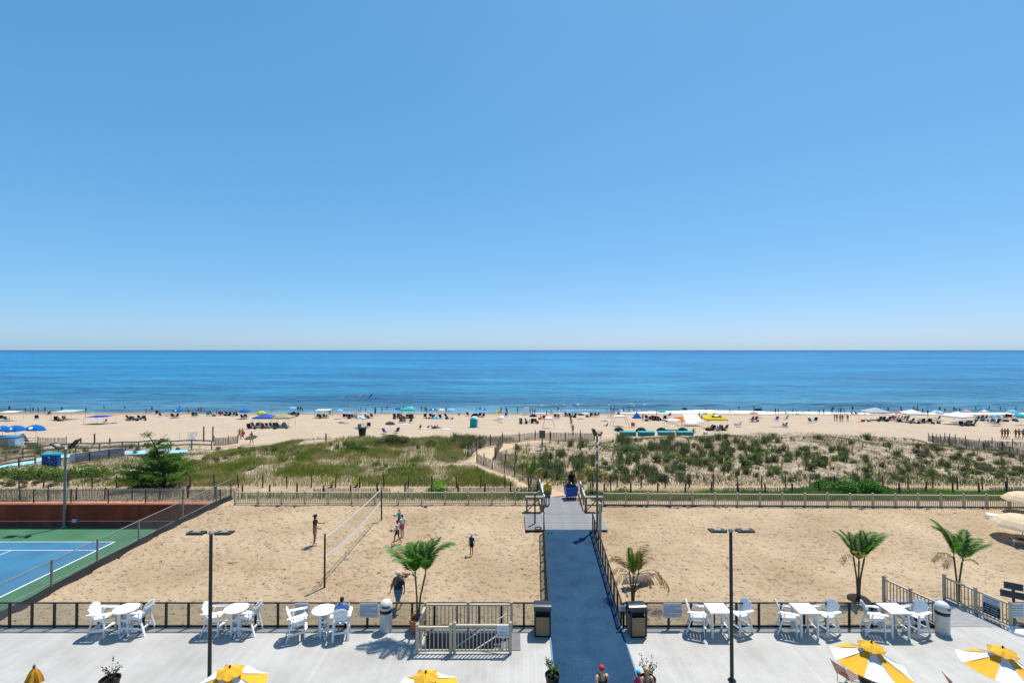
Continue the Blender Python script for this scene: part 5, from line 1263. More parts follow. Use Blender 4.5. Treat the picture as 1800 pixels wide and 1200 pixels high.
# two palms in the sand on the right
pa = hit(1509, 1051); palm(pa, [(-.18, .05, 1.9, [(175, -5, 'g', .95), (150, 8, 'g', .85), (200, -35, 'd', .8), (100, 14, 'g', .7), (240, 0, 'y', .6)]), (.05, 0, 1.75, [(60, 10, 'g', .8), (120, 14, 'g', .75), (-90, 0, 'y', .6), (190, -5, 'y', .6)]),
    (.32, .03, 1.85, [(0, -12, 'g', 1.0), (25, 4, 'g', .95), (70, 12, 'g', .8), (-30, -8, 'g', .8), (-80, -5, 'g', .6)])], 'green three-stemmed palm in the sand left of the side ramp', seed=3)
pa = hit(1684, 1054); palm(pa, [(-.12, .05, 2.0, [(165, 4, 'g', 1.2), (140, 12, 'g', 1.0), (190, -40, 'd', 1.0), (205, -55, 'd', .8), (95, 14, 'g', .8), (250, -5, 'g', .7)]), (.22, 0, 1.75, [(10, -8, 'g', 1.0), (35, 8, 'g', .95), (75, 14, 'g', .85), (-35, -18, 'g', .9), (-80, -25, 'y', .6)])],
    'green palm with one withered frond in the sand behind the side ramp', seed=4)
pa = hit(1112, 1062); palm(pa, [(-.12, .05, 1.35, [(160, 10, 'd', 1.1), (150, -5, 'd', .9), (190, -25, 'd', .9), (110, 25, 'g', .75), (210, -55, 'd', .8), (240, -30, 'd', .7)]), (.05, 0, 1.3, [(80, 25, 'y', .8), (60, 20, 'd', .8), (100, 14, 'y', .7), (270, -20, 'd', .6)]),
    (.28, 0, 1.45, [(35, 22, 'd', 1.1), (20, 8, 'd', .9), (-20, -60, 'd', 1.2), (-8, -45, 'd', 1.1), (70, 14, 'y', .8), (-70, -50, 'd', .8)])], 'withered brown palm behind the right stone panelled bin', seed=5)
pa = at(930, 868, 37.4); palm((pa.x, 37.4, gz(pa.x, 37.4)), [(-.1, 0, 1.5, [(170, -45, 'y', .9), (150, -10, 'd', .8), (70, 10, 'y', .8), (200, -50, 'd', .7)]), (.25, 0, 1.6, [(10, -45, 'd', .9), (60, 10, 'g', .8), (30, -20, 'y', .8), (-30, -55, 'd', .8)])], 'drooping half-withered palm behind the left bench rail', seed=6)
pa = at(1040, 868, 37.4); palm((pa.x, 37.4, gz(pa.x, 37.4)), [(-.15, 0, 1.4, [(170, -45, 'd', 1.0), (160, -20, 'd', .9), (100, 5, 'y', .8), (210, -55, 'd', .7)]), (.3, 0, 1.5, [(10, -50, 'd', 1.0), (20, -25, 'y', .9), (70, 5, 'y', .8), (-30, -60, 'd', .9)])], 'drooping half-withered palm behind the right bench rail', seed=7)
MB().lathe([(.5, -.02), (.42, .05), (.05, .1)], 18, hit(1509, 1052)).build('mulch_ring', mat('dark_mulch', '#2a2118', .95, .4, 10, bump=.03), label='dark mulch around the foot of the three-stemmed palm', cat='mulch')

# potted shrubs along the bottom edge
def potted(px, py, zr, label, seed, m, tall, pm='#17181a', rad=.24, sprigs=16, lean=0):
    P = onz(px, py, zr); o = thing('potted_shrub', label, 'plant', (P.x, P.y, 0)); r_ = random.Random(seed); rng = np.random.default_rng(seed)
    MB().lathe([(rad * .72, 0), (rad * .75, .02), (rad * .95, zr - .05), (rad * 1.03, zr - .05), (rad * 1.03, zr), (rad * .92, zr), (rad * .88, zr - .1)], 22, cap=False).build('pot', mat('pot' + pm, pm, .5), o, smooth=40)
    MB().lathe([(.01, zr - .09), (rad * .9, zr - .1)], 16, cap=False).build('soil', MATS['potting_soil'], o)
    st = MB(); P_ = []
    for i in range(sprigs):
        a = r_.uniform(0, 6.28); q = Vector((r_.uniform(-.05, .05), r_.uniform(-.05, .05), zr - .1)); L = tall * r_.uniform(.6, 1.1); e = q + Vector((math.cos(a) * L * .45 + lean, math.sin(a) * L * .45, L)); m_ = q.lerp(e, .5) + Vector((0, 0, .06))
        st.path([q, m_, e], [.008, .006, .003], 4)
        for k in range(12): t = r_.uniform(.25, 1); c = (q.lerp(m_, t * 2) if t < .5 else m_.lerp(e, t * 2 - 1)); P_.append(tuple(c + Vector((r_.gauss(0, .035), r_.gauss(0, .035), r_.gauss(0, .03)))))
    st.build('stems', M_TRUNK, o); P_ = np.array(P_); V, F = leaf_cards(P_, np.tile([0, 0, 1.], (len(P_), 1)), rng.uniform(.025, .05, len(P_)), rng); link('foliage', np_mesh('foliage', V, F, m), o)
    return o
M_PTL = mat_island('potted_leaf', ['#2d4a18', '#44661f', '#5c7a2c', '#3a5420'], .5, .3); M_PTD = mat_island('sparse_leaf', ['#2c2a1c', '#4a3a26', '#3d4a24', '#6a4a38'], .6, .2)
potted(193, 1192, .5, 'sparse dark potted shrub at the bottom left', 1, M_PTD, .62, sprigs=12, rad=.3, lean=.1)
potted(971, 1184, .5, 'leafy green shrub in a black pot left of the blue walkway', 2, M_PTL, .62, sprigs=18, rad=.25)
potted(1138, 1191, .5, 'sparse shrub in a black pot right of the blue walkway', 3, M_PTD, .68, sprigs=14, rad=.28)
potted(1527, 1187, .55, 'low planting in a large black pot under the umbrella on the right', 4, M_PTL, .12, sprigs=12, rad=.3)
# ---------------------------------------------------------------- people
J0 = dict(pel=(0, 0, .95), bel=(0, .01, 1.10), che=(0, 0, 1.30), nb=(0, -.005, 1.45), nk=(0, .01, 1.52), hd=(0, .03, 1.61), cr=(0, .02, 1.70))
for s_, n_ in ((-1, 'L'), (1, 'R')):
    J0.update({'sh' + n_: (s_ * .175, -.005, 1.40), 'el' + n_: (s_ * .23, -.03, 1.13), 'wr' + n_: (s_ * .24, .05, .90), 'hn' + n_: (s_ * .24, .07, .82),
               'hip' + n_: (s_ * .09, 0, .88), 'kn' + n_: (s_ * .10, .02, .49), 'an' + n_: (s_ * .10, -.02, .09), 'to' + n_: (s_ * .115, .12, .035)})
RAD = dict(pel=(.145, .115), bel=(.125, .10), che=(.145, .105), nb=(.075, .07), nk=(.055, .055), hd=(.075, .092), cr=(.055, .065), sh=(.062, .062), el=(.043, .043), wr=(.028, .026), hn=(.034, .024), hip=(.095, .095), kn=(.058, .058), an=(.038, .042), to=(.038, .03))
EDG = [('pel', 'bel'), ('bel', 'che'), ('che', 'nb'), ('nb', 'nk'), ('nk', 'hd'), ('hd', 'cr')]
for n_ in 'LR': EDG += [('che', 'sh' + n_), ('sh' + n_, 'el' + n_), ('el' + n_, 'wr' + n_), ('wr' + n_, 'hn' + n_), ('pel', 'hip' + n_), ('hip' + n_, 'kn' + n_), ('kn' + n_, 'an' + n_), ('an' + n_, 'to' + n_)]
def pose(**k): d = dict(J0); d.update(k); return d
def lift(d, dz): return {k: (v[0], v[1], v[2] + dz) for k, v in d.items()}
POSES = {
 'stand': pose(),
 'hip': pose(elL=(-.36, -.06, 1.16), wrL=(-.2, .06, 1.02), hnL=(-.15, .08, 1.0)),
 'fwd': pose(elL=(-.22, .14, 1.18), wrL=(-.2, .38, 1.17), hnL=(-.19, .46, 1.17), elR=(.23, .06, 1.12), wrR=(.2, .24, 1.0), hnR=(.19, .32, .99)),
 'walk': pose(knL=(-.09, .17, .52), anL=(-.09, .24, .12), toL=(-.1, .37, .09), knR=(.09, -.05, .50), anR=(.09, -.30, .16), toR=(.1, -.2, .05), elL=(-.22, -.14, 1.15), wrL=(-.22, -.16, .92), hnL=(-.22, -.14, .84), elR=(.22, .08, 1.15), wrR=(.22, .24, .98), hnR=(.22, .3, .92)),
 'carry': pose(elR=(.27, -.08, 1.14), wrR=(.24, .14, 1.05), hnR=(.22, .22, 1.05), knL=(-.09, .12, .51), anL=(-.09, .16, .10), toL=(-.1, .29, .06), knR=(.09, -.02, .50), anR=(.09, -.2, .13), toR=(.1, -.08, .04)),
 'bend': pose(bel=(0, .10, 1.05), che=(0, .27, 1.13), nb=(0, .38, 1.18), nk=(0, .43, 1.21), hd=(0, .52, 1.24), cr=(0, .60, 1.26), shL=(-.17, .34, 1.16), shR=(.17, .34, 1.16), elL=(-.2, .40, .9), elR=(.2, .40, .9), wrL=(-.17, .48, .68), wrR=(.17, .48, .68), hnL=(-.16, .5, .6), hnR=(.16, .5, .6)),
 'sit': dict(pel=(0, 0, .28), bel=(0, -.05, .42), che=(0, -.13, .61), nb=(0, -.18, .75), nk=(0, -.18, .82), hd=(0, -.17, .91), cr=(0, -.17, 1.0), shL=(-.17, -.16, .70), shR=(.17, -.16, .70), elL=(-.27, -.05, .48), elR=(.27, -.05, .48), wrL=(-.26, .18, .46), wrR=(.26, .18, .46), hnL=(-.24, .26, .46), hnR=(.24, .26, .46),
             hipL=(-.09, .06, .26), hipR=(.09, .06, .26), knL=(-.12, .46, .42), knR=(.12, .46, .42), anL=(-.11, .78, .10), anR=(.11, .78, .10), toL=(-.12, .88, .14), toR=(.12, .88, .14)),
 'lie': dict(pel=(0, 0, .13), bel=(0, -.15, .13), che=(0, -.35, .14), nb=(0, -.50, .14), nk=(0, -.57, .14), hd=(0, -.66, .14), cr=(0, -.75, .13), shL=(-.175, -.45, .12), shR=(.175, -.45, .12), elL=(-.33, -.3, .06), elR=(.33, -.3, .06), wrL=(-.36, -.08, .05), wrR=(.36, -.08, .05), hnL=(-.36, 0, .05), hnR=(.36, 0, .05),
             hipL=(-.09, .08, .11), hipR=(.09, .08, .11), knL=(-.13, .47, .10), knR=(.12, .47, .14), anL=(-.15, .86, .06), anR=(.13, .84, .06), toL=(-.17, .93, .12), toR=(.16, .92, .12)),
}
POSES['ground'] = lift(POSES['sit'], -.17); POSES['ground']['hipL'] = (-.09, .06, .10); POSES['ground']['hipR'] = (.09, .06, .10); POSES['ground']['anL'] = (-.11, .70, .06); POSES['ground']['anR'] = (.11, .70, .06); POSES['ground']['toL'] = (-.12, .82, .05); POSES['ground']['toR'] = (.12, .82, .05)
def skin_mesh(P, wide=1.0, fingers=False, sub=0, head=1.0):
    bm = bmesh.new(); lay = bm.verts.layers.skin.verify(); V = {}
    for k, c in P.items():
        v = bm.verts.new(c); key = k[:-1] if k[-1] in 'LR' else k; r = RAD[key]; w = wide if key in ('pel', 'bel', 'che', 'hip', 'sh') else (head if key in ('hd', 'cr') else 1)
        v[lay].radius = (r[0] * w, r[1] * w); V[k] = v
    V['pel'][lay].use_root = True
    for a, b_ in EDG: bm.edges.new((V[a], V[b_]))
    if fingers:
        for n_ in 'LR':
            w, h = Vector(P['wr' + n_]), Vector(P['hn' + n_]); d = (h - w).normalized(); sd_ = d.cross(Vector((1, 0, 0))); 
            if sd_.length < .2: sd_ = d.cross(Vector((0, 1, 0)))
            sd_.normalize(); cu = sd_.cross(d)
            for i, L in enumerate((.072, .08, .075, .06)):
                q = h + sd_ * (.022 * (1.5 - i)); prev = V['hn' + n_]
                for j in (1, 2):
                    v = bm.verts.new(q + d * (.03 + L * j / 2) + cu * (.012 * j * j)); v[lay].radius = (.009, .009); bm.edges.new((prev, v)); prev = v
            q = w.lerp(h, .45); a = bm.verts.new(q + sd_ * .045 + d * .02); b2 = bm.verts.new(q + sd_ * .065 + d * .065); r0 = bm.verts.new(q); r0[lay].radius = (.03, .024)
            a[lay].radius = (.012, .012); b2[lay].radius = (.009, .009); e = [x for x in V['wr' + n_].link_edges if V['hn' + n_] in x.verts][0]; bm.edges.remove(e)
            bm.edges.new((V['wr' + n_], r0)); bm.edges.new((r0, V['hn' + n_])); bm.edges.new((r0, a)); bm.edges.new((a, b2))
    me = bpy.data.meshes.new('body'); bm.to_mesh(me); bm.free(); o = bpy.data.objects.new('tmp', me); COL.objects.link(o)
    sk = o.modifiers.new('skin', 'SKIN'); sk.use_smooth_shade = True; sk.branch_smoothing = .35
    sb_ = o.modifiers.new('sub', 'SUBSURF'); sb_.levels = 1 + sub; sb_.render_levels = 1 + sub
    bpy.context.view_layer.update(); out = bpy.data.meshes.new_from_object(o.evaluated_get(bpy.context.evaluated_depsgraph_get()))
    bpy.data.objects.remove(o); bpy.data.meshes.remove(me); return out
def regions(me, P, sleeve=.55, leg=.55, hood=False, long_hair=False):
    """0 skin, 1 top, 2 bottom, 3 hair, 4 feet for every face, by the nearest bone"""
    C = np.zeros(len(me.polygons) * 3); me.polygons.foreach_get('center', C); C = C.reshape(-1, 3); best = np.full(len(C), 9e9); reg = np.zeros(len(C), int)
    hd, cr, nk = Vector(P['hd']), Vector(P['cr']), Vector(P['nk']); ax = np.array((cr - nk).normalized()); fw = np.cross(np.array((1., 0, 0)), ax) * -1
    for a, b_ in EDG:
        A, B = np.array(P[a], float), np.array(P[b_], float)
        if b_[:2] == 'hn': B = B + (B - A) * 1.6
        d = B - A; t = np.clip(((C - A) @ d) / (d @ d + 1e-9), 0, 1); dist = np.linalg.norm(C - A - t[:, None] * d, axis=1)
        ka, kb = (a[:-1] if a[-1] in 'LR' else a), (b_[:-1] if b_[-1] in 'LR' else b_); ra, rb = RAD[ka][0], RAD[kb][0]; dist = dist / (ra + (rb - ra) * t)
        if (ka, kb) == ('pel', 'bel'): g = np.where(t < .55, 2, 1)
        elif (ka, kb) in (('bel', 'che'), ('che', 'sh')): g = np.ones(len(C), int)
        elif (ka, kb) == ('che', 'nb'): g = np.where(t < .75, 1, 0)
        elif (ka, kb) == ('sh', 'el'): g = np.where(t < sleeve, 1, 0)
        elif (ka, kb) == ('pel', 'hip'): g = np.full(len(C), 2)
        elif (ka, kb) == ('hip', 'kn'): g = np.where(t < leg, 2, 0)
        elif (ka, kb) == ('kn', 'an'): g = np.where(t < leg - 1, 2, 0)
        elif (ka, kb) == ('el', 'wr'): g = np.where(t < sleeve - 1, 1, 0)
        elif ka == 'an': g = np.full(len(C), 4)
        elif ka in ('hd', 'nk'):
            rel = C - np.array(hd); u = rel @ ax; f = rel @ fw
            g = np.where((u > .075) | ((f < .015) & (u > (-.2 if long_hair else -.05))), 3, 0)
        else: g = np.zeros(len(C), int)
        up = dist < best; best[up] = dist[up]; reg[up] = g[up]
    me.polygons.foreach_set('material_index', reg.astype(np.int32)); me.update(); return reg
SKINS = [mat('skin_a', '#b98a6c', .6, .06, 8), mat('skin_b', '#a06d4e', .6, .06, 8), mat('skin_c', '#c79b80', .6, .06, 8), mat('skin_d', '#6b4630', .6, .06, 8)]
HAIR = [mat('hair_dark', '#1e1712', .6), mat('hair_brown', '#4b3320', .6), mat('hair_blond', '#b59a66', .6)]
CM = {}
def cm(h): 
    if h not in CM: CM[h] = mat('fabric_' + h.strip('#'), h, .8, .08, 6)
    return CM[h]
TPL = {}
def crowd_mesh(ps, leg, sleeve, wide=1.0):
    k = (ps, leg, sleeve)
    if k not in TPL:
        me = skin_mesh(POSES[ps], wide); me.materials.clear()
        for m in (SKINS[0], SKINS[0], cm('#222233'), HAIR[0], SKINS[0]): me.materials.append(m)
        regions(me, POSES[ps], sleeve, leg)
        TPL[k] = me
    return TPL[k]
rp_ = random.Random(21); DARKS = ['#1d2430', '#22252b', '#2a2230', '#30323a', '#1b2a3a', '#3a2626', '#243b52', '#40342f', '#5b1f26', '#2d4a4a']
def person(px, py, ps, label, group=None, h=1.72, rz=None, top=None, bottom=None, skin=None, hair=0, leg=.45, sleeve=.5, sink=0., loc=None):
    me = crowd_mesh(ps, leg, sleeve); p = Vector(loc) if loc is not None else hit(px, py)
    if loc is None and p.y > WL - 4: p = onz(px, py, max(SEAZ - .3, gz(p.x, p.y))); p.z = max(gz(p.x, p.y), SEAZ - .9)
    p.z -= sink
    o = link('person', me, None, p, rz if rz is not None else rp_.uniform(0, 6.28), label, 'person', group, scale=h / 1.75)
    sk = SKINS[skin if skin is not None else rp_.choice((0, 0, 1, 2, 1))]
    tm = sk if top == 'skin' else cm(top or rp_.choice(DARKS)); b_ = cm(bottom or rp_.choice(DARKS))
    for i, m in enumerate((sk, tm, b_, HAIR[hair], sk)): o.material_slots[i].link = 'OBJECT'; o.material_slots[i].material = m
    return o
# --- the people one can see closely: body, clothes and hair as parts
def shell(me, reg, want, off, name, m, parent):
    """a garment: the body's faces of these regions, moved out along their normals"""
    bm = bmesh.new(); bm.from_mesh(me); bm.faces.ensure_lookup_table(); bm.normal_update()
    nr = {v.index: v.normal.copy() for v in bm.verts}
    bmesh.ops.delete(bm, geom=[f for i, f in enumerate(bm.faces) if reg[i] not in want], context='FACES')
    for v in bm.verts: v.co += v.normal * off if v.normal.length > .1 else Vector((0, 0, 0))
    r = bmesh.ops.extrude_face_region(bm, geom=[e for e in bm.edges if e.is_boundary]) if False else None
    n = bpy.data.meshes.new(name); bm.to_mesh(n); bm.free(); n.materials.clear(); n.materials.append(m); n.polygons.foreach_set('material_index', np.zeros(len(n.polygons), np.int32)); n.polygons.foreach_set('use_smooth', np.ones(len(n.polygons), bool))
    return link(name, n, parent)
def close_person(loc, P, label, h=1.75, rz=0, skin=0, top=None, bottom=None, hair=0, leg=.6, sleeve=.5, wide=1.0, cap=None, shoes=None, top_off=.016, bot_off=.018, long_hair=False, hair_m=None, head=1.0, names=('shirt', 'shorts')):
    o = thing('person', label, 'person', loc, rz); sc = h / 1.75; o.scale = (sc, sc, sc)
    me = skin_mesh(P, wide, True, 1, head); reg = regions(me, P, sleeve, leg, long_hair=long_hair); me.materials.clear(); me.materials.append(SKINS[skin]); me.polygons.foreach_set('material_index', np.zeros(len(me.polygons), np.int32))
    hd, cr, nk = Vector(P['hd']), Vector(P['cr']), Vector(P['nk']); ax = (cr - nk).normalized(); fw = -(Vector((1, 0, 0)).cross(ax))
    for v in me.vertices:     # nose
        d = v.co - hd
        if d.length < .14 and d.dot(fw) > .07 and abs(d.x) < .02 and -.05 < d.dot(ax) < .015: v.co += fw * .016
    link('body', me, o)
    if top: shell(me, reg, (1,), top_off, names[0], cm(top) if isinstance(top, str) else top, o)
    if bottom: shell(me, reg, (2,), bot_off, names[1], cm(bottom) if isinstance(bottom, str) else bottom, o)
    shell(me, reg, (3,), .018, 'hair', hair_m or HAIR[hair], o)
    if shoes: shell(me, reg, (4,), .012, 'shoes', cm(shoes), o)
    if cap:
        c = hd + ax * .045; z = ax; M = Matrix((Vector((1, 0, 0)), z.cross(Vector((1, 0, 0))), z)).transposed()
        MB().lathe([(.108, -.0), (.112, .02), (.105, .06), (.07, .105), (.01, .118)], 16, c, M=M).build('cap', cm(cap[0]), o, smooth=60)
        b_ = MB().prism([(-.07, 0), (.07, 0), (.075, .06), (.05, .1), (-.05, .1), (-.075, .06)], -.006, .006, M=M @ Matrix.Rotation(cap[1], 3, 'Z'), c=c + (M @ Matrix.Rotation(cap[1], 3, 'Z')) @ Vector((0, .085, .012))); b_.build('cap_brim', cm(cap[0]), o)
    return o
p = hit(553, 957); close_person(p, POSES['fwd'], 'barefoot player in a black shirt and backwards cap left of the net', 1.76, R(-80), 1, '#101114', '#a8706a', leg=.55, sleeve=.6, cap=('#15161a', math.pi), shoes='#d8d4cc')
p = hit(698.5, 955.5); close_person(p, POSES['walk'], 'child in a white vest and black shorts nearest of the three by the net', 1.42, R(70), 1, '#cfd0d2', '#15161a', leg=.35, sleeve=.1, head=1.12)
p = hit(707, 945); close_person(p, POSES['stand'], 'child in a white shirt and pink shorts, middle of the three by the net', 1.45, R(60), 0, '#d9d6d4', '#a5626c', 1, leg=.45, sleeve=.5, head=1.12)
p = hit(702, 929); close_person(p, POSES['fwd'], 'child in a turquoise top holding up a white ball', 1.3, R(70), 2, '#2f9aa8', '#3d5a34', 2, leg=.4, sleeve=.3, head=1.12)
b_ = at(694.5, 905, p.y); MB().lathe([(.01, -.11), (.06, -.092), (.1, -.045), (.11, 0), (.1, .045), (.06, .092), (.01, .11)], 16, b_).build('volleyball', mat('ball_white', '#d9d4c4', .6, col2='#8d8a70', scale=9), smooth=80, label='white ball held up by the child in turquoise', cat='ball')
p = hit(829, 975); close_person(p, POSES['stand'], 'small child in a dark blue shirt and pale cap standing alone in the sand', 1.2, R(150), 0, '#23284f', '#10131c', 1, leg=.6, sleeve=.6, cap=('#9fb4d8', 0), head=1.2, wide=1.05)
p = hit(700, 1074); close_person(p, POSES['walk'], 'heavy man in a navy shirt and blue shorts walking in the sand behind the railing', 1.78, R(150), 0, '#1b2540', '#54759a', 2, leg=.9, sleeve=.75, wide=1.35, cap=('#a9a9a6', 0), top_off=.03, bot_off=.03)
b_ = hit(693.5, 1077); b_.z += .12; MB().lathe([(.01, -.12), (.07, -.1), (.11, -.05), (.12, 0), (.11, .05), (.07, .1), (.01, .12)], 16, b_).build('blue_ball', mat('ball_blue', '#2f8fc0', .5), smooth=80, label='blue ball on the sand at the feet of the man in navy', cat='ball')
# seated at the third round table, back to the camera
P = lift(POSES['sit'], .5); P['bel'] = (0, .02, .95); P['che'] = (0, .02, 1.14); P['nb'] = (0, .03, 1.28); P['nk'] = (0, .05, 1.34); P['hd'] = (0, .08, 1.43); P['cr'] = (0, .07, 1.52); P['shL'] = (-.17, .03, 1.23); P['shR'] = (.17, .03, 1.23)
for n_, s_ in (('L', -1), ('R', 1)): P['el' + n_] = (s_ * .28, .12, 1.04); P['wr' + n_] = (s_ * .22, .34, 1.07); P['hn' + n_] = (s_ * .2, .42, 1.07); P['kn' + n_] = (s_ * .12, .44, .80); P['an' + n_] = (s_ * .12, .5, .42); P['to' + n_] = (s_ * .12, .62, .38)
def checked():
    m = mat('blue_check', '#3b6fb0', .8); n = m.node_tree.nodes; l = m.node_tree.links; tc = n.new('ShaderNodeTexCoord'); c = n.new('ShaderNodeTexChecker'); c.inputs['Scale'].default_value = 26
    c.inputs[1].default_value = (*hexc('#2a5aa0'), 1); c.inputs[2].default_value = (*hexc('#7fa3d0'), 1); l.new(tc.outputs['Object'], c.inputs[0]); l.new(c.outputs[0], n['Principled BSDF'].inputs['Base Color']); return m
pc = deckp(599, 1117); close_person((pc.x + .0, pc.y + .05, 0), P, 'dark haired person in a blue checked shirt seated at the third round table', 1.72, R(4), 0, checked(), '#30384a', 0, leg=1.5, sleeve=.8, wide=1.05, long_hair=True)
# bottom edge: woman with red wrap, blonde woman, child with a blue cap
def strappy(o, m):
    """a swimsuit top: a band round the chest and two straps over the shoulders"""
    MB().lathe([(.158, 1.13), (.163, 1.2), (.158, 1.26)], 20, M=Matrix.Diagonal((1, .78, 1)), cap=False).build('chest_band', m, o, smooth=60)
    for s_ in (-1, 1): MB().path([(s_ * .07, -.115, 1.25), (s_ * .085, -.105, 1.36), (s_ * .095, -.02, 1.475), (s_ * .085, .09, 1.40), (s_ * .07, .115, 1.25)], .011, 5).build('strap', m, o)
T = onz(1058, 1170, 1.66); wo = close_person((T.x, T.y, .02), POSES['walk'], 'woman with a red head wrap and dark strappy top on the blue walkway', 1.70, R(10), 2, None, '#1c1a22', 0, leg=.3, sleeve=.0, hair_m=mat('red_wrap', '#c4202e', .75, .12, 8), names=('swimsuit_top', 'swimsuit_bottom')); strappy(wo, cm('#1c1a22'))
T = onz(1137, 1174, 1.60); wo = close_person((T.x, T.y, .0), POSES['walk'], 'woman with long blond hair right of the blue walkway', 1.66, R(5), 0, None, '#1d2a48', 2, leg=.4, sleeve=.0, long_hair=True); strappy(wo, cm('#1d2a48'))
T = onz(1122.5, 1181, 1.15); close_person((T.x, T.y, .0), POSES['stand'], 'child with a bright blue cap beside the blond woman', 1.2, R(8), 0, '#d04070', '#2a3a8a', 1, leg=.5, sleeve=.5, cap=('#2aa6c8', 0), head=1.2)
# yellow raincoat walker
p = onz(962.5, 887, RZ); close_person((p.x, p.y, RZ + .01), POSES['stand'], 'person in a yellow hooded jacket and khaki shorts walking to the dune path', 1.78, R(-10), 0, '#c8a828', '#6d6250', 0, leg=1.05, sleeve=1.75, wide=1.35, hair_m=cm('#d0b02a'), long_hair=True, shoes='#2a2a2a', top_off=.04, bot_off=.035, names=('hooded_jacket', 'shorts'))
p = onz(1006, 869, RZ); p.z = RZ; close_person((p.x, p.y + .25, RZ + .01), POSES['fwd'], 'worker in black behind the blue refuse cart', 1.82, R(170), 3, '#0e0f12', '#14151a', 0, leg=1.9, sleeve=1.9, wide=1.15, hair_m=cm('#0f1013'), shoes='#101010', top_off=.03, names=('jacket', 'trousers'))
# cart
p = onz(1003.5, 876, RZ); ct = thing('refuse_cart', 'blue refuse cart at the end of the wooden platform', 'cart', (p.x, p.y, RZ + .01), R(8))
tb = MB(); vs = [(-.40, -.33, .25), (.40, -.33, .25), (.40, .33, .25), (-.40, .33, .25), (-.48, -.42, .92), (.48, -.42, .92), (.48, .42, .92), (-.48, .42, .92), (-.44, -.38, .92), (.44, -.38, .92), (.44, .38, .92), (-.44, .38, .92), (-.38, -.31, .3), (.38, -.31, .3), (.38, .31, .3), (-.38, .31, .3)]
tb.add(vs, [(3, 2, 1, 0), (0, 1, 5, 4), (1, 2, 6, 5), (2, 3, 7, 6), (3, 0, 4, 7), (4, 5, 9, 8), (5, 6, 10, 9), (6, 7, 11, 10), (7, 4, 8, 11), (8, 9, 13, 12), (9, 10, 14, 13), (10, 11, 15, 14), (11, 8, 12, 15), (12, 13, 14, 15)]).build('tub', mat('blue_cart_plastic', '#1c4fa8', .5, .08, 4), ct)
for sx in (-.3, .3):
    for sy in (-.24, .24): MB().path([(sx - .02, sy, .08), (sx + .02, sy, .08)], .08, 12).tube((sx, sy, .1), (sx, sy, .26), .03, n=6).build('caster', M_BLK, ct)
rngb = np.random.default_rng(9)
bl = MB(); vs = []
for j in range(9):
    for i in range(16):
        a = 2 * math.pi * i / 16; f = math.sin(math.pi * (j + .5) / 9.5); k = 1 + .14 * rngb.normal(); vs.append((.36 * f * k * math.cos(a), .3 * f * k * math.sin(a), .80 + .42 * j / 8 * (1 + .05 * rngb.normal())))
bl.add(vs, [(j * 16 + i, j * 16 + (i + 1) % 16, (j + 1) * 16 + (i + 1) % 16, (j + 1) * 16 + i) for j in range(8) for i in range(16)])
o = bl.build('refuse_bag', mat('black_bag', '#0b0b0d', .25, spec=.6), label='glossy black refuse bag heaped in the blue cart', cat='bag', loc=(p.x, p.y, RZ + .01), smooth=70)
o2 = thing('cut_fronds', 'bundle of dry brown palm fronds hung over the blue cart', 'fronds', (p.x + .55, p.y + .05, RZ + .75))
for i in range(7): f = link('frond', FD[i % 3], o2, (0, 0, .25), scale=.6); f.rotation_euler = (rp_.uniform(-.6, .6), R(35 + 12 * i), R(-60 + 35 * i))
# lounging on the shaded lounger at the right edge
q = hit(1777, 956); d = Vector((math.cos(R(-34)), math.sin(R(-34)), 0)); q2 = q + d * .85
close_person((q2.x, q2.y, q2.z + .24), POSES['lie'], 'sunbather in blue shorts lying on the shaded lounger', 1.72, R(-34) - R(90) + R(180), 3, None, '#2c4fa0', 0, leg=.5, wide=1.1)
# ---------------------------------------------------------------- beach walkway and its furniture, far left
wkp = [(-25, 824), (20, 819), (64, 810), (112, 803), (170, 799), (240, 796.5), (330, 794)]
mb = MB(); Lp, Rp = [], []
pts = [hit(*q) for q in wkp]
for i, p in enumerate(pts):
    d = (pts[min(i + 1, len(pts) - 1)] - pts[max(i - 1, 0)]).xy.normalized(); nrm = Vector((-d.y, d.x)) * 1.0
    a, b_ = p.xy + nrm, p.xy - nrm; Lp.append((a.x, a.y, p.z + .12)); Rp.append((b_.x, b_.y, p.z + .12))
quadstrip(mb, Rp, Lp, th=.12); mb.build('blue_beach_mat', mat('pale_blue_mat', '#8fc3d8', .8, .08, 2), kind='structure')
def split_rail(ptsg, label, h=1.1, every=2.0, lows=(.62,), name='split_rail_fence', pm=M_WOOD):
    P = [hit(*q) for q in ptsg]; o = thing(name, label, 'fence', P[0]); pr = []
    for a, b_ in zip(P, P[1:]):
        k = max(1, round((b_ - a).length / every))
        for i in range(k): pr.append(a.lerp(b_, i / k))
    pr.append(P[-1]); pr = [Vector((q.x, q.y, gz(q.x, q.y))) for q in pr]
    for q in pr: MB().box((0, 0, h / 2 - .1), (.11, .11, h + .2)).build('post', pm, o, loc=q - P[0])
    for a, b_ in zip(pr, pr[1:]):
        for f in (h,) + tuple(lows): MB().beam(a - P[0] + Vector((0, -.06, f)), b_ - P[0] + Vector((0, -.06, f)), .05, .15).build('rail', pm, o)
    return o
split_rail([(-20, 815), (40, 806), (103, 798), (133, 796), (215, 793), (300, 791.5), (372, 790)], 'weathered wooden rail fence along the far side of the left beach walkway')
split_rail([(-20, 832), (33, 822), (62, 818)], 'weathered wooden rail fence along the near side of the left beach walkway', h=1.0)
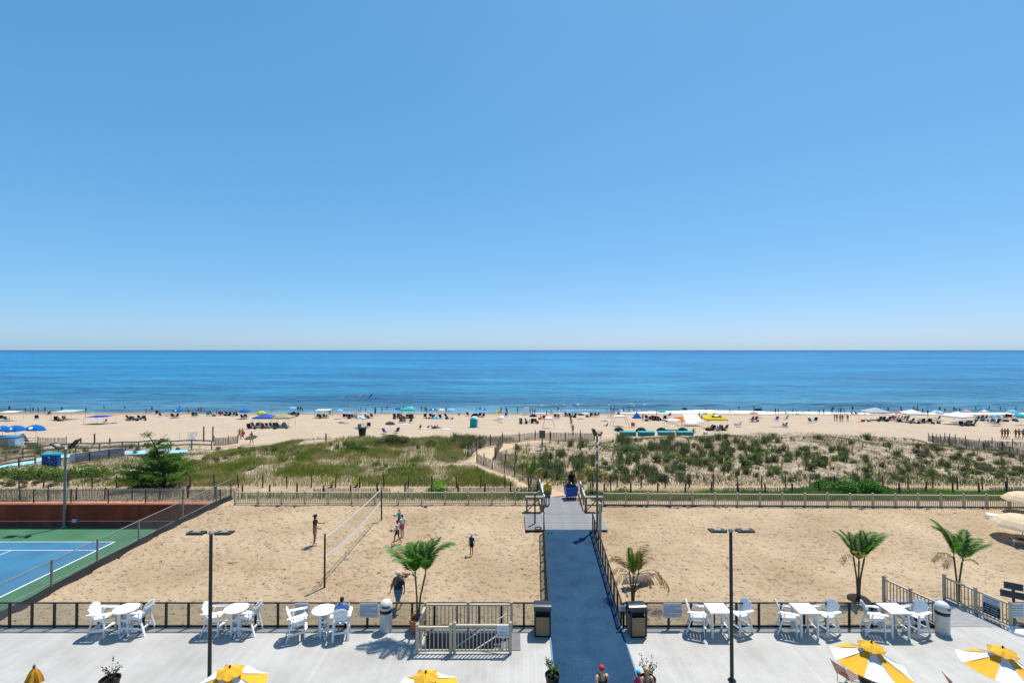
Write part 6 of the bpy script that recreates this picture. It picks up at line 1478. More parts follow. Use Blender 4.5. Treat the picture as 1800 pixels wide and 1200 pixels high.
# grey plank wall
A, B = hit(126, 813), hit(218, 801); o = thing('plank_wall', 'low grey plank wall beside the left beach walkway', 'wall', A); L = (B - A).xy.length; n = 34; d = (B - A).xy.normalized(); ang = math.atan2(d.y, d.x); o.rotation_euler = (0, 0, ang)
pm_ = MB().box((0, 0, .42), (L / n * .93, .035, .9)).mesh('plank', mat('grey_lilac_plank', '#8c8994', .85, .15, 3))
for i in range(n): link('plank', pm_, o, (L * (i + .5) / n, 0, (B.z - A.z) * (i + .5) / n))
MB().beam((0, .02, .9), (L, .02, .9 + B.z - A.z), .14, .06).build('cap_board', mat('grey_lilac_plank'), o) if False else MB().beam((0, .02, .9), (L, .02, .9 + B.z - A.z), .14, .06).build('cap_board', MATS['grey_lilac_plank'], o)
for t in (0, .33, .7, 1): MB().box((L * t, -.06, .4 + (B.z - A.z) * t), (.1, .09, .95)).build('post', M_POST if 0 < t < 1 else M_PALEW, o)
MB().box((.05, -.05, .45), (.42, .05, .92)).build('pale_end_panel', M_PALEW, o)
# dark blue booth with a white figure painted on it
p = hit(90, 819); bo = thing('blue_booth', 'dark blue box with a white painted figure and turquoise lid by the left walkway', 'booth', p, R(6))
MB().box((0, 0, .55), (1.4, .45, 1.1)).build('box', mat('booth_blue', '#124a86', .6, .15, 2), bo); MB().box((0, -.02, 1.16), (1.48, .55, .12)).box((0, .06, 1.26), (1.48, .36, .08)).build('lid', mat('booth_turquoise', '#22b4d6', .6), bo)
fig = MB()
for a, b_ in (((-.02, .82), (0, .62)), ((0, .66), (-.28, .28)), ((0, .62), (.25, .5)), ((.25, .5), (.45, .2)), ((-.3, .3), (-.42, .1)), ((0, .62), (.02, .35)), ((.02, .35), (-.15, .12)), ((.02, .35), (.2, .14))): fig.beam((a[0], -.23, a[1]), (b_[0], -.23, b_[1]), .006, .05, up=(0, 1, 0))
fig.lathe([(.09, -.003), (.09, .003)], 10, (-.04, -.23, .9), M=Matrix.Rotation(R(90), 3, 'X')); fig.build('painted_figure', mat('booth_white', '#cfe0ea', .7), bo)
# big teal box with sea mural
p = hit(14, 785); bo = thing('mural_box', 'teal roofed storage box with a painted sea panel at the left edge', 'box', p, R(4))
MB().box((-.4, 0, .6), (3.4, 1.3, 1.2)).build('box', mat('tan_slats', '#a89c88', .85, .2, 8, stretch=(6, 1, .3)), bo); MB().box((-.4, 0, 1.24), (3.6, 1.5, .12)).build('lid', mat('teal_lid', '#1a86a8', .6), bo)
MB().box((1.33, -.03, .62), (.06, 1.2, 1.1)).box((1.0, -.68, .62), (.7, .04, 1.1)).build('mural_panel', mat('mural', '#5f93b8', .7, col2='#c8d4da', scale=4, stretch=(1, 1, 3)), bo)

# ---------------------------------------------------------------- beach umbrellas
BLUE, NAVY, LBL, TEAL, WHT, CREAM, GREYC, PINK, SALM, YELL, GRN, PURP, ORNG, MINT = [cloth('u_' + n_, c, .3) for n_, c in (('blue', '#1a6cc0'), ('navy', '#16223f'), ('light_blue', '#8fbfe4'), ('teal', '#1fb0bc'), ('white', '#e8e8ea'), ('cream', '#e6dcc4'), ('grey', '#4d4850'), ('pink', '#e0a9a8'), ('salmon', '#e0705c'), ('yellow', '#e3cf35'), ('green', '#8fc04a'), ('purple', '#5c6488'), ('orange', '#e07a2a'), ('mint', '#bfe0cc'))]
UM = [
 (4, 781, 29, [BLUE], 'rental blue umbrella cut by the left edge', 20), (27, 780, 29, [BLUE], 'rental blue umbrella above the mural box', 10), (63, 778, 29, [BLUE], 'rental blue umbrella beside the wooden chair on the left', 12),
 (312.5, 734, 17, [BLUE], 'blue umbrella near the left waterline above two seated people', 5), (430, 736, 19, [BLUE], 'blue umbrella left of the blue pitched tent', 0), (459, 732, 15, [YELL, GRN], 'yellow and green umbrella at the waterline above the blue tent', 0),
 (513, 731, 14, [LBL], 'pale blue umbrella at the waterline left of the white canopy', 0), (597, 736, 13, [LBL], 'pale blue umbrella right of the white canopy', 0), (635.5, 751, 16, [LBL, WHT], 'white and pale blue umbrella above the dark litter bin', 0),
 (645, 750, 10, [GREYC], 'small dark umbrella over two navy chairs', 0), (686, 764, 18, [GREYC], 'flat grey umbrella above the crest of the left dune', 0), (700, 732, 12, [BLUE], 'blue umbrella left of the turquoise canopy', 0), (721, 731, 11, [WHT], 'white umbrella behind the turquoise canopy', 0),
 (761, 734, 15, [BLUE], 'blue umbrella right of the turquoise canopy', 10), (776, 735, 13, [CREAM], 'cream umbrella between two blue umbrellas', 0), (793, 735, 14, [LBL], 'pale blue umbrella right of the cream one', 0), (768, 752, 14, [TEAL, LBL], 'turquoise umbrella over a seated family', 0),
 (848, 732, 13.5, [BLUE], 'blue umbrella behind the navy shade left of the rainbow umbrella', 8), (876, 738, 13.5, [SALM, YELL, GRN, BLUE], 'rainbow umbrella right of the turquoise cabana', 0), (881, 742, 13, [WHT], 'white tilted umbrella under the rainbow umbrella', 0),
 (937, 738, 14, [NAVY], 'low navy umbrella below the lifeguard stand', 0), (1021, 736, 13, [NAVY], 'low navy umbrella right of the blue canopy', 0),
 (1089.5, 772, 19.5, [NAVY], 'navy umbrella behind the first teal chest', 0), (1126.5, 771, 20, [NAVY], 'navy umbrella behind the second teal chest', 0), (1163.5, 771, 20, [NAVY], 'navy umbrella behind the third teal chest', 0), (1201, 771, 19, [NAVY], 'navy umbrella behind the fourth teal chest', 0),
 (1164, 738, 14.5, [TEAL], 'turquoise umbrella near the breaker', 0), (1204, 733, 10, [NAVY], 'navy umbrella in front of the breaker', 0), (1240, 734, 10, [TEAL, YELL], 'small turquoise and yellow umbrella in front of the breaker', 0),
 (1325, 741, 15, [PINK], 'pale pink umbrella over two seated people', 0), (1333, 734, 15, [NAVY], 'navy umbrella behind the pale pink umbrella', 0),
 (1577, 741, 12.5, [SALM], 'salmon umbrella right of the grey canopy', 0), (1591, 740, 13, [BLUE], 'blue umbrella right of the salmon umbrella', 0), (1649, 739, 18, [WHT, LBL], 'white and pale blue umbrella right of the white canopy', 0),
 (1682, 742, 19, [PURP], 'slate purple umbrella left of the white tent', 0), (1699, 738, 14, [PINK], 'pink umbrella behind the white tent', 0), (1711, 739, 12.5, [BLUE, YELL], 'blue and yellow umbrella right of the pink umbrella', 0), (1730, 733, 19, [BLUE, TEAL], 'wide blue umbrella highest among the right cluster', 0),
 (1731, 738, 17, [PINK, WHT], 'pink and white umbrella under the wide blue umbrella', 0), (1748, 748, 18, [TEAL, LBL], 'turquoise striped umbrella right of the white tent', 0), (1780, 738, 17, [LBL], 'pale blue umbrella near the right edge', 0), (1795, 747, 18, [TEAL], 'turquoise umbrella cut by the right edge', 0)]
for px, py, w, cols, lb, lg in UM:
    p = hit(px, py)
    if 'chest' in lb: p = at(px, 751, 70.); ht = p.z; p.z = gz(p.x, p.y)
    rad = w * p.y / FPX / 2
    low = 'low' in lb or 'under the rainbow' in lb
    parasol(p, rad, ht - p.z if 'chest' in lb else 2.35 if 'rental' in lb else (1.3 if low else 2.25), lb, cols, 'umbrellas on the beach', drop=.42 if 'rental' in lb or 'chest' in lb else .36, tilt=(rp_.gauss(0, .08) + (.25 if 'tilted' in lb else 0), rp_.gauss(0, .08)), logo=lg or None)

# ---------------------------------------------------------------- canopies and tents
def canopy(px, py, wpx, h, label, m, style='popup', depth=None, leg=M_ALU, rz=0, extra=None):
    p = hit(px, py); w = wpx * p.y / FPX; d = depth or w * .8; o = thing('beach_canopy', label, 'canopy', (p.x, p.y + d / 2, gz(p.x, p.y + d / 2)), rz, 'canopies on the beach')
    x, y = w / 2, d / 2; spl = 1.0
    if style == 'popup':
        N = 8; mb = MB(); vs = []
        pk = .32 if extra else .2
        def Z(u, v): return h + pk * w * (1 - max(abs(u), abs(v)))
        for j in range(N + 1):
            for i in range(N + 1): u, v = -1 + 2 * i / N, -1 + 2 * j / N; vs.append((u * x, v * y, Z(u, v)))
        fs = [(j * (N + 1) + i, j * (N + 1) + i + 1, (j + 1) * (N + 1) + i + 1, (j + 1) * (N + 1) + i) for j in range(N) for i in range(N)]
        mi = [0] * len(fs)
        mb.add(vs, fs)
        ms = [m]
        if extra: ms = [m, extra]; mb.m = [1 if (abs(sum(vs[k][0] for k in f) / 4) / x < .72 * abs(sum(vs[k][1] for k in f) / 4) / y and sum(vs[k][1] for k in f) < 0 and sum(vs[k][1] for k in f) / 4 > -y * .85) else 0 for f in fs]
        c = mb.build('canopy_top', ms, o)
        for sx, sy, ax in ((0, -1, 0), (0, 1, 0), (-1, 0, 1), (1, 0, 1)):
            MB().box((sx * x, sy * y, h - .11), (w + .01 if ax == 0 else .012, d + .01 if ax == 1 else .012, .22)).build('valance', m, c)
    elif style == 'flat':
        N = 6; vs = []
        for j in range(N + 1):
            for i in range(N + 1): u, v = -1 + 2 * i / N, -1 + 2 * j / N; vs.append((u * x, v * y, h - .22 * (1 - u * u) * (1 - v * v) + .02 * math.sin(7 * u + 3 * v)))
        fs = [(j * (N + 1) + i, j * (N + 1) + i + 1, (j + 1) * (N + 1) + i + 1, (j + 1) * (N + 1) + i) for j in range(N) for i in range(N)]
        MB().add(vs, fs).build('canopy_top', m, o, smooth=60)
    elif style == 'slope':
        vs = [(-x, -y, h * .55), (x, -y, h * .5), (x * .8, y, h * 1.1), (-x * .8, y, h * 1.05)]; vs += [(a, b_, c_ + .015) for a, b_, c_ in vs]
        MB().add(vs, [(3, 2, 1, 0), (4, 5, 6, 7), (0, 1, 5, 4), (1, 2, 6, 5), (2, 3, 7, 6), (3, 0, 4, 7)]).build('canopy_top', m, o)
    elif style == 'trap':
        xs_ = x * .6; vs = [(-xs_, -y * .6, h), (xs_, -y * .6, h), (xs_, y * .6, h), (-xs_, y * .6, h), (0, 0, h + .25), (-xs_, -y * .6, h - .25), (xs_, -y * .6, h - .25)]
        MB().add(vs, [(0, 1, 4), (1, 2, 4), (2, 3, 4), (3, 0, 4), (5, 6, 1, 0)]).build('canopy_top', m, o)
    for sx in (-1, 1):
        for sy in (-1, 1):
            tx, ty, tz = sx * x * .98, sy * y * .98, h - .02
            if style == 'trap': tx, ty, tz = sx * x * .6, sy * y * .6, h
            if style == 'slope': tz = h * (.52 if sy < 0 else 1.05); tx *= .9 if sy < 0 else .78
            g = gz(o.location.x + sx * x, o.location.y + sy * y) - o.location.z
            MB().tube((sx * x * (1.05 if style == 'trap' else .98), sy * y * .98, g - .05), (tx, ty, tz), .03, n=6).build('leg', leg, o)
    return o
canopy(8, 740, 26, 2.0, 'white cloth shade cut by the left edge', WHT, 'flat'); canopy(107, 738, 36, 1.9, 'pale mint cloth shade on four poles', MINT, 'flat', leg=M_WOOD)
canopy(164, 746, 35, 1.55, 'blue square sunshade with people lying beside it', cloth('c_royal', '#2a4fb0', .3), 'flat')
canopy(459, 752, 32, 2.0, 'blue pitched tent over a group of chairs', cloth('c_blue', '#3f68b8', .3)); canopy(492.5, 752, 31, 2.0, 'tan pitched tent right of the blue one', cloth('c_tan', '#b3aa88', .3))
canopy(565, 735, 25, 1.9, 'cream canopy with splayed legs near the water', CREAM, 'flat', leg=M_DARK); canopy(714, 735, 26, 2.0, 'turquoise canopy over a dark shaded group', cloth('c_turq', '#3fb5ae', .3))
canopy(965, 753, 21, 1.9, 'small white canopy on splayed legs above the path', WHT, 'trap', leg=M_ALU); canopy(1003, 731, 19, 1.9, 'blue topped canopy at the waterline', cloth('c_blue2', '#4f79cc', .3), 'flat')
canopy(1092, 750, 30, 2.0, 'white canopy on dark splayed legs over orange towels', WHT, 'trap', leg=M_GALV); canopy(1186, 756, 24, 1.8, 'white flat canopy behind the third teal chest', WHT, 'flat'); canopy(1197, 748, 13, 1.5, 'orange cloth shade behind the white flat canopy', ORNG, 'slope')
canopy(1222, 749, 31, 1.9, 'white sloping tarpaulin left of the yellow tent', WHT, 'slope', depth=3.0); canopy(1219, 760, 21, 1.7, 'small white canopy below the sloping tarpaulin', WHT, 'flat')
yt = canopy(1262, 754, 35, 1.9, 'yellow pitched tent with a black triangle and white oval', cloth('c_yellow', '#e6c81e', .25), extra=cloth('c_black', '#2a2a2c', .1))
w_ = 35 * yt.location.y / FPX; MB().lathe([(.36, 0), (.02, .02)], 14, (0, -w_ * .8 * .25, 1.9 + .32 * w_ * .5 + .03), M=Matrix.Rotation(R(38), 3, 'X') @ Matrix.Diagonal((1.3, .8, 1))).build('white_oval', M_WCV, yt)
canopy(1550, 739, 38, 1.85, 'pale grey canopy left of the salmon umbrella', cloth('c_grey', '#b9bec6', .3)); canopy(1614, 743, 34, 1.9, 'white canopy over a crowded group', WHT); canopy(1699, 747, 41, 1.75, 'white pitched tent leaning to the right', WHT, rz=R(20))
# teal cabana and small pyramid tent, navy half shade
p = hit(832, 751); o = thing('beach_cabana', 'turquoise beach cabana booth standing alone', 'cabana', p, R(-8)); TC = cloth('c_cabana', '#27aeb4', .2)
MB().box((0, .4, .8), (1.25, 1.15, 1.6)).build('booth', TC, o); MB().prism([(-.68, 1.6), (.68, 1.6), (.45, 1.9), (0, 2.0), (-.45, 1.9)], -.25, 1.05, M=Matrix(((1, 0, 0), (0, 0, 1), (0, 1, 0)))).build('hood', mat('cabana_pale', '#9adce0', .8), o)
for dx in (.75, 1.05): MB().tube((dx, .2, 0), (dx - .1, .3, 1.5), .03, n=5).build('side_pole', M_ALU, o)
MB().box((.9, .25, .25), (.4, .5, .08)).build('side_seat', M_WHITE, o)
p = hit(1120, 735); o = thing('pyramid_tent', 'small blue pyramid tent near the wading people', 'tent', p)
MB().add([(-1.0, -.8, 0), (1.0, -.8, 0), (1.0, .9, 0), (-1.0, .9, 0), (-.1, 0, 1.55)], [(0, 1, 4), (1, 2, 4), (2, 3, 4), (3, 0, 4)]).build('tent_cloth', cloth('c_tent', '#2b6fc0', .2), o); MB().add([(-.3, -.78, .02), (.2, -.78, .02), (-.08, -.12, 1.3)], [(0, 1, 2)]).build('door_flap', cloth('c_tent2', '#163a70', .2), o)
p = hit(835, 733); o = thing('pop_up_shade', 'navy half-dome shade beside two dark chairs', 'shade', p)
vs = [];
for j in range(6):
    for i in range(11): a, e = R(180 * i / 10), R(90 * j / 5 * .98); vs.append((1.0 * math.cos(a) * math.cos(e * .4 + .0) , -.1 + 1.0 * math.sin(e), .95 * math.sin(a) * math.cos(e * .9)))
MB().add(vs, [(j * 11 + i, j * 11 + i + 1, (j + 1) * 11 + i + 1, (j + 1) * 11 + i) for j in range(5) for i in range(10)]).build('shade_cloth', NAVY, o)
# teal chests with sloping lids
for i, (px, lb) in enumerate(((1105, 'first teal storage chest from the left at the crest'), (1137.5, 'second teal storage chest from the left at the crest'), (1173, 'third teal storage chest from the left at the crest'), (1206, 'fourth teal storage chest, partly behind the tufts'))):
    p = at(px, 759, 66.5); top_z = p.z; p.z = gz(p.x, 66.5); w = 26.5 * p.y / FPX; hz = top_z - p.z; o = thing('storage_chest', lb, 'chest', p, 0, 'teal chests at the crest'); T_m = mat('chest_teal', '#177a7c', .6, .08, 3)
    MB().box((0, .5, hz / 2 - .1), (w, 1.0, hz)).build('box', T_m, o); MB().box((0, .48, hz - .06), (w + .1, 1.14, .12)).build('lid', mat('chest_lid', '#1d8f90', .55), o)

# ---------------------------------------------------------------- low chairs, towels, coolers
def chair_mesh():
    mb = MB(); fr = 1
    for sx in (-.28, .28):
        mb.path([(sx, .45, .02), (sx, -.25, .05)], .014, 5, fr); mb.path([(sx, .38, .30), (sx, -.10, .22), (sx, -.45, .86)], .016, 5, fr); mb.path([(sx, .38, .30), (sx, .30, .03)], .014, 5, fr); mb.path([(sx, -.32, .6), (sx, -.45, .02)], .014, 5, fr); mb.path([(sx, .38, .46), (sx, -.24, .48)], .02, 5, fr); mb.path([(sx, .38, .3), (sx, .36, .46)], .014, 5, fr)
    q = [(.38, .29), (.1, .20), (-.12, .22), (-.28, .55), (-.45, .87)]; vs = [(sx * .27, y, z) for y, z in q for sx in (-1, 1)]
    mb.add(vs, [(2 * i, 2 * i + 1, 2 * i + 3, 2 * i + 2) for i in range(4)], 0); return mb.mesh('beach_chair', [M_STRAP, M_ALU], 50)
CHM = chair_mesh()
def chair(px, py, col, label, group=None, rz=None, s_=1.0):
    o = link('beach_chair', CHM, None, hit(px, py), rz if rz is not None else rp_.gauss(0, .5), label, 'chair', group, scale=s_ * 1.2); o.material_slots[0].link = 'OBJECT'; o.material_slots[0].material = cm(col); return o
def towel(px, py, w, d, col, label, rz=0):
    p = hit(px, py); N = 5; vs = []
    for j in range(N + 1):
        for i in range(N + 1):
            x, y = w * (i / N - .5), d * (j / N - .5); c, s_ = math.cos(rz), math.sin(rz); X, Y = p.x + x * c - y * s_, p.y + x * s_ + y * c; vs.append((X - p.x, Y - p.y, gz(X, Y) - p.z + .05 + .015 * math.sin(5 * x + 3 * y)))
    MB().add(vs, [(j * 6 + i, j * 6 + i + 1, (j + 1) * 6 + i + 1, (j + 1) * 6 + i) for j in range(N) for i in range(N)]).build('beach_towel', cm(col), loc=p, label=label, cat='towel', smooth=60)
def cooler(px, py, c1, c2, label):
    o = thing('cooler', label, 'cooler', hit(px, py), rp_.uniform(-.4, .4)); MB().box((0, 0, .2), (.6, .38, .4)).build('tub', cm(c1), o); MB().box((0, 0, .44), (.63, .41, .08)).build('lid', cm(c2), o); MB().path([(-.3, 0, .38), (-.33, 0, .52), (.33, 0, .52), (.3, 0, .38)], .012, 5).build('handle', M_ALU, o)
DK, NV, TL, GY, RD, OR, PK, BL, WT = '#1c1d22', '#1d2a52', '#2a7f92', '#55565c', '#8e2a24', '#c2582a', '#c87c80', '#2c66b4', '#d6d6d6'
def row(xs, py, cols, label, group, jit=1.2):
    for i, x in enumerate(xs): chair(x, py + rp_.uniform(-jit, jit), cols[i % len(cols)], label, group)
chair(65, 737, NV, 'single navy chair left of the mint shade', rz=.6); chair(84, 730, RD, 'tilted red chair above the navy chair on the left', rz=1.4); chair(50, 780, OR, 'wooden slatted chair beside the rental umbrellas', rz=-1.2, s_=1.25)
row((99, 106, 114), 739, (DK, GY, RD), 'chair in the shade of the mint cloth', 'chairs under the mint shade'); row((226, 232, 239, 246, 254), 738, (DK, GY, TL, DK, NV), 'chair in the group of five left of the pine top', 'group of five chairs on the left')
row((4, 11), 738, (DK, TL), 'chair under the white cloth at the left edge', 'chairs under the left white cloth'); chair(275, 728, NV, 'navy chair beside the lone bather on the left'); chair(283, 732, RD, 'low red chair right of the navy one on the left')
row((304, 310), 734, (DK, NV), 'chair under the blue umbrella near the left waterline', 'chairs under the left blue umbrella'); row((340, 346), 731, (DK, TL), 'one of two chairs facing the water left of the long row', 'pair of chairs left of the long row')
row((366, 373, 387, 393, 399, 406, 411, 416), 730, (TL, DK, RD, DK, RD, NV, TL, GY), 'chair in the long row at the left waterline', 'long row of chairs'); row((427, 434), 735, (DK, GY), 'chair under the blue umbrella left of the tents', 'chairs by the tents')
row((438, 446, 453, 460, 464), 752, (DK, GY, TL, WT, RD), 'chair under the blue pitched tent', 'chairs under the blue tent'); row((471, 478, 484, 491, 498, 503), 752, (DK, DK, GY, RD, TL, NV), 'chair under the tan pitched tent', 'chairs under the tan tent')
row((506, 512, 518, 524), 731, (DK, NV, DK, GY), 'chair under the pale blue umbrella at the waterline', 'chairs under the pale umbrella'); row((558, 564, 570), 735, (TL, DK, TL), 'chair under the cream canopy', 'chairs under the cream canopy')
row((605, 612), 735, (DK, NV), 'dark chair right of the cream canopy', 'dark chairs by the canopy'); row((614, 620, 626, 635, 645, 654), 735, (DK, BL, WT, DK, DK, RD), 'chair in the row above the white umbrella', 'row of chairs above the white umbrella'); chair(663, 731, WT, 'lone white chair near the water', rz=2)
chair(631, 754, TL, 'blue-green chair left of the small dark umbrella'); row((642, 648.5), 751, (NV, NV), 'navy chair under the small dark umbrella', 'pair of navy chairs', .2); chair(677, 762, BL, 'blue chair left of the flat grey umbrella', rz=-.5); chair(697, 761, NV, 'navy chair right of the flat grey umbrella', rz=.9)
row((694, 700, 707, 714, 721, 726), 735, (DK, DK, NV, DK, GY, DK), 'dark chair under the turquoise canopy', 'chairs under the turquoise canopy'); chair(705, 743, GY, 'grey-brown chair at the white towel', rz=.1); chair(711, 743, PK, 'pink chair at the white towel', rz=0.); chair(721, 743, '#6a5a40', 'olive chair right of the pink chair', rz=.7)
row((747, 758, 762, 774, 785), 735, (DK, DK, GY, DK, NV), 'dark chair under the cluster of blue and cream umbrellas', 'chairs under the cluster'); chair(823, 731, RD, 'single red-brown chair right of the umbrella cluster'); row((843, 849), 732, (DK, NV), 'dark chair beside the navy half-dome shade', 'chairs by the half-dome')
chair(889, 732, TL, 'turquoise chair right of the rainbow umbrella'); row((916, 927, 936, 943), 743, (TL, DK, DK, NV), 'dark chair in the group below the lifeguard stand', 'chairs below the stand'); chair(956, 737, '#b02018', 'bright red chair below the lifeguard stand', rz=0); row((976, 982), 734, (GY, PK), 'chair facing the water left of the blue topped canopy', 'pair of chairs by the canopy')
row((996, 1003, 1010), 732, (DK, DK, NV), 'chair under the blue topped canopy', 'chairs under the blue topped canopy'); row((1039, 1045, 1050), 732, ('#274a42', DK, '#274a42'), 'dark green chair in the row of three', 'three dark chairs', .3); chair(1113, 751, OR, 'rust coloured chair right of the white canopy'); chair(1072, 734, RD, 'red chair left of the pyramid tent'); chair(1087, 731, OR, 'orange chair near the wading people')
row((1137, 1142, 1147, 1152, 1157, 1168), 738, (DK, RD, DK, DK, GY, NV), 'dark chair left of the turquoise umbrella', 'chairs by the turquoise umbrella'); chair(1181, 744, GY, 'tall grey chair above the white flat canopy', s_=1.3); chair(1176, 732, NV, 'dark blue chair right of the turquoise umbrella'); row((1248, 1254, 1262, 1269, 1275), 756, (DK, DK, GY, DK, RD), 'dark chair under the yellow tent', 'chairs under the yellow tent')
chair(1243, 740, BL, 'blue chair left of the yellow tent'); chair(1298, 750, DK, 'dark low chair right of the yellow tent', rz=1.3); row((1321, 1328), 739, (RD, RD), 'red-brown chair under the pale pink umbrella', 'chairs under the pink umbrella', .2); chair(1365, 739, BL, 'blue chair on the open sand'); chair(1381, 738, GY, 'flat grey chair right of the blue chair', rz=1.5); chair(1379, 751, TL, 'teal chair on the open sand with its sitter'); row((1425, 1433), 742, (TL, NV), 'lounger chair on the open sand left of the standing group', 'pair of lounger chairs')
row((1546, 1552, 1562, 1568), 739, (GY, DK, NV, RD), 'chair under the pale grey canopy', 'chairs under the grey canopy'); row((1570, 1576, 1582, 1588, 1594), 738, (RD, DK, RD, GY, DK), 'chair under the salmon and blue umbrellas', 'chairs under the salmon umbrella'); row((1602, 1608, 1614, 1621, 1628, 1634), 743, (DK, NV, WT, DK, RD, DK), 'chair under the white canopy', 'chairs under the white canopy'); row((1641, 1648), 738, (GRN.name and '#7fae3a', DK), 'chair under the white and pale blue umbrella', 'chairs under the pale umbrella on the right')
row((1690, 1696, 1704, 1710), 748, (DK, TL, DK, NV), 'chair under the white pitched tent', 'chairs under the white tent'); row((1717, 1724, 1731), 737, (DK, GY, DK), 'chair under the pink umbrellas', 'chairs under the pink umbrellas'); row((1740, 1746, 1752, 1758), 745, (DK, TL, DK, TL), 'dark chair in front of the turquoise striped umbrella', 'chairs by the striped umbrella'); row((1762, 1768, 1775, 1782, 1790), 735, (DK, DK, RD, NV, DK), 'chair under the umbrellas at the right edge', 'chairs at the right edge')
for a in [(605, 744, 1.9, 1.0, BL, 'bright blue towel with a person lying beside it'), (710, 745, 2.0, 1.1, WT, 'white towel in front of the pink chair'), (750, 753, 1.5, 1.2, WT, 'white towel of the seated family'), (785, 754, 1.6, 1.0, WT, 'white towel right of the seated family'), (388, 733, 1.8, 1.0, WT, 'white towel below the long row of chairs'), (195, 744, 2.6, 1.2, '#b9c6e0', 'pale towel right of the blue sunshade'), (1065, 739, 1.7, 1.1, '#cfe0e6', 'pale towel left of the white canopy'), (1100, 751, 2.2, 1.2, '#d0815a', 'orange towel under the white canopy'), (1366, 750, 2.2, 1.0, '#8a8894', 'grey striped towel left of the teal chair'), (1276, 756, 1.3, .9, '#e3cf35', 'yellow towel at the right of the yellow tent'), (1510, 742, 1.0, .8, OR, 'orange towel on the open sand right'), (178, 735, 1.6, .9, '#c9c4d8', 'pale lilac towel above the blue sunshade'), (504, 748, 1.6, 1.0, '#dfe0e0', 'white towel right of the tan tent')]: towel(*a, rz=rp_.uniform(-.3, .3))
for a in [(1527, 741, '#8a8c90', '#c9c9c9', 'grey cooler on the open sand right'), (1517, 741, '#c2401e', '#d65a2a', 'orange cooler beside the grey one'), (1240, 763, '#d9d9d6', '#f0f0ee', 'white cooler below the small white canopy'), (949, 737, '#d0601e', '#e07a30', 'orange cooler beside the bright red chair'), (1172, 741, '#2a62b0', '#e6e6e6', 'blue cooler by the turquoise umbrella'), (715, 736, '#3f9a3a', '#58b04a', 'small green cooler under the turquoise canopy'), (1294, 747, '#d8d8d8', '#eeeeee', 'white cooler right of the yellow tent')]: cooler(*a)

# litter bin, posts, white frame, flags, lifeguard stand
p = hit(637, 766); o = thing('beach_bin', 'dark square beach litter bin alone on the sand', 'trash bin', p); w = 11 * p.y / FPX / 2
MB().add([(-w * .8, -w * .8, 0), (w * .8, -w * .8, 0), (w * .8, w * .8, 0), (-w * .8, w * .8, 0), (-w, -w, 1.0), (w, -w, 1.0), (w, w, 1.0), (-w, w, 1.0)], [(3, 2, 1, 0), (0, 1, 5, 4), (1, 2, 6, 5), (2, 3, 7, 6), (3, 0, 4, 7)]).build('bin_body', cm('#2a2c26'), o); MB().box((0, 0, 1.02), (w * 2.15, w * 2.15, .1)).build('rim', cm('#20221e'), o)
for px, py, h, lb in ((358, 776, 2.0, 'tall bare wooden post beside the white frame'), (374, 776, 2.05, 'tall bare wooden post left of the pale slat fence'), (573, 775, .95, 'short dark post on the sand above the left dune'), (166, 781, 1.35, 'reddish wooden post with a stub behind the left walkway'), (142, 779, .7, 'short reddish post left of the taller stub post'), (193, 780, .7, 'short reddish post right of the taller stub post'), (961, 730, 1.3, 'dark upright post at the waterline')):
    p = hit(px, py); o = thing('wooden_post', lb, 'post', p); MB().tube((0, 0, -.2), (0, 0, h), .09, .08, 8).build('shaft', M_POST if 'reddish' not in lb else MATS['reddish_post'], o, smooth=40); MB().lathe([(.085, h), (.06, h + .03), (.01, h + .04)], 8).build('top', M_WOOD, o)
p = hit(333, 776); o = thing('white_frame_stand', 'white slatted frame stand lying tilted on the sand', 'stand', p, R(15))
for x0 in (-1.2, -.2): MB().path([(x0, 0, 0), (x0 + .05, .1, 1.25), (x0 + 1.0, .1, 1.25)], .04, 6).build('frame_tube', M_WHITE, o)
for i in range(5): MB().beam((.0 + .16 * i, -.1, .1), (.1 + .18 * i, .25, 1.2), .1, .03).build('slat', M_WHITE, o)
MB().beam((-.2, -.2, .05), (1.1, -.1, .05), .12, .06).build('runner', M_WHITE, o); MB().beam((1.0, -.1, .1), (.4, .1, .9), .07, .05).build('brace', M_WHITE, o)
for px, col, c2, lb in ((605.5, '#3f6a4a', '#d6d24a', 'green and yellow flag, leftmost of four over the water'), (620.5, '#c05a30', '#dcb08a', 'orange flag, second of four over the water'), (634, '#2a3050', '#e2e2e6', 'navy and white flag, third of four over the water'), (648.5, '#141a2a', '#1d2436', 'black flag, rightmost of four over the water')):
    g = hit(px + 6, 739); T = at(px + 5, 691, g.y); o = thing('beach_flag', lb, 'flag', g, 0, 'four flags on tall poles')
    hz = T.z - g.z; MB().tube((0, 0, -.3), (0, 0, hz + .1), .012, n=5).build('pole', M_GALV, o); mb = MB(); N = 6; vs = []
    for i in range(N + 1):
        t = i / N
        for k in (0, .5, 1): vs.append((-.1 - .8 * t, .12 * math.sin(6 * t), hz - 1.05 * t * .95 - (.6 - .35 * t) * k * .8))
    mb.add(vs, [(3 * i + k, 3 * i + k + 1, 3 * i + k + 4, 3 * i + k + 3) for i in range(N) for k in (0, 1)]); mb.m = [0 if (i // 2 + i) % 3 else 1 for i in range(len(mb.f))]; mb.build('flag_cloth', [cm(col), cm(c2)], o, smooth=60)
p = hit(925, 729); o = thing('lifeguard_stand', 'pale lifeguard stand with two people on it at the waterline', 'lifeguard stand', p)
for sx in (-.5, .5):
    for sy in (-.4, .5): MB().beam((sx * 1.2, sy * 1.2, 0), (sx * .8, sy * .7, 1.6), .1, .1).build('leg', M_WHITE, o)
for z in (.4, .8, 1.2): MB().beam((-.5, -.45, z), (.5, -.45, z), .06, .08).build('rung', M_WHITE, o)
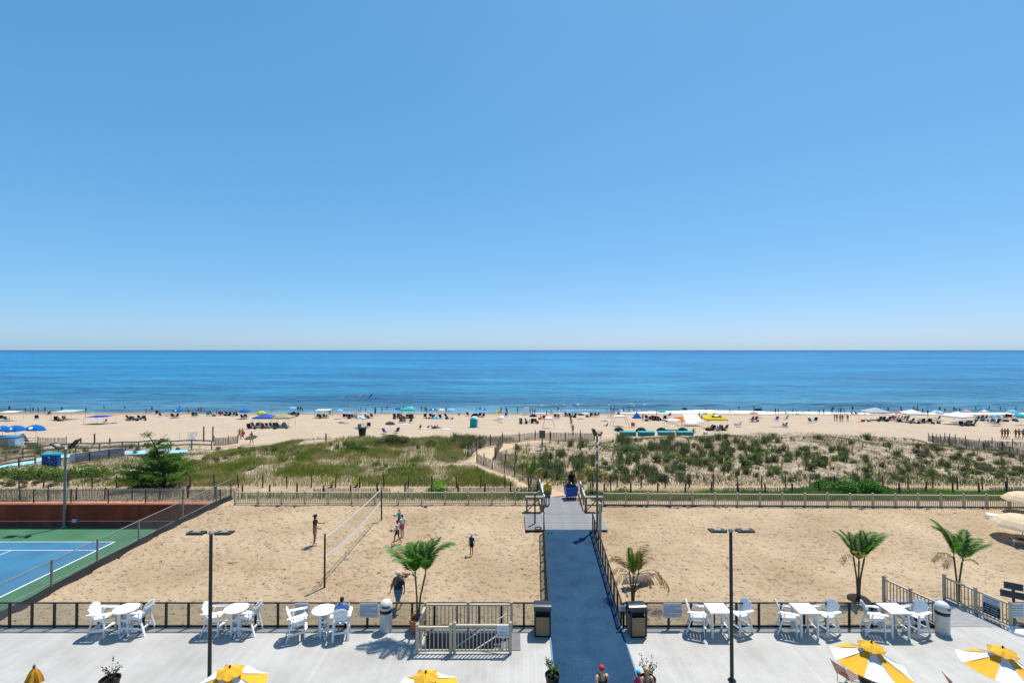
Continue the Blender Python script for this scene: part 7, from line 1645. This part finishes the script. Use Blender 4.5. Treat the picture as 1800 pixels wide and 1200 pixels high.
MB().box((0, 0, 1.62), (1.2, .8, .08)).build('seat', M_WHITE, o); MB().box((0, -.36, 1.95), (1.2, .05, .4)).build('backrest', M_WHITE, o)
for sx, c in ((-.25, '#1d2030'), (.25, '#301d22')): person(0, 0, 'sit', 'person in dark clothes seated high on the lifeguard stand', 'two people on the lifeguard stand', loc=(p.x + sx, p.y, p.z + 1.42), rz=0, top=c, bottom='#6a1a1a')

# ---------------------------------------------------------------- people on the beach
for px, py, lb, rz, sk in ((421, 772, 'lifeguard in red shorts, left of the pair carrying a red float', -2.2, 1), (426, 771, 'lifeguard in red shorts, right of the pair carrying a red float', -2.0, 0)): person(px, py, 'carry', lb, h=1.8, rz=rz, top='skin', bottom='#b01c1c', skin=sk)
g = hit(426, 771); MB().lathe([(.02, -.45), (.11, -.36), (.13, 0), (.11, .36), (.02, .45)], 10, (g.x + .3, g.y - .25, g.z + .75), M=Matrix.Rotation(R(30), 3, 'Y')).build('rescue_float', cm('#c01818'), label='red rescue float carried by the lifeguards', cat='float', smooth=60)
person(442, 781, 'carry', 'lifeguard in an orange top walking behind the pair with a board', h=1.8, rz=-1.8, top='#b5301c', bottom='#c05a28', skin=1); g = hit(442, 781); MB().prism([(-.9, 0), (-.6, .2), (.5, .24), (.9, 0), (.5, -.24), (-.6, -.2)], -.03, .03, M=Matrix.Rotation(R(80), 3, 'X') @ Matrix.Rotation(R(12), 3, 'Z'), c=(g.x + .1, g.y - .3, g.z + .95)).build('rescue_board', mat('board_tan', '#b09a80', .5), label='tan rescue board carried by the lifeguard in orange', cat='board')
GL = 'bathers at the left waterline'
for x, y in ((53, 725), (58, 725), (67, 725), (79, 725)): person(x, y, 'stand', 'small dark figure in the row standing at the left waterline', GL, h=1.6)
person(45, 725, 'bend', 'figure bending over at the left waterline', rz=1.2); person(16, 723, 'stand', 'dark figure nearest the left edge at the waterline'); person(108.5, 723, 'stand', 'lone dark figure in the water above the mint shade', sink=.3); person(267, 725, 'stand', 'lone dark figure standing at the waterline on the left', h=1.8)
for x in (349, 353.5): person(x, 725, 'stand', 'dark figure standing at the waterline left of the long row', 'two figures at the waterline', top='skin')
person(381, 730, 'stand', 'bather standing among the long row of chairs', top='skin', skin=1); person(478, 725, 'hip', 'tall bather standing in the shallows right of the yellow umbrella', top='skin', bottom='#8a8fa0'); person(328, 722, 'stand', 'bather standing knee deep on the left', sink=.5)
SW = 'swimmers off the left beach'
for x, y in ((408.7, 720), (417, 719), (421.7, 718), (464, 718), (335, 720)): person(x, y, 'stand', 'swimmer deep in the water off the left beach', SW, sink=.95, top='skin')
for x, y in ((573, 717), (579, 715), (584, 716), (590, 711), (595, 713)): person(x, y, 'stand', 'swimmer in the group of five left of the flags', 'swimmers left of the flags', sink=.95, top='skin')
for x in (524, 528): person(x, 724, 'stand', 'dark bather standing behind the pale blue umbrella', 'bathers behind the pale umbrella'); 
person(531.5, 725, 'stand', 'slim bather right of the pale blue umbrella', h=1.5); person(580, 731, 'stand', 'person in olive right of the cream canopy', top='#6a6a4a', h=1.5)
person(630, 725, 'stand', 'small child beside the large dark figure', h=1.1); person(634.5, 726, 'stand', 'large figure in black at the waterline above the white umbrella', top='#101218', bottom='#101218', h=1.85); person(750, 727, 'stand', 'man in dark shorts at the waterline left of the blue umbrella', top='skin', h=1.75)
g = hit(659.5, 727); MB().prism([(-.2, 0), (.2, 0), (.26, .9), (.16, 1.6), (0, 1.75), (-.16, 1.6), (-.26, .9)], -.03, .03, M=Matrix.Rotation(R(86), 3, 'X'), c=g).build('bodyboard', cm('#1f6f8a'), label='teal board stuck upright at the waterline', cat='board')
for x, y in ((677, 721), (685, 717), (729, 715), (799, 718), (815, 714)): person(x, y, 'stand', 'swimmer off the middle of the beach', 'swimmers off the middle', sink=.9, top='skin')
person(709, 719, 'stand', 'tanned swimmer behind the turquoise canopy', sink=.4, top='skin'); person(784, 726, 'hip', 'person in dark clothes standing between the cream and pale blue umbrellas'); person(807, 731, 'sit', 'person seated in the sand left of the red-brown chair'); person(838, 722, 'stand', 'swimmer left of the blue umbrella by the half-dome', sink=.6)
person(881, 726, 'stand', 'person at the waterline behind the rainbow umbrella'); person(890, 727, 'stand', 'person in dark blue at the waterline right of the rainbow umbrella', top='#1a3a78', bottom='#1a3a78')
for x in (597, 602): pass
person(600, 743, 'lie', 'sunbather lying left of the bright blue towel', rz=1.4, top='skin')
person(739, 754, 'sit', 'person in dark clothes sitting left of the family group', rz=.4); 
for x in (753, 760, 766, 770): person(x, 752.5, 'ground', 'member of the family sitting under the turquoise umbrella', 'family under the turquoise umbrella', h=1.5)
for x in (932, 936, 940): person(x, 728, 'stand', 'person in the orange and dark group right of the lifeguard stand', 'group beside the stand', top=rp_.choice(['#a8501e', '#1c1c22', '#8a3a1a']), h=1.6)
person(981, 726, 'stand', 'dark figure standing in the shallows left of the blue topped canopy', h=1.75); person(969, 726, 'stand', 'child standing in the shallows', h=1.0); person(986, 726, 'stand', 'child standing right of the dark figure in the shallows', h=1.0); person(951, 736, 'sit', 'person seated left of the bright red chair')
person(1003, 743, 'walk', 'person in black, first of three walking up from the water', h=1.75, rz=3.1, top='#15161a'); person(1004.5, 750, 'walk', 'bare chested person, second of three walking up from the water', h=1.7, rz=3.1, top='skin', bottom='#4a2a26'); person(1007, 763, 'walk', 'tanned person in red shorts, nearest of three walking up', h=1.8, rz=3.1, top='skin', bottom='#7a2a22', skin=1)
for x in (1067, 1074, 1078, 1081, 1085, 1096, 1106, 1114): person(x, 725 + rp_.uniform(-.6, .6), 'stand', 'bather in the line wading left of the breaker', 'line of bathers left of the breaker', h=rp_.uniform(1.4, 1.8))
person(1130, 740, 'hip', 'tanned person standing right of the pyramid tent', h=1.78, top='skin', bottom='#40485a', skin=1, rz=3.0); person(1067, 749, 'ground', 'person sitting left of the white canopy', rz=.8); person(1063, 740, 'lie', 'sunbather on the pale towel left of the white canopy', rz=1.5); person(1088, 750, 'lie', 'tanned sunbather lying under the white canopy', rz=1.4, skin=1, top='skin')
person(1154, 731, 'stand', 'dark slim figure left of the turquoise umbrella'); person(1241, 724, 'stand', 'person standing in the foam behind the small umbrella', top='#4a6a8a', h=1.6); person(1229, 733, 'stand', 'tanned person left of the small turquoise umbrella', top='skin', skin=1); person(1233, 737, 'sit', 'seated person below the tanned one'); person(1283, 728, 'stand', 'person in a blue towel standing at the foam', top='#5a4a44', bottom='#2a4a8a')
for x, lb in ((1324, 'left of the couple seated under the pink umbrella'), (1329, 'right of the couple seated under the pink umbrella')): person(x, 739, 'sit', lb, h=1.6)
for x in (1363, 1368): person(x, 728, 'stand', 'figure standing at the foam right of the navy umbrella', 'pair at the foam', h=1.75)
person(1394, 729, 'stand', 'tall lone figure at the foam', h=1.85); person(1381, 728, 'sit', 'person sitting at the foam left of the tall figure'); person(1401, 729, 'ground', 'person sitting at the foam right of the tall figure', top='skin'); person(1378, 751, 'sit', 'person sitting in the teal chair', top='#5a3a30')
for x in (1440, 1448, 1462.5, 1474, 1478, 1484): person(x, 728, 'stand', 'figure at the foam right of the open sand', 'figures at the right foam', h=rp_.uniform(1.45, 1.8))
for x in (1467, 1471, 1477, 1481): person(x, 741 + rp_.uniform(-1.5, .5), 'hip', 'member of the standing group on the open sand', 'standing group on the sand', h=1.7, top=rp_.choice(['#4a5a78', '#3a3a44', '#7a6a60', '#2a3a50']))
person(1490, 741, 'stand', 'person standing apart right of the group on the open sand', h=1.75, top='skin', skin=1)
for x, y in ((1497, 729), (1504, 729)): person(x, y, 'sit', 'seated figure at the foam right of the group', 'seated pair at the foam')
person(1520, 729, 'stand', 'figure standing at the foam left of the grey canopy'); 
for x, y in ((1532, 725), (1538, 726), (1547, 723)): person(x, y, 'stand', 'bather in the water behind the grey canopy', 'bathers behind the grey canopy', sink=.3)
for x in (1605, 1609, 1613): person(x, 728, 'stand', 'one of three bathers behind the white canopy', 'three bathers')
for x, y in ((1622, 728), (1631, 731), (1652, 724), (1661, 727), (1677, 724)): person(x, y, 'stand', 'bather near the pale umbrellas on the right', 'bathers on the right', h=1.65)
for x, lb in ((1762, 'first of three walkers on the right sand'), (1767, 'second of three walkers on the right sand'), (1772, 'third of three walkers on the right sand, in grey')): person(x, 771, 'walk', lb, h=1.75, rz=1.5, top='skin' if 'third' not in lb else '#6a6e76', bottom='#6a2a2a' if 'first' in lb else '#1c1f2a', skin=1)
for x, lb in ((1786, 'tanned walker in red near the right edge'), (1792, 'tanned walker right behind the one in red'), (1799, 'walker in grey cut by the right edge')): person(x, 772, 'walk', lb, h=1.75, rz=1.5, top='#a04038' if 'in red' in lb and 'behind' not in lb else ('#6f7176' if 'grey' in lb else 'skin'), skin=1)
for x, y in ((104, 740), (112, 740), (186, 743), (228, 739), (235, 739), (248, 739)): person(x, y, 'sit', 'sitter in the chair groups on the far left', 'sitters on the far left')
person(200, 744, 'lie', 'sunbather on the pale towel right of the blue sunshade', rz=1.5, top='skin'); person(294, 731, 'lie', 'sunbather lying near the left blue umbrella', rz=1.3, top='skin')
for x, y in ((305, 734), (345, 731), (388, 731), (428, 735), (440, 752), (463, 751), (476, 751), (488, 751), (500, 752)): person(x, y, 'sit', 'sitter in the chair groups by the pitched tents', 'sitters by the pitched tents')
for x, y in ((508, 731), (519, 731), (574, 735), (620, 735), (699, 735), (708, 735), (716, 735), (760, 735)): person(x, y, 'sit', 'sitter in the chair groups on the middle beach', 'sitters on the middle beach')
for x, y in ((936, 743), (943, 743), (998, 732), (1006, 732), (1145, 738), (1251, 756), (1260, 756), (1268, 756), (1219, 761)): person(x, y, 'sit', 'sitter in the chair groups right of the lifeguard stand', 'sitters right of the stand')
for x, y in ((1549, 739), (1572, 738), (1584, 738), (1605, 743), (1617, 743), (1630, 743), (1694, 748), (1706, 748), (1719, 737), (1748, 745), (1765, 735), (1788, 735)): person(x, y, 'sit', 'sitter in the chair groups at the far right', 'sitters at the far right')
for x0, x1, n_, words in ((120, 260, 4, 'left of the pine top'), (300, 360, 3, 'off the left blue umbrella'), (640, 760, 7, 'off the turquoise canopy'), (860, 920, 4, 'left of the lifeguard stand'), (1290, 1360, 3, 'off the pink umbrella'), (1410, 1520, 4, 'off the open sand'), (1560, 1700, 8, 'off the right canopies'), (1710, 1795, 5, 'near the right edge')):
    for i in range(n_): person(x0 + (x1 - x0) * (i + rp_.random()) / n_, rp_.uniform(719, 726.5), rp_.choice(('stand', 'hip', 'walk')), 'bather in the shallows ' + words, 'bathers in the shallows ' + words, h=rp_.uniform(1.3, 1.8), sink=rp_.choice((0, 0, .3)), top=rp_.choice(('skin', None)))
p = hit(294, 797); person(294, 798, 'walk', 'person in a pale blue shirt on the left beach walkway behind the pine', h=1.7, rz=1.4, top='#9fb6d4', bottom='#5a3a34')

# ---------------------------------------------------------------- bags that make the seating groups look lived in
def bag_mesh():
    mb = MB(); n = 10; vs = []
    for r_, z in ((.22, 0), (.27, .08), (.25, .24), (.17, .36)):
        for i in range(n): a = 2 * math.pi * i / n; vs.append((r_ * 1.25 * math.cos(a), r_ * .75 * math.sin(a), z + .03 * math.sin(3 * a)))
    mb.add(vs, [(j * n + i, j * n + (i + 1) % n, (j + 1) * n + (i + 1) % n, (j + 1) * n + i) for j in range(3) for i in range(n)] + [tuple(30 + i for i in range(n))])
    mb.path([(-.14, 0, .34), (-.1, 0, .52), (.1, 0, .52), (.14, 0, .34)], .014, 5); return mb.mesh('beach_bag', cm('#22252b'), 50)
BAG = bag_mesh()
for k, (x0, x1, y, n, words) in enumerate(((97, 118, 740, 3, 'mint shade'), (224, 256, 739, 4, 'group of five chairs'), (364, 418, 731, 5, 'long row of chairs'), (436, 504, 753, 8, 'pitched tents'), (505, 526, 732, 3, 'pale umbrella at the waterline'), (604, 656, 736, 5, 'row of chairs above the white umbrella'), (693, 728, 736, 6, 'turquoise canopy'), (745, 796, 736, 6, 'umbrella cluster'), (745, 772, 753, 2, 'family group'), (914, 946, 744, 4, 'group below the lifeguard stand'), (994, 1052, 733, 4, 'blue topped canopy'), (1135, 1180, 739, 6, 'turquoise umbrella near the breaker'), (1244, 1280, 757, 5, 'yellow tent'), (1318, 1332, 740, 2, 'pink umbrella'), (1544, 1598, 740, 6, 'salmon umbrella'), (1600, 1655, 744, 7, 'white canopy'), (1686, 1714, 749, 4, 'white pitched tent'), (1715, 1796, 740, 9, 'umbrellas at the right edge'))):
    for i in range(n):
        o = link('beach_bag', BAG, None, hit(x0 + (x1 - x0) * (i + rp_.random()) / n, y + rp_.uniform(-1, 1)), rp_.random() * 6, 'beach bag by the ' + words, 'bag', 'bags by the ' + words, scale=rp_.uniform(.9, 1.5)); o.material_slots[0].link = 'OBJECT'; o.material_slots[0].material = cm(rp_.choice(DARKS + ['#7a3a2a', '#2a5a7a', '#8a8478']))

# ---------------------------------------------------------------- look-alikes are told apart by their order from the left
bpy.context.view_layer.update()
ONES = 'zeroth first second third fourth fifth sixth seventh eighth ninth tenth eleventh twelfth thirteenth fourteenth fifteenth sixteenth seventeenth eighteenth nineteenth'.split()
def ordinal(i):
    if i < 20: return ONES[i]
    t, u = divmod(i, 10); w_ = ['', '', 'twent', 'thirt', 'fort', 'fift', 'sixt'][t]
    return w_ + ('ieth' if u == 0 else 'y-' + ONES[u])
same = {}
for o in COL.objects:
    if o.parent is None and 'label' in o and 'category' in o: same.setdefault(o['label'], []).append(o)
for lb, os_ in same.items():
    if len(os_) < 2 or len(lb.split()) > 12: continue
    os_.sort(key=lambda q: q.matrix_world.translation.x / max(1, q.matrix_world.translation.y))
    for i, q in enumerate(os_): q['label'] = lb + ', ' + ('leftmost' if i == 0 else 'rightmost' if i == len(os_) - 1 else ordinal(i + 1) + ' from the left')
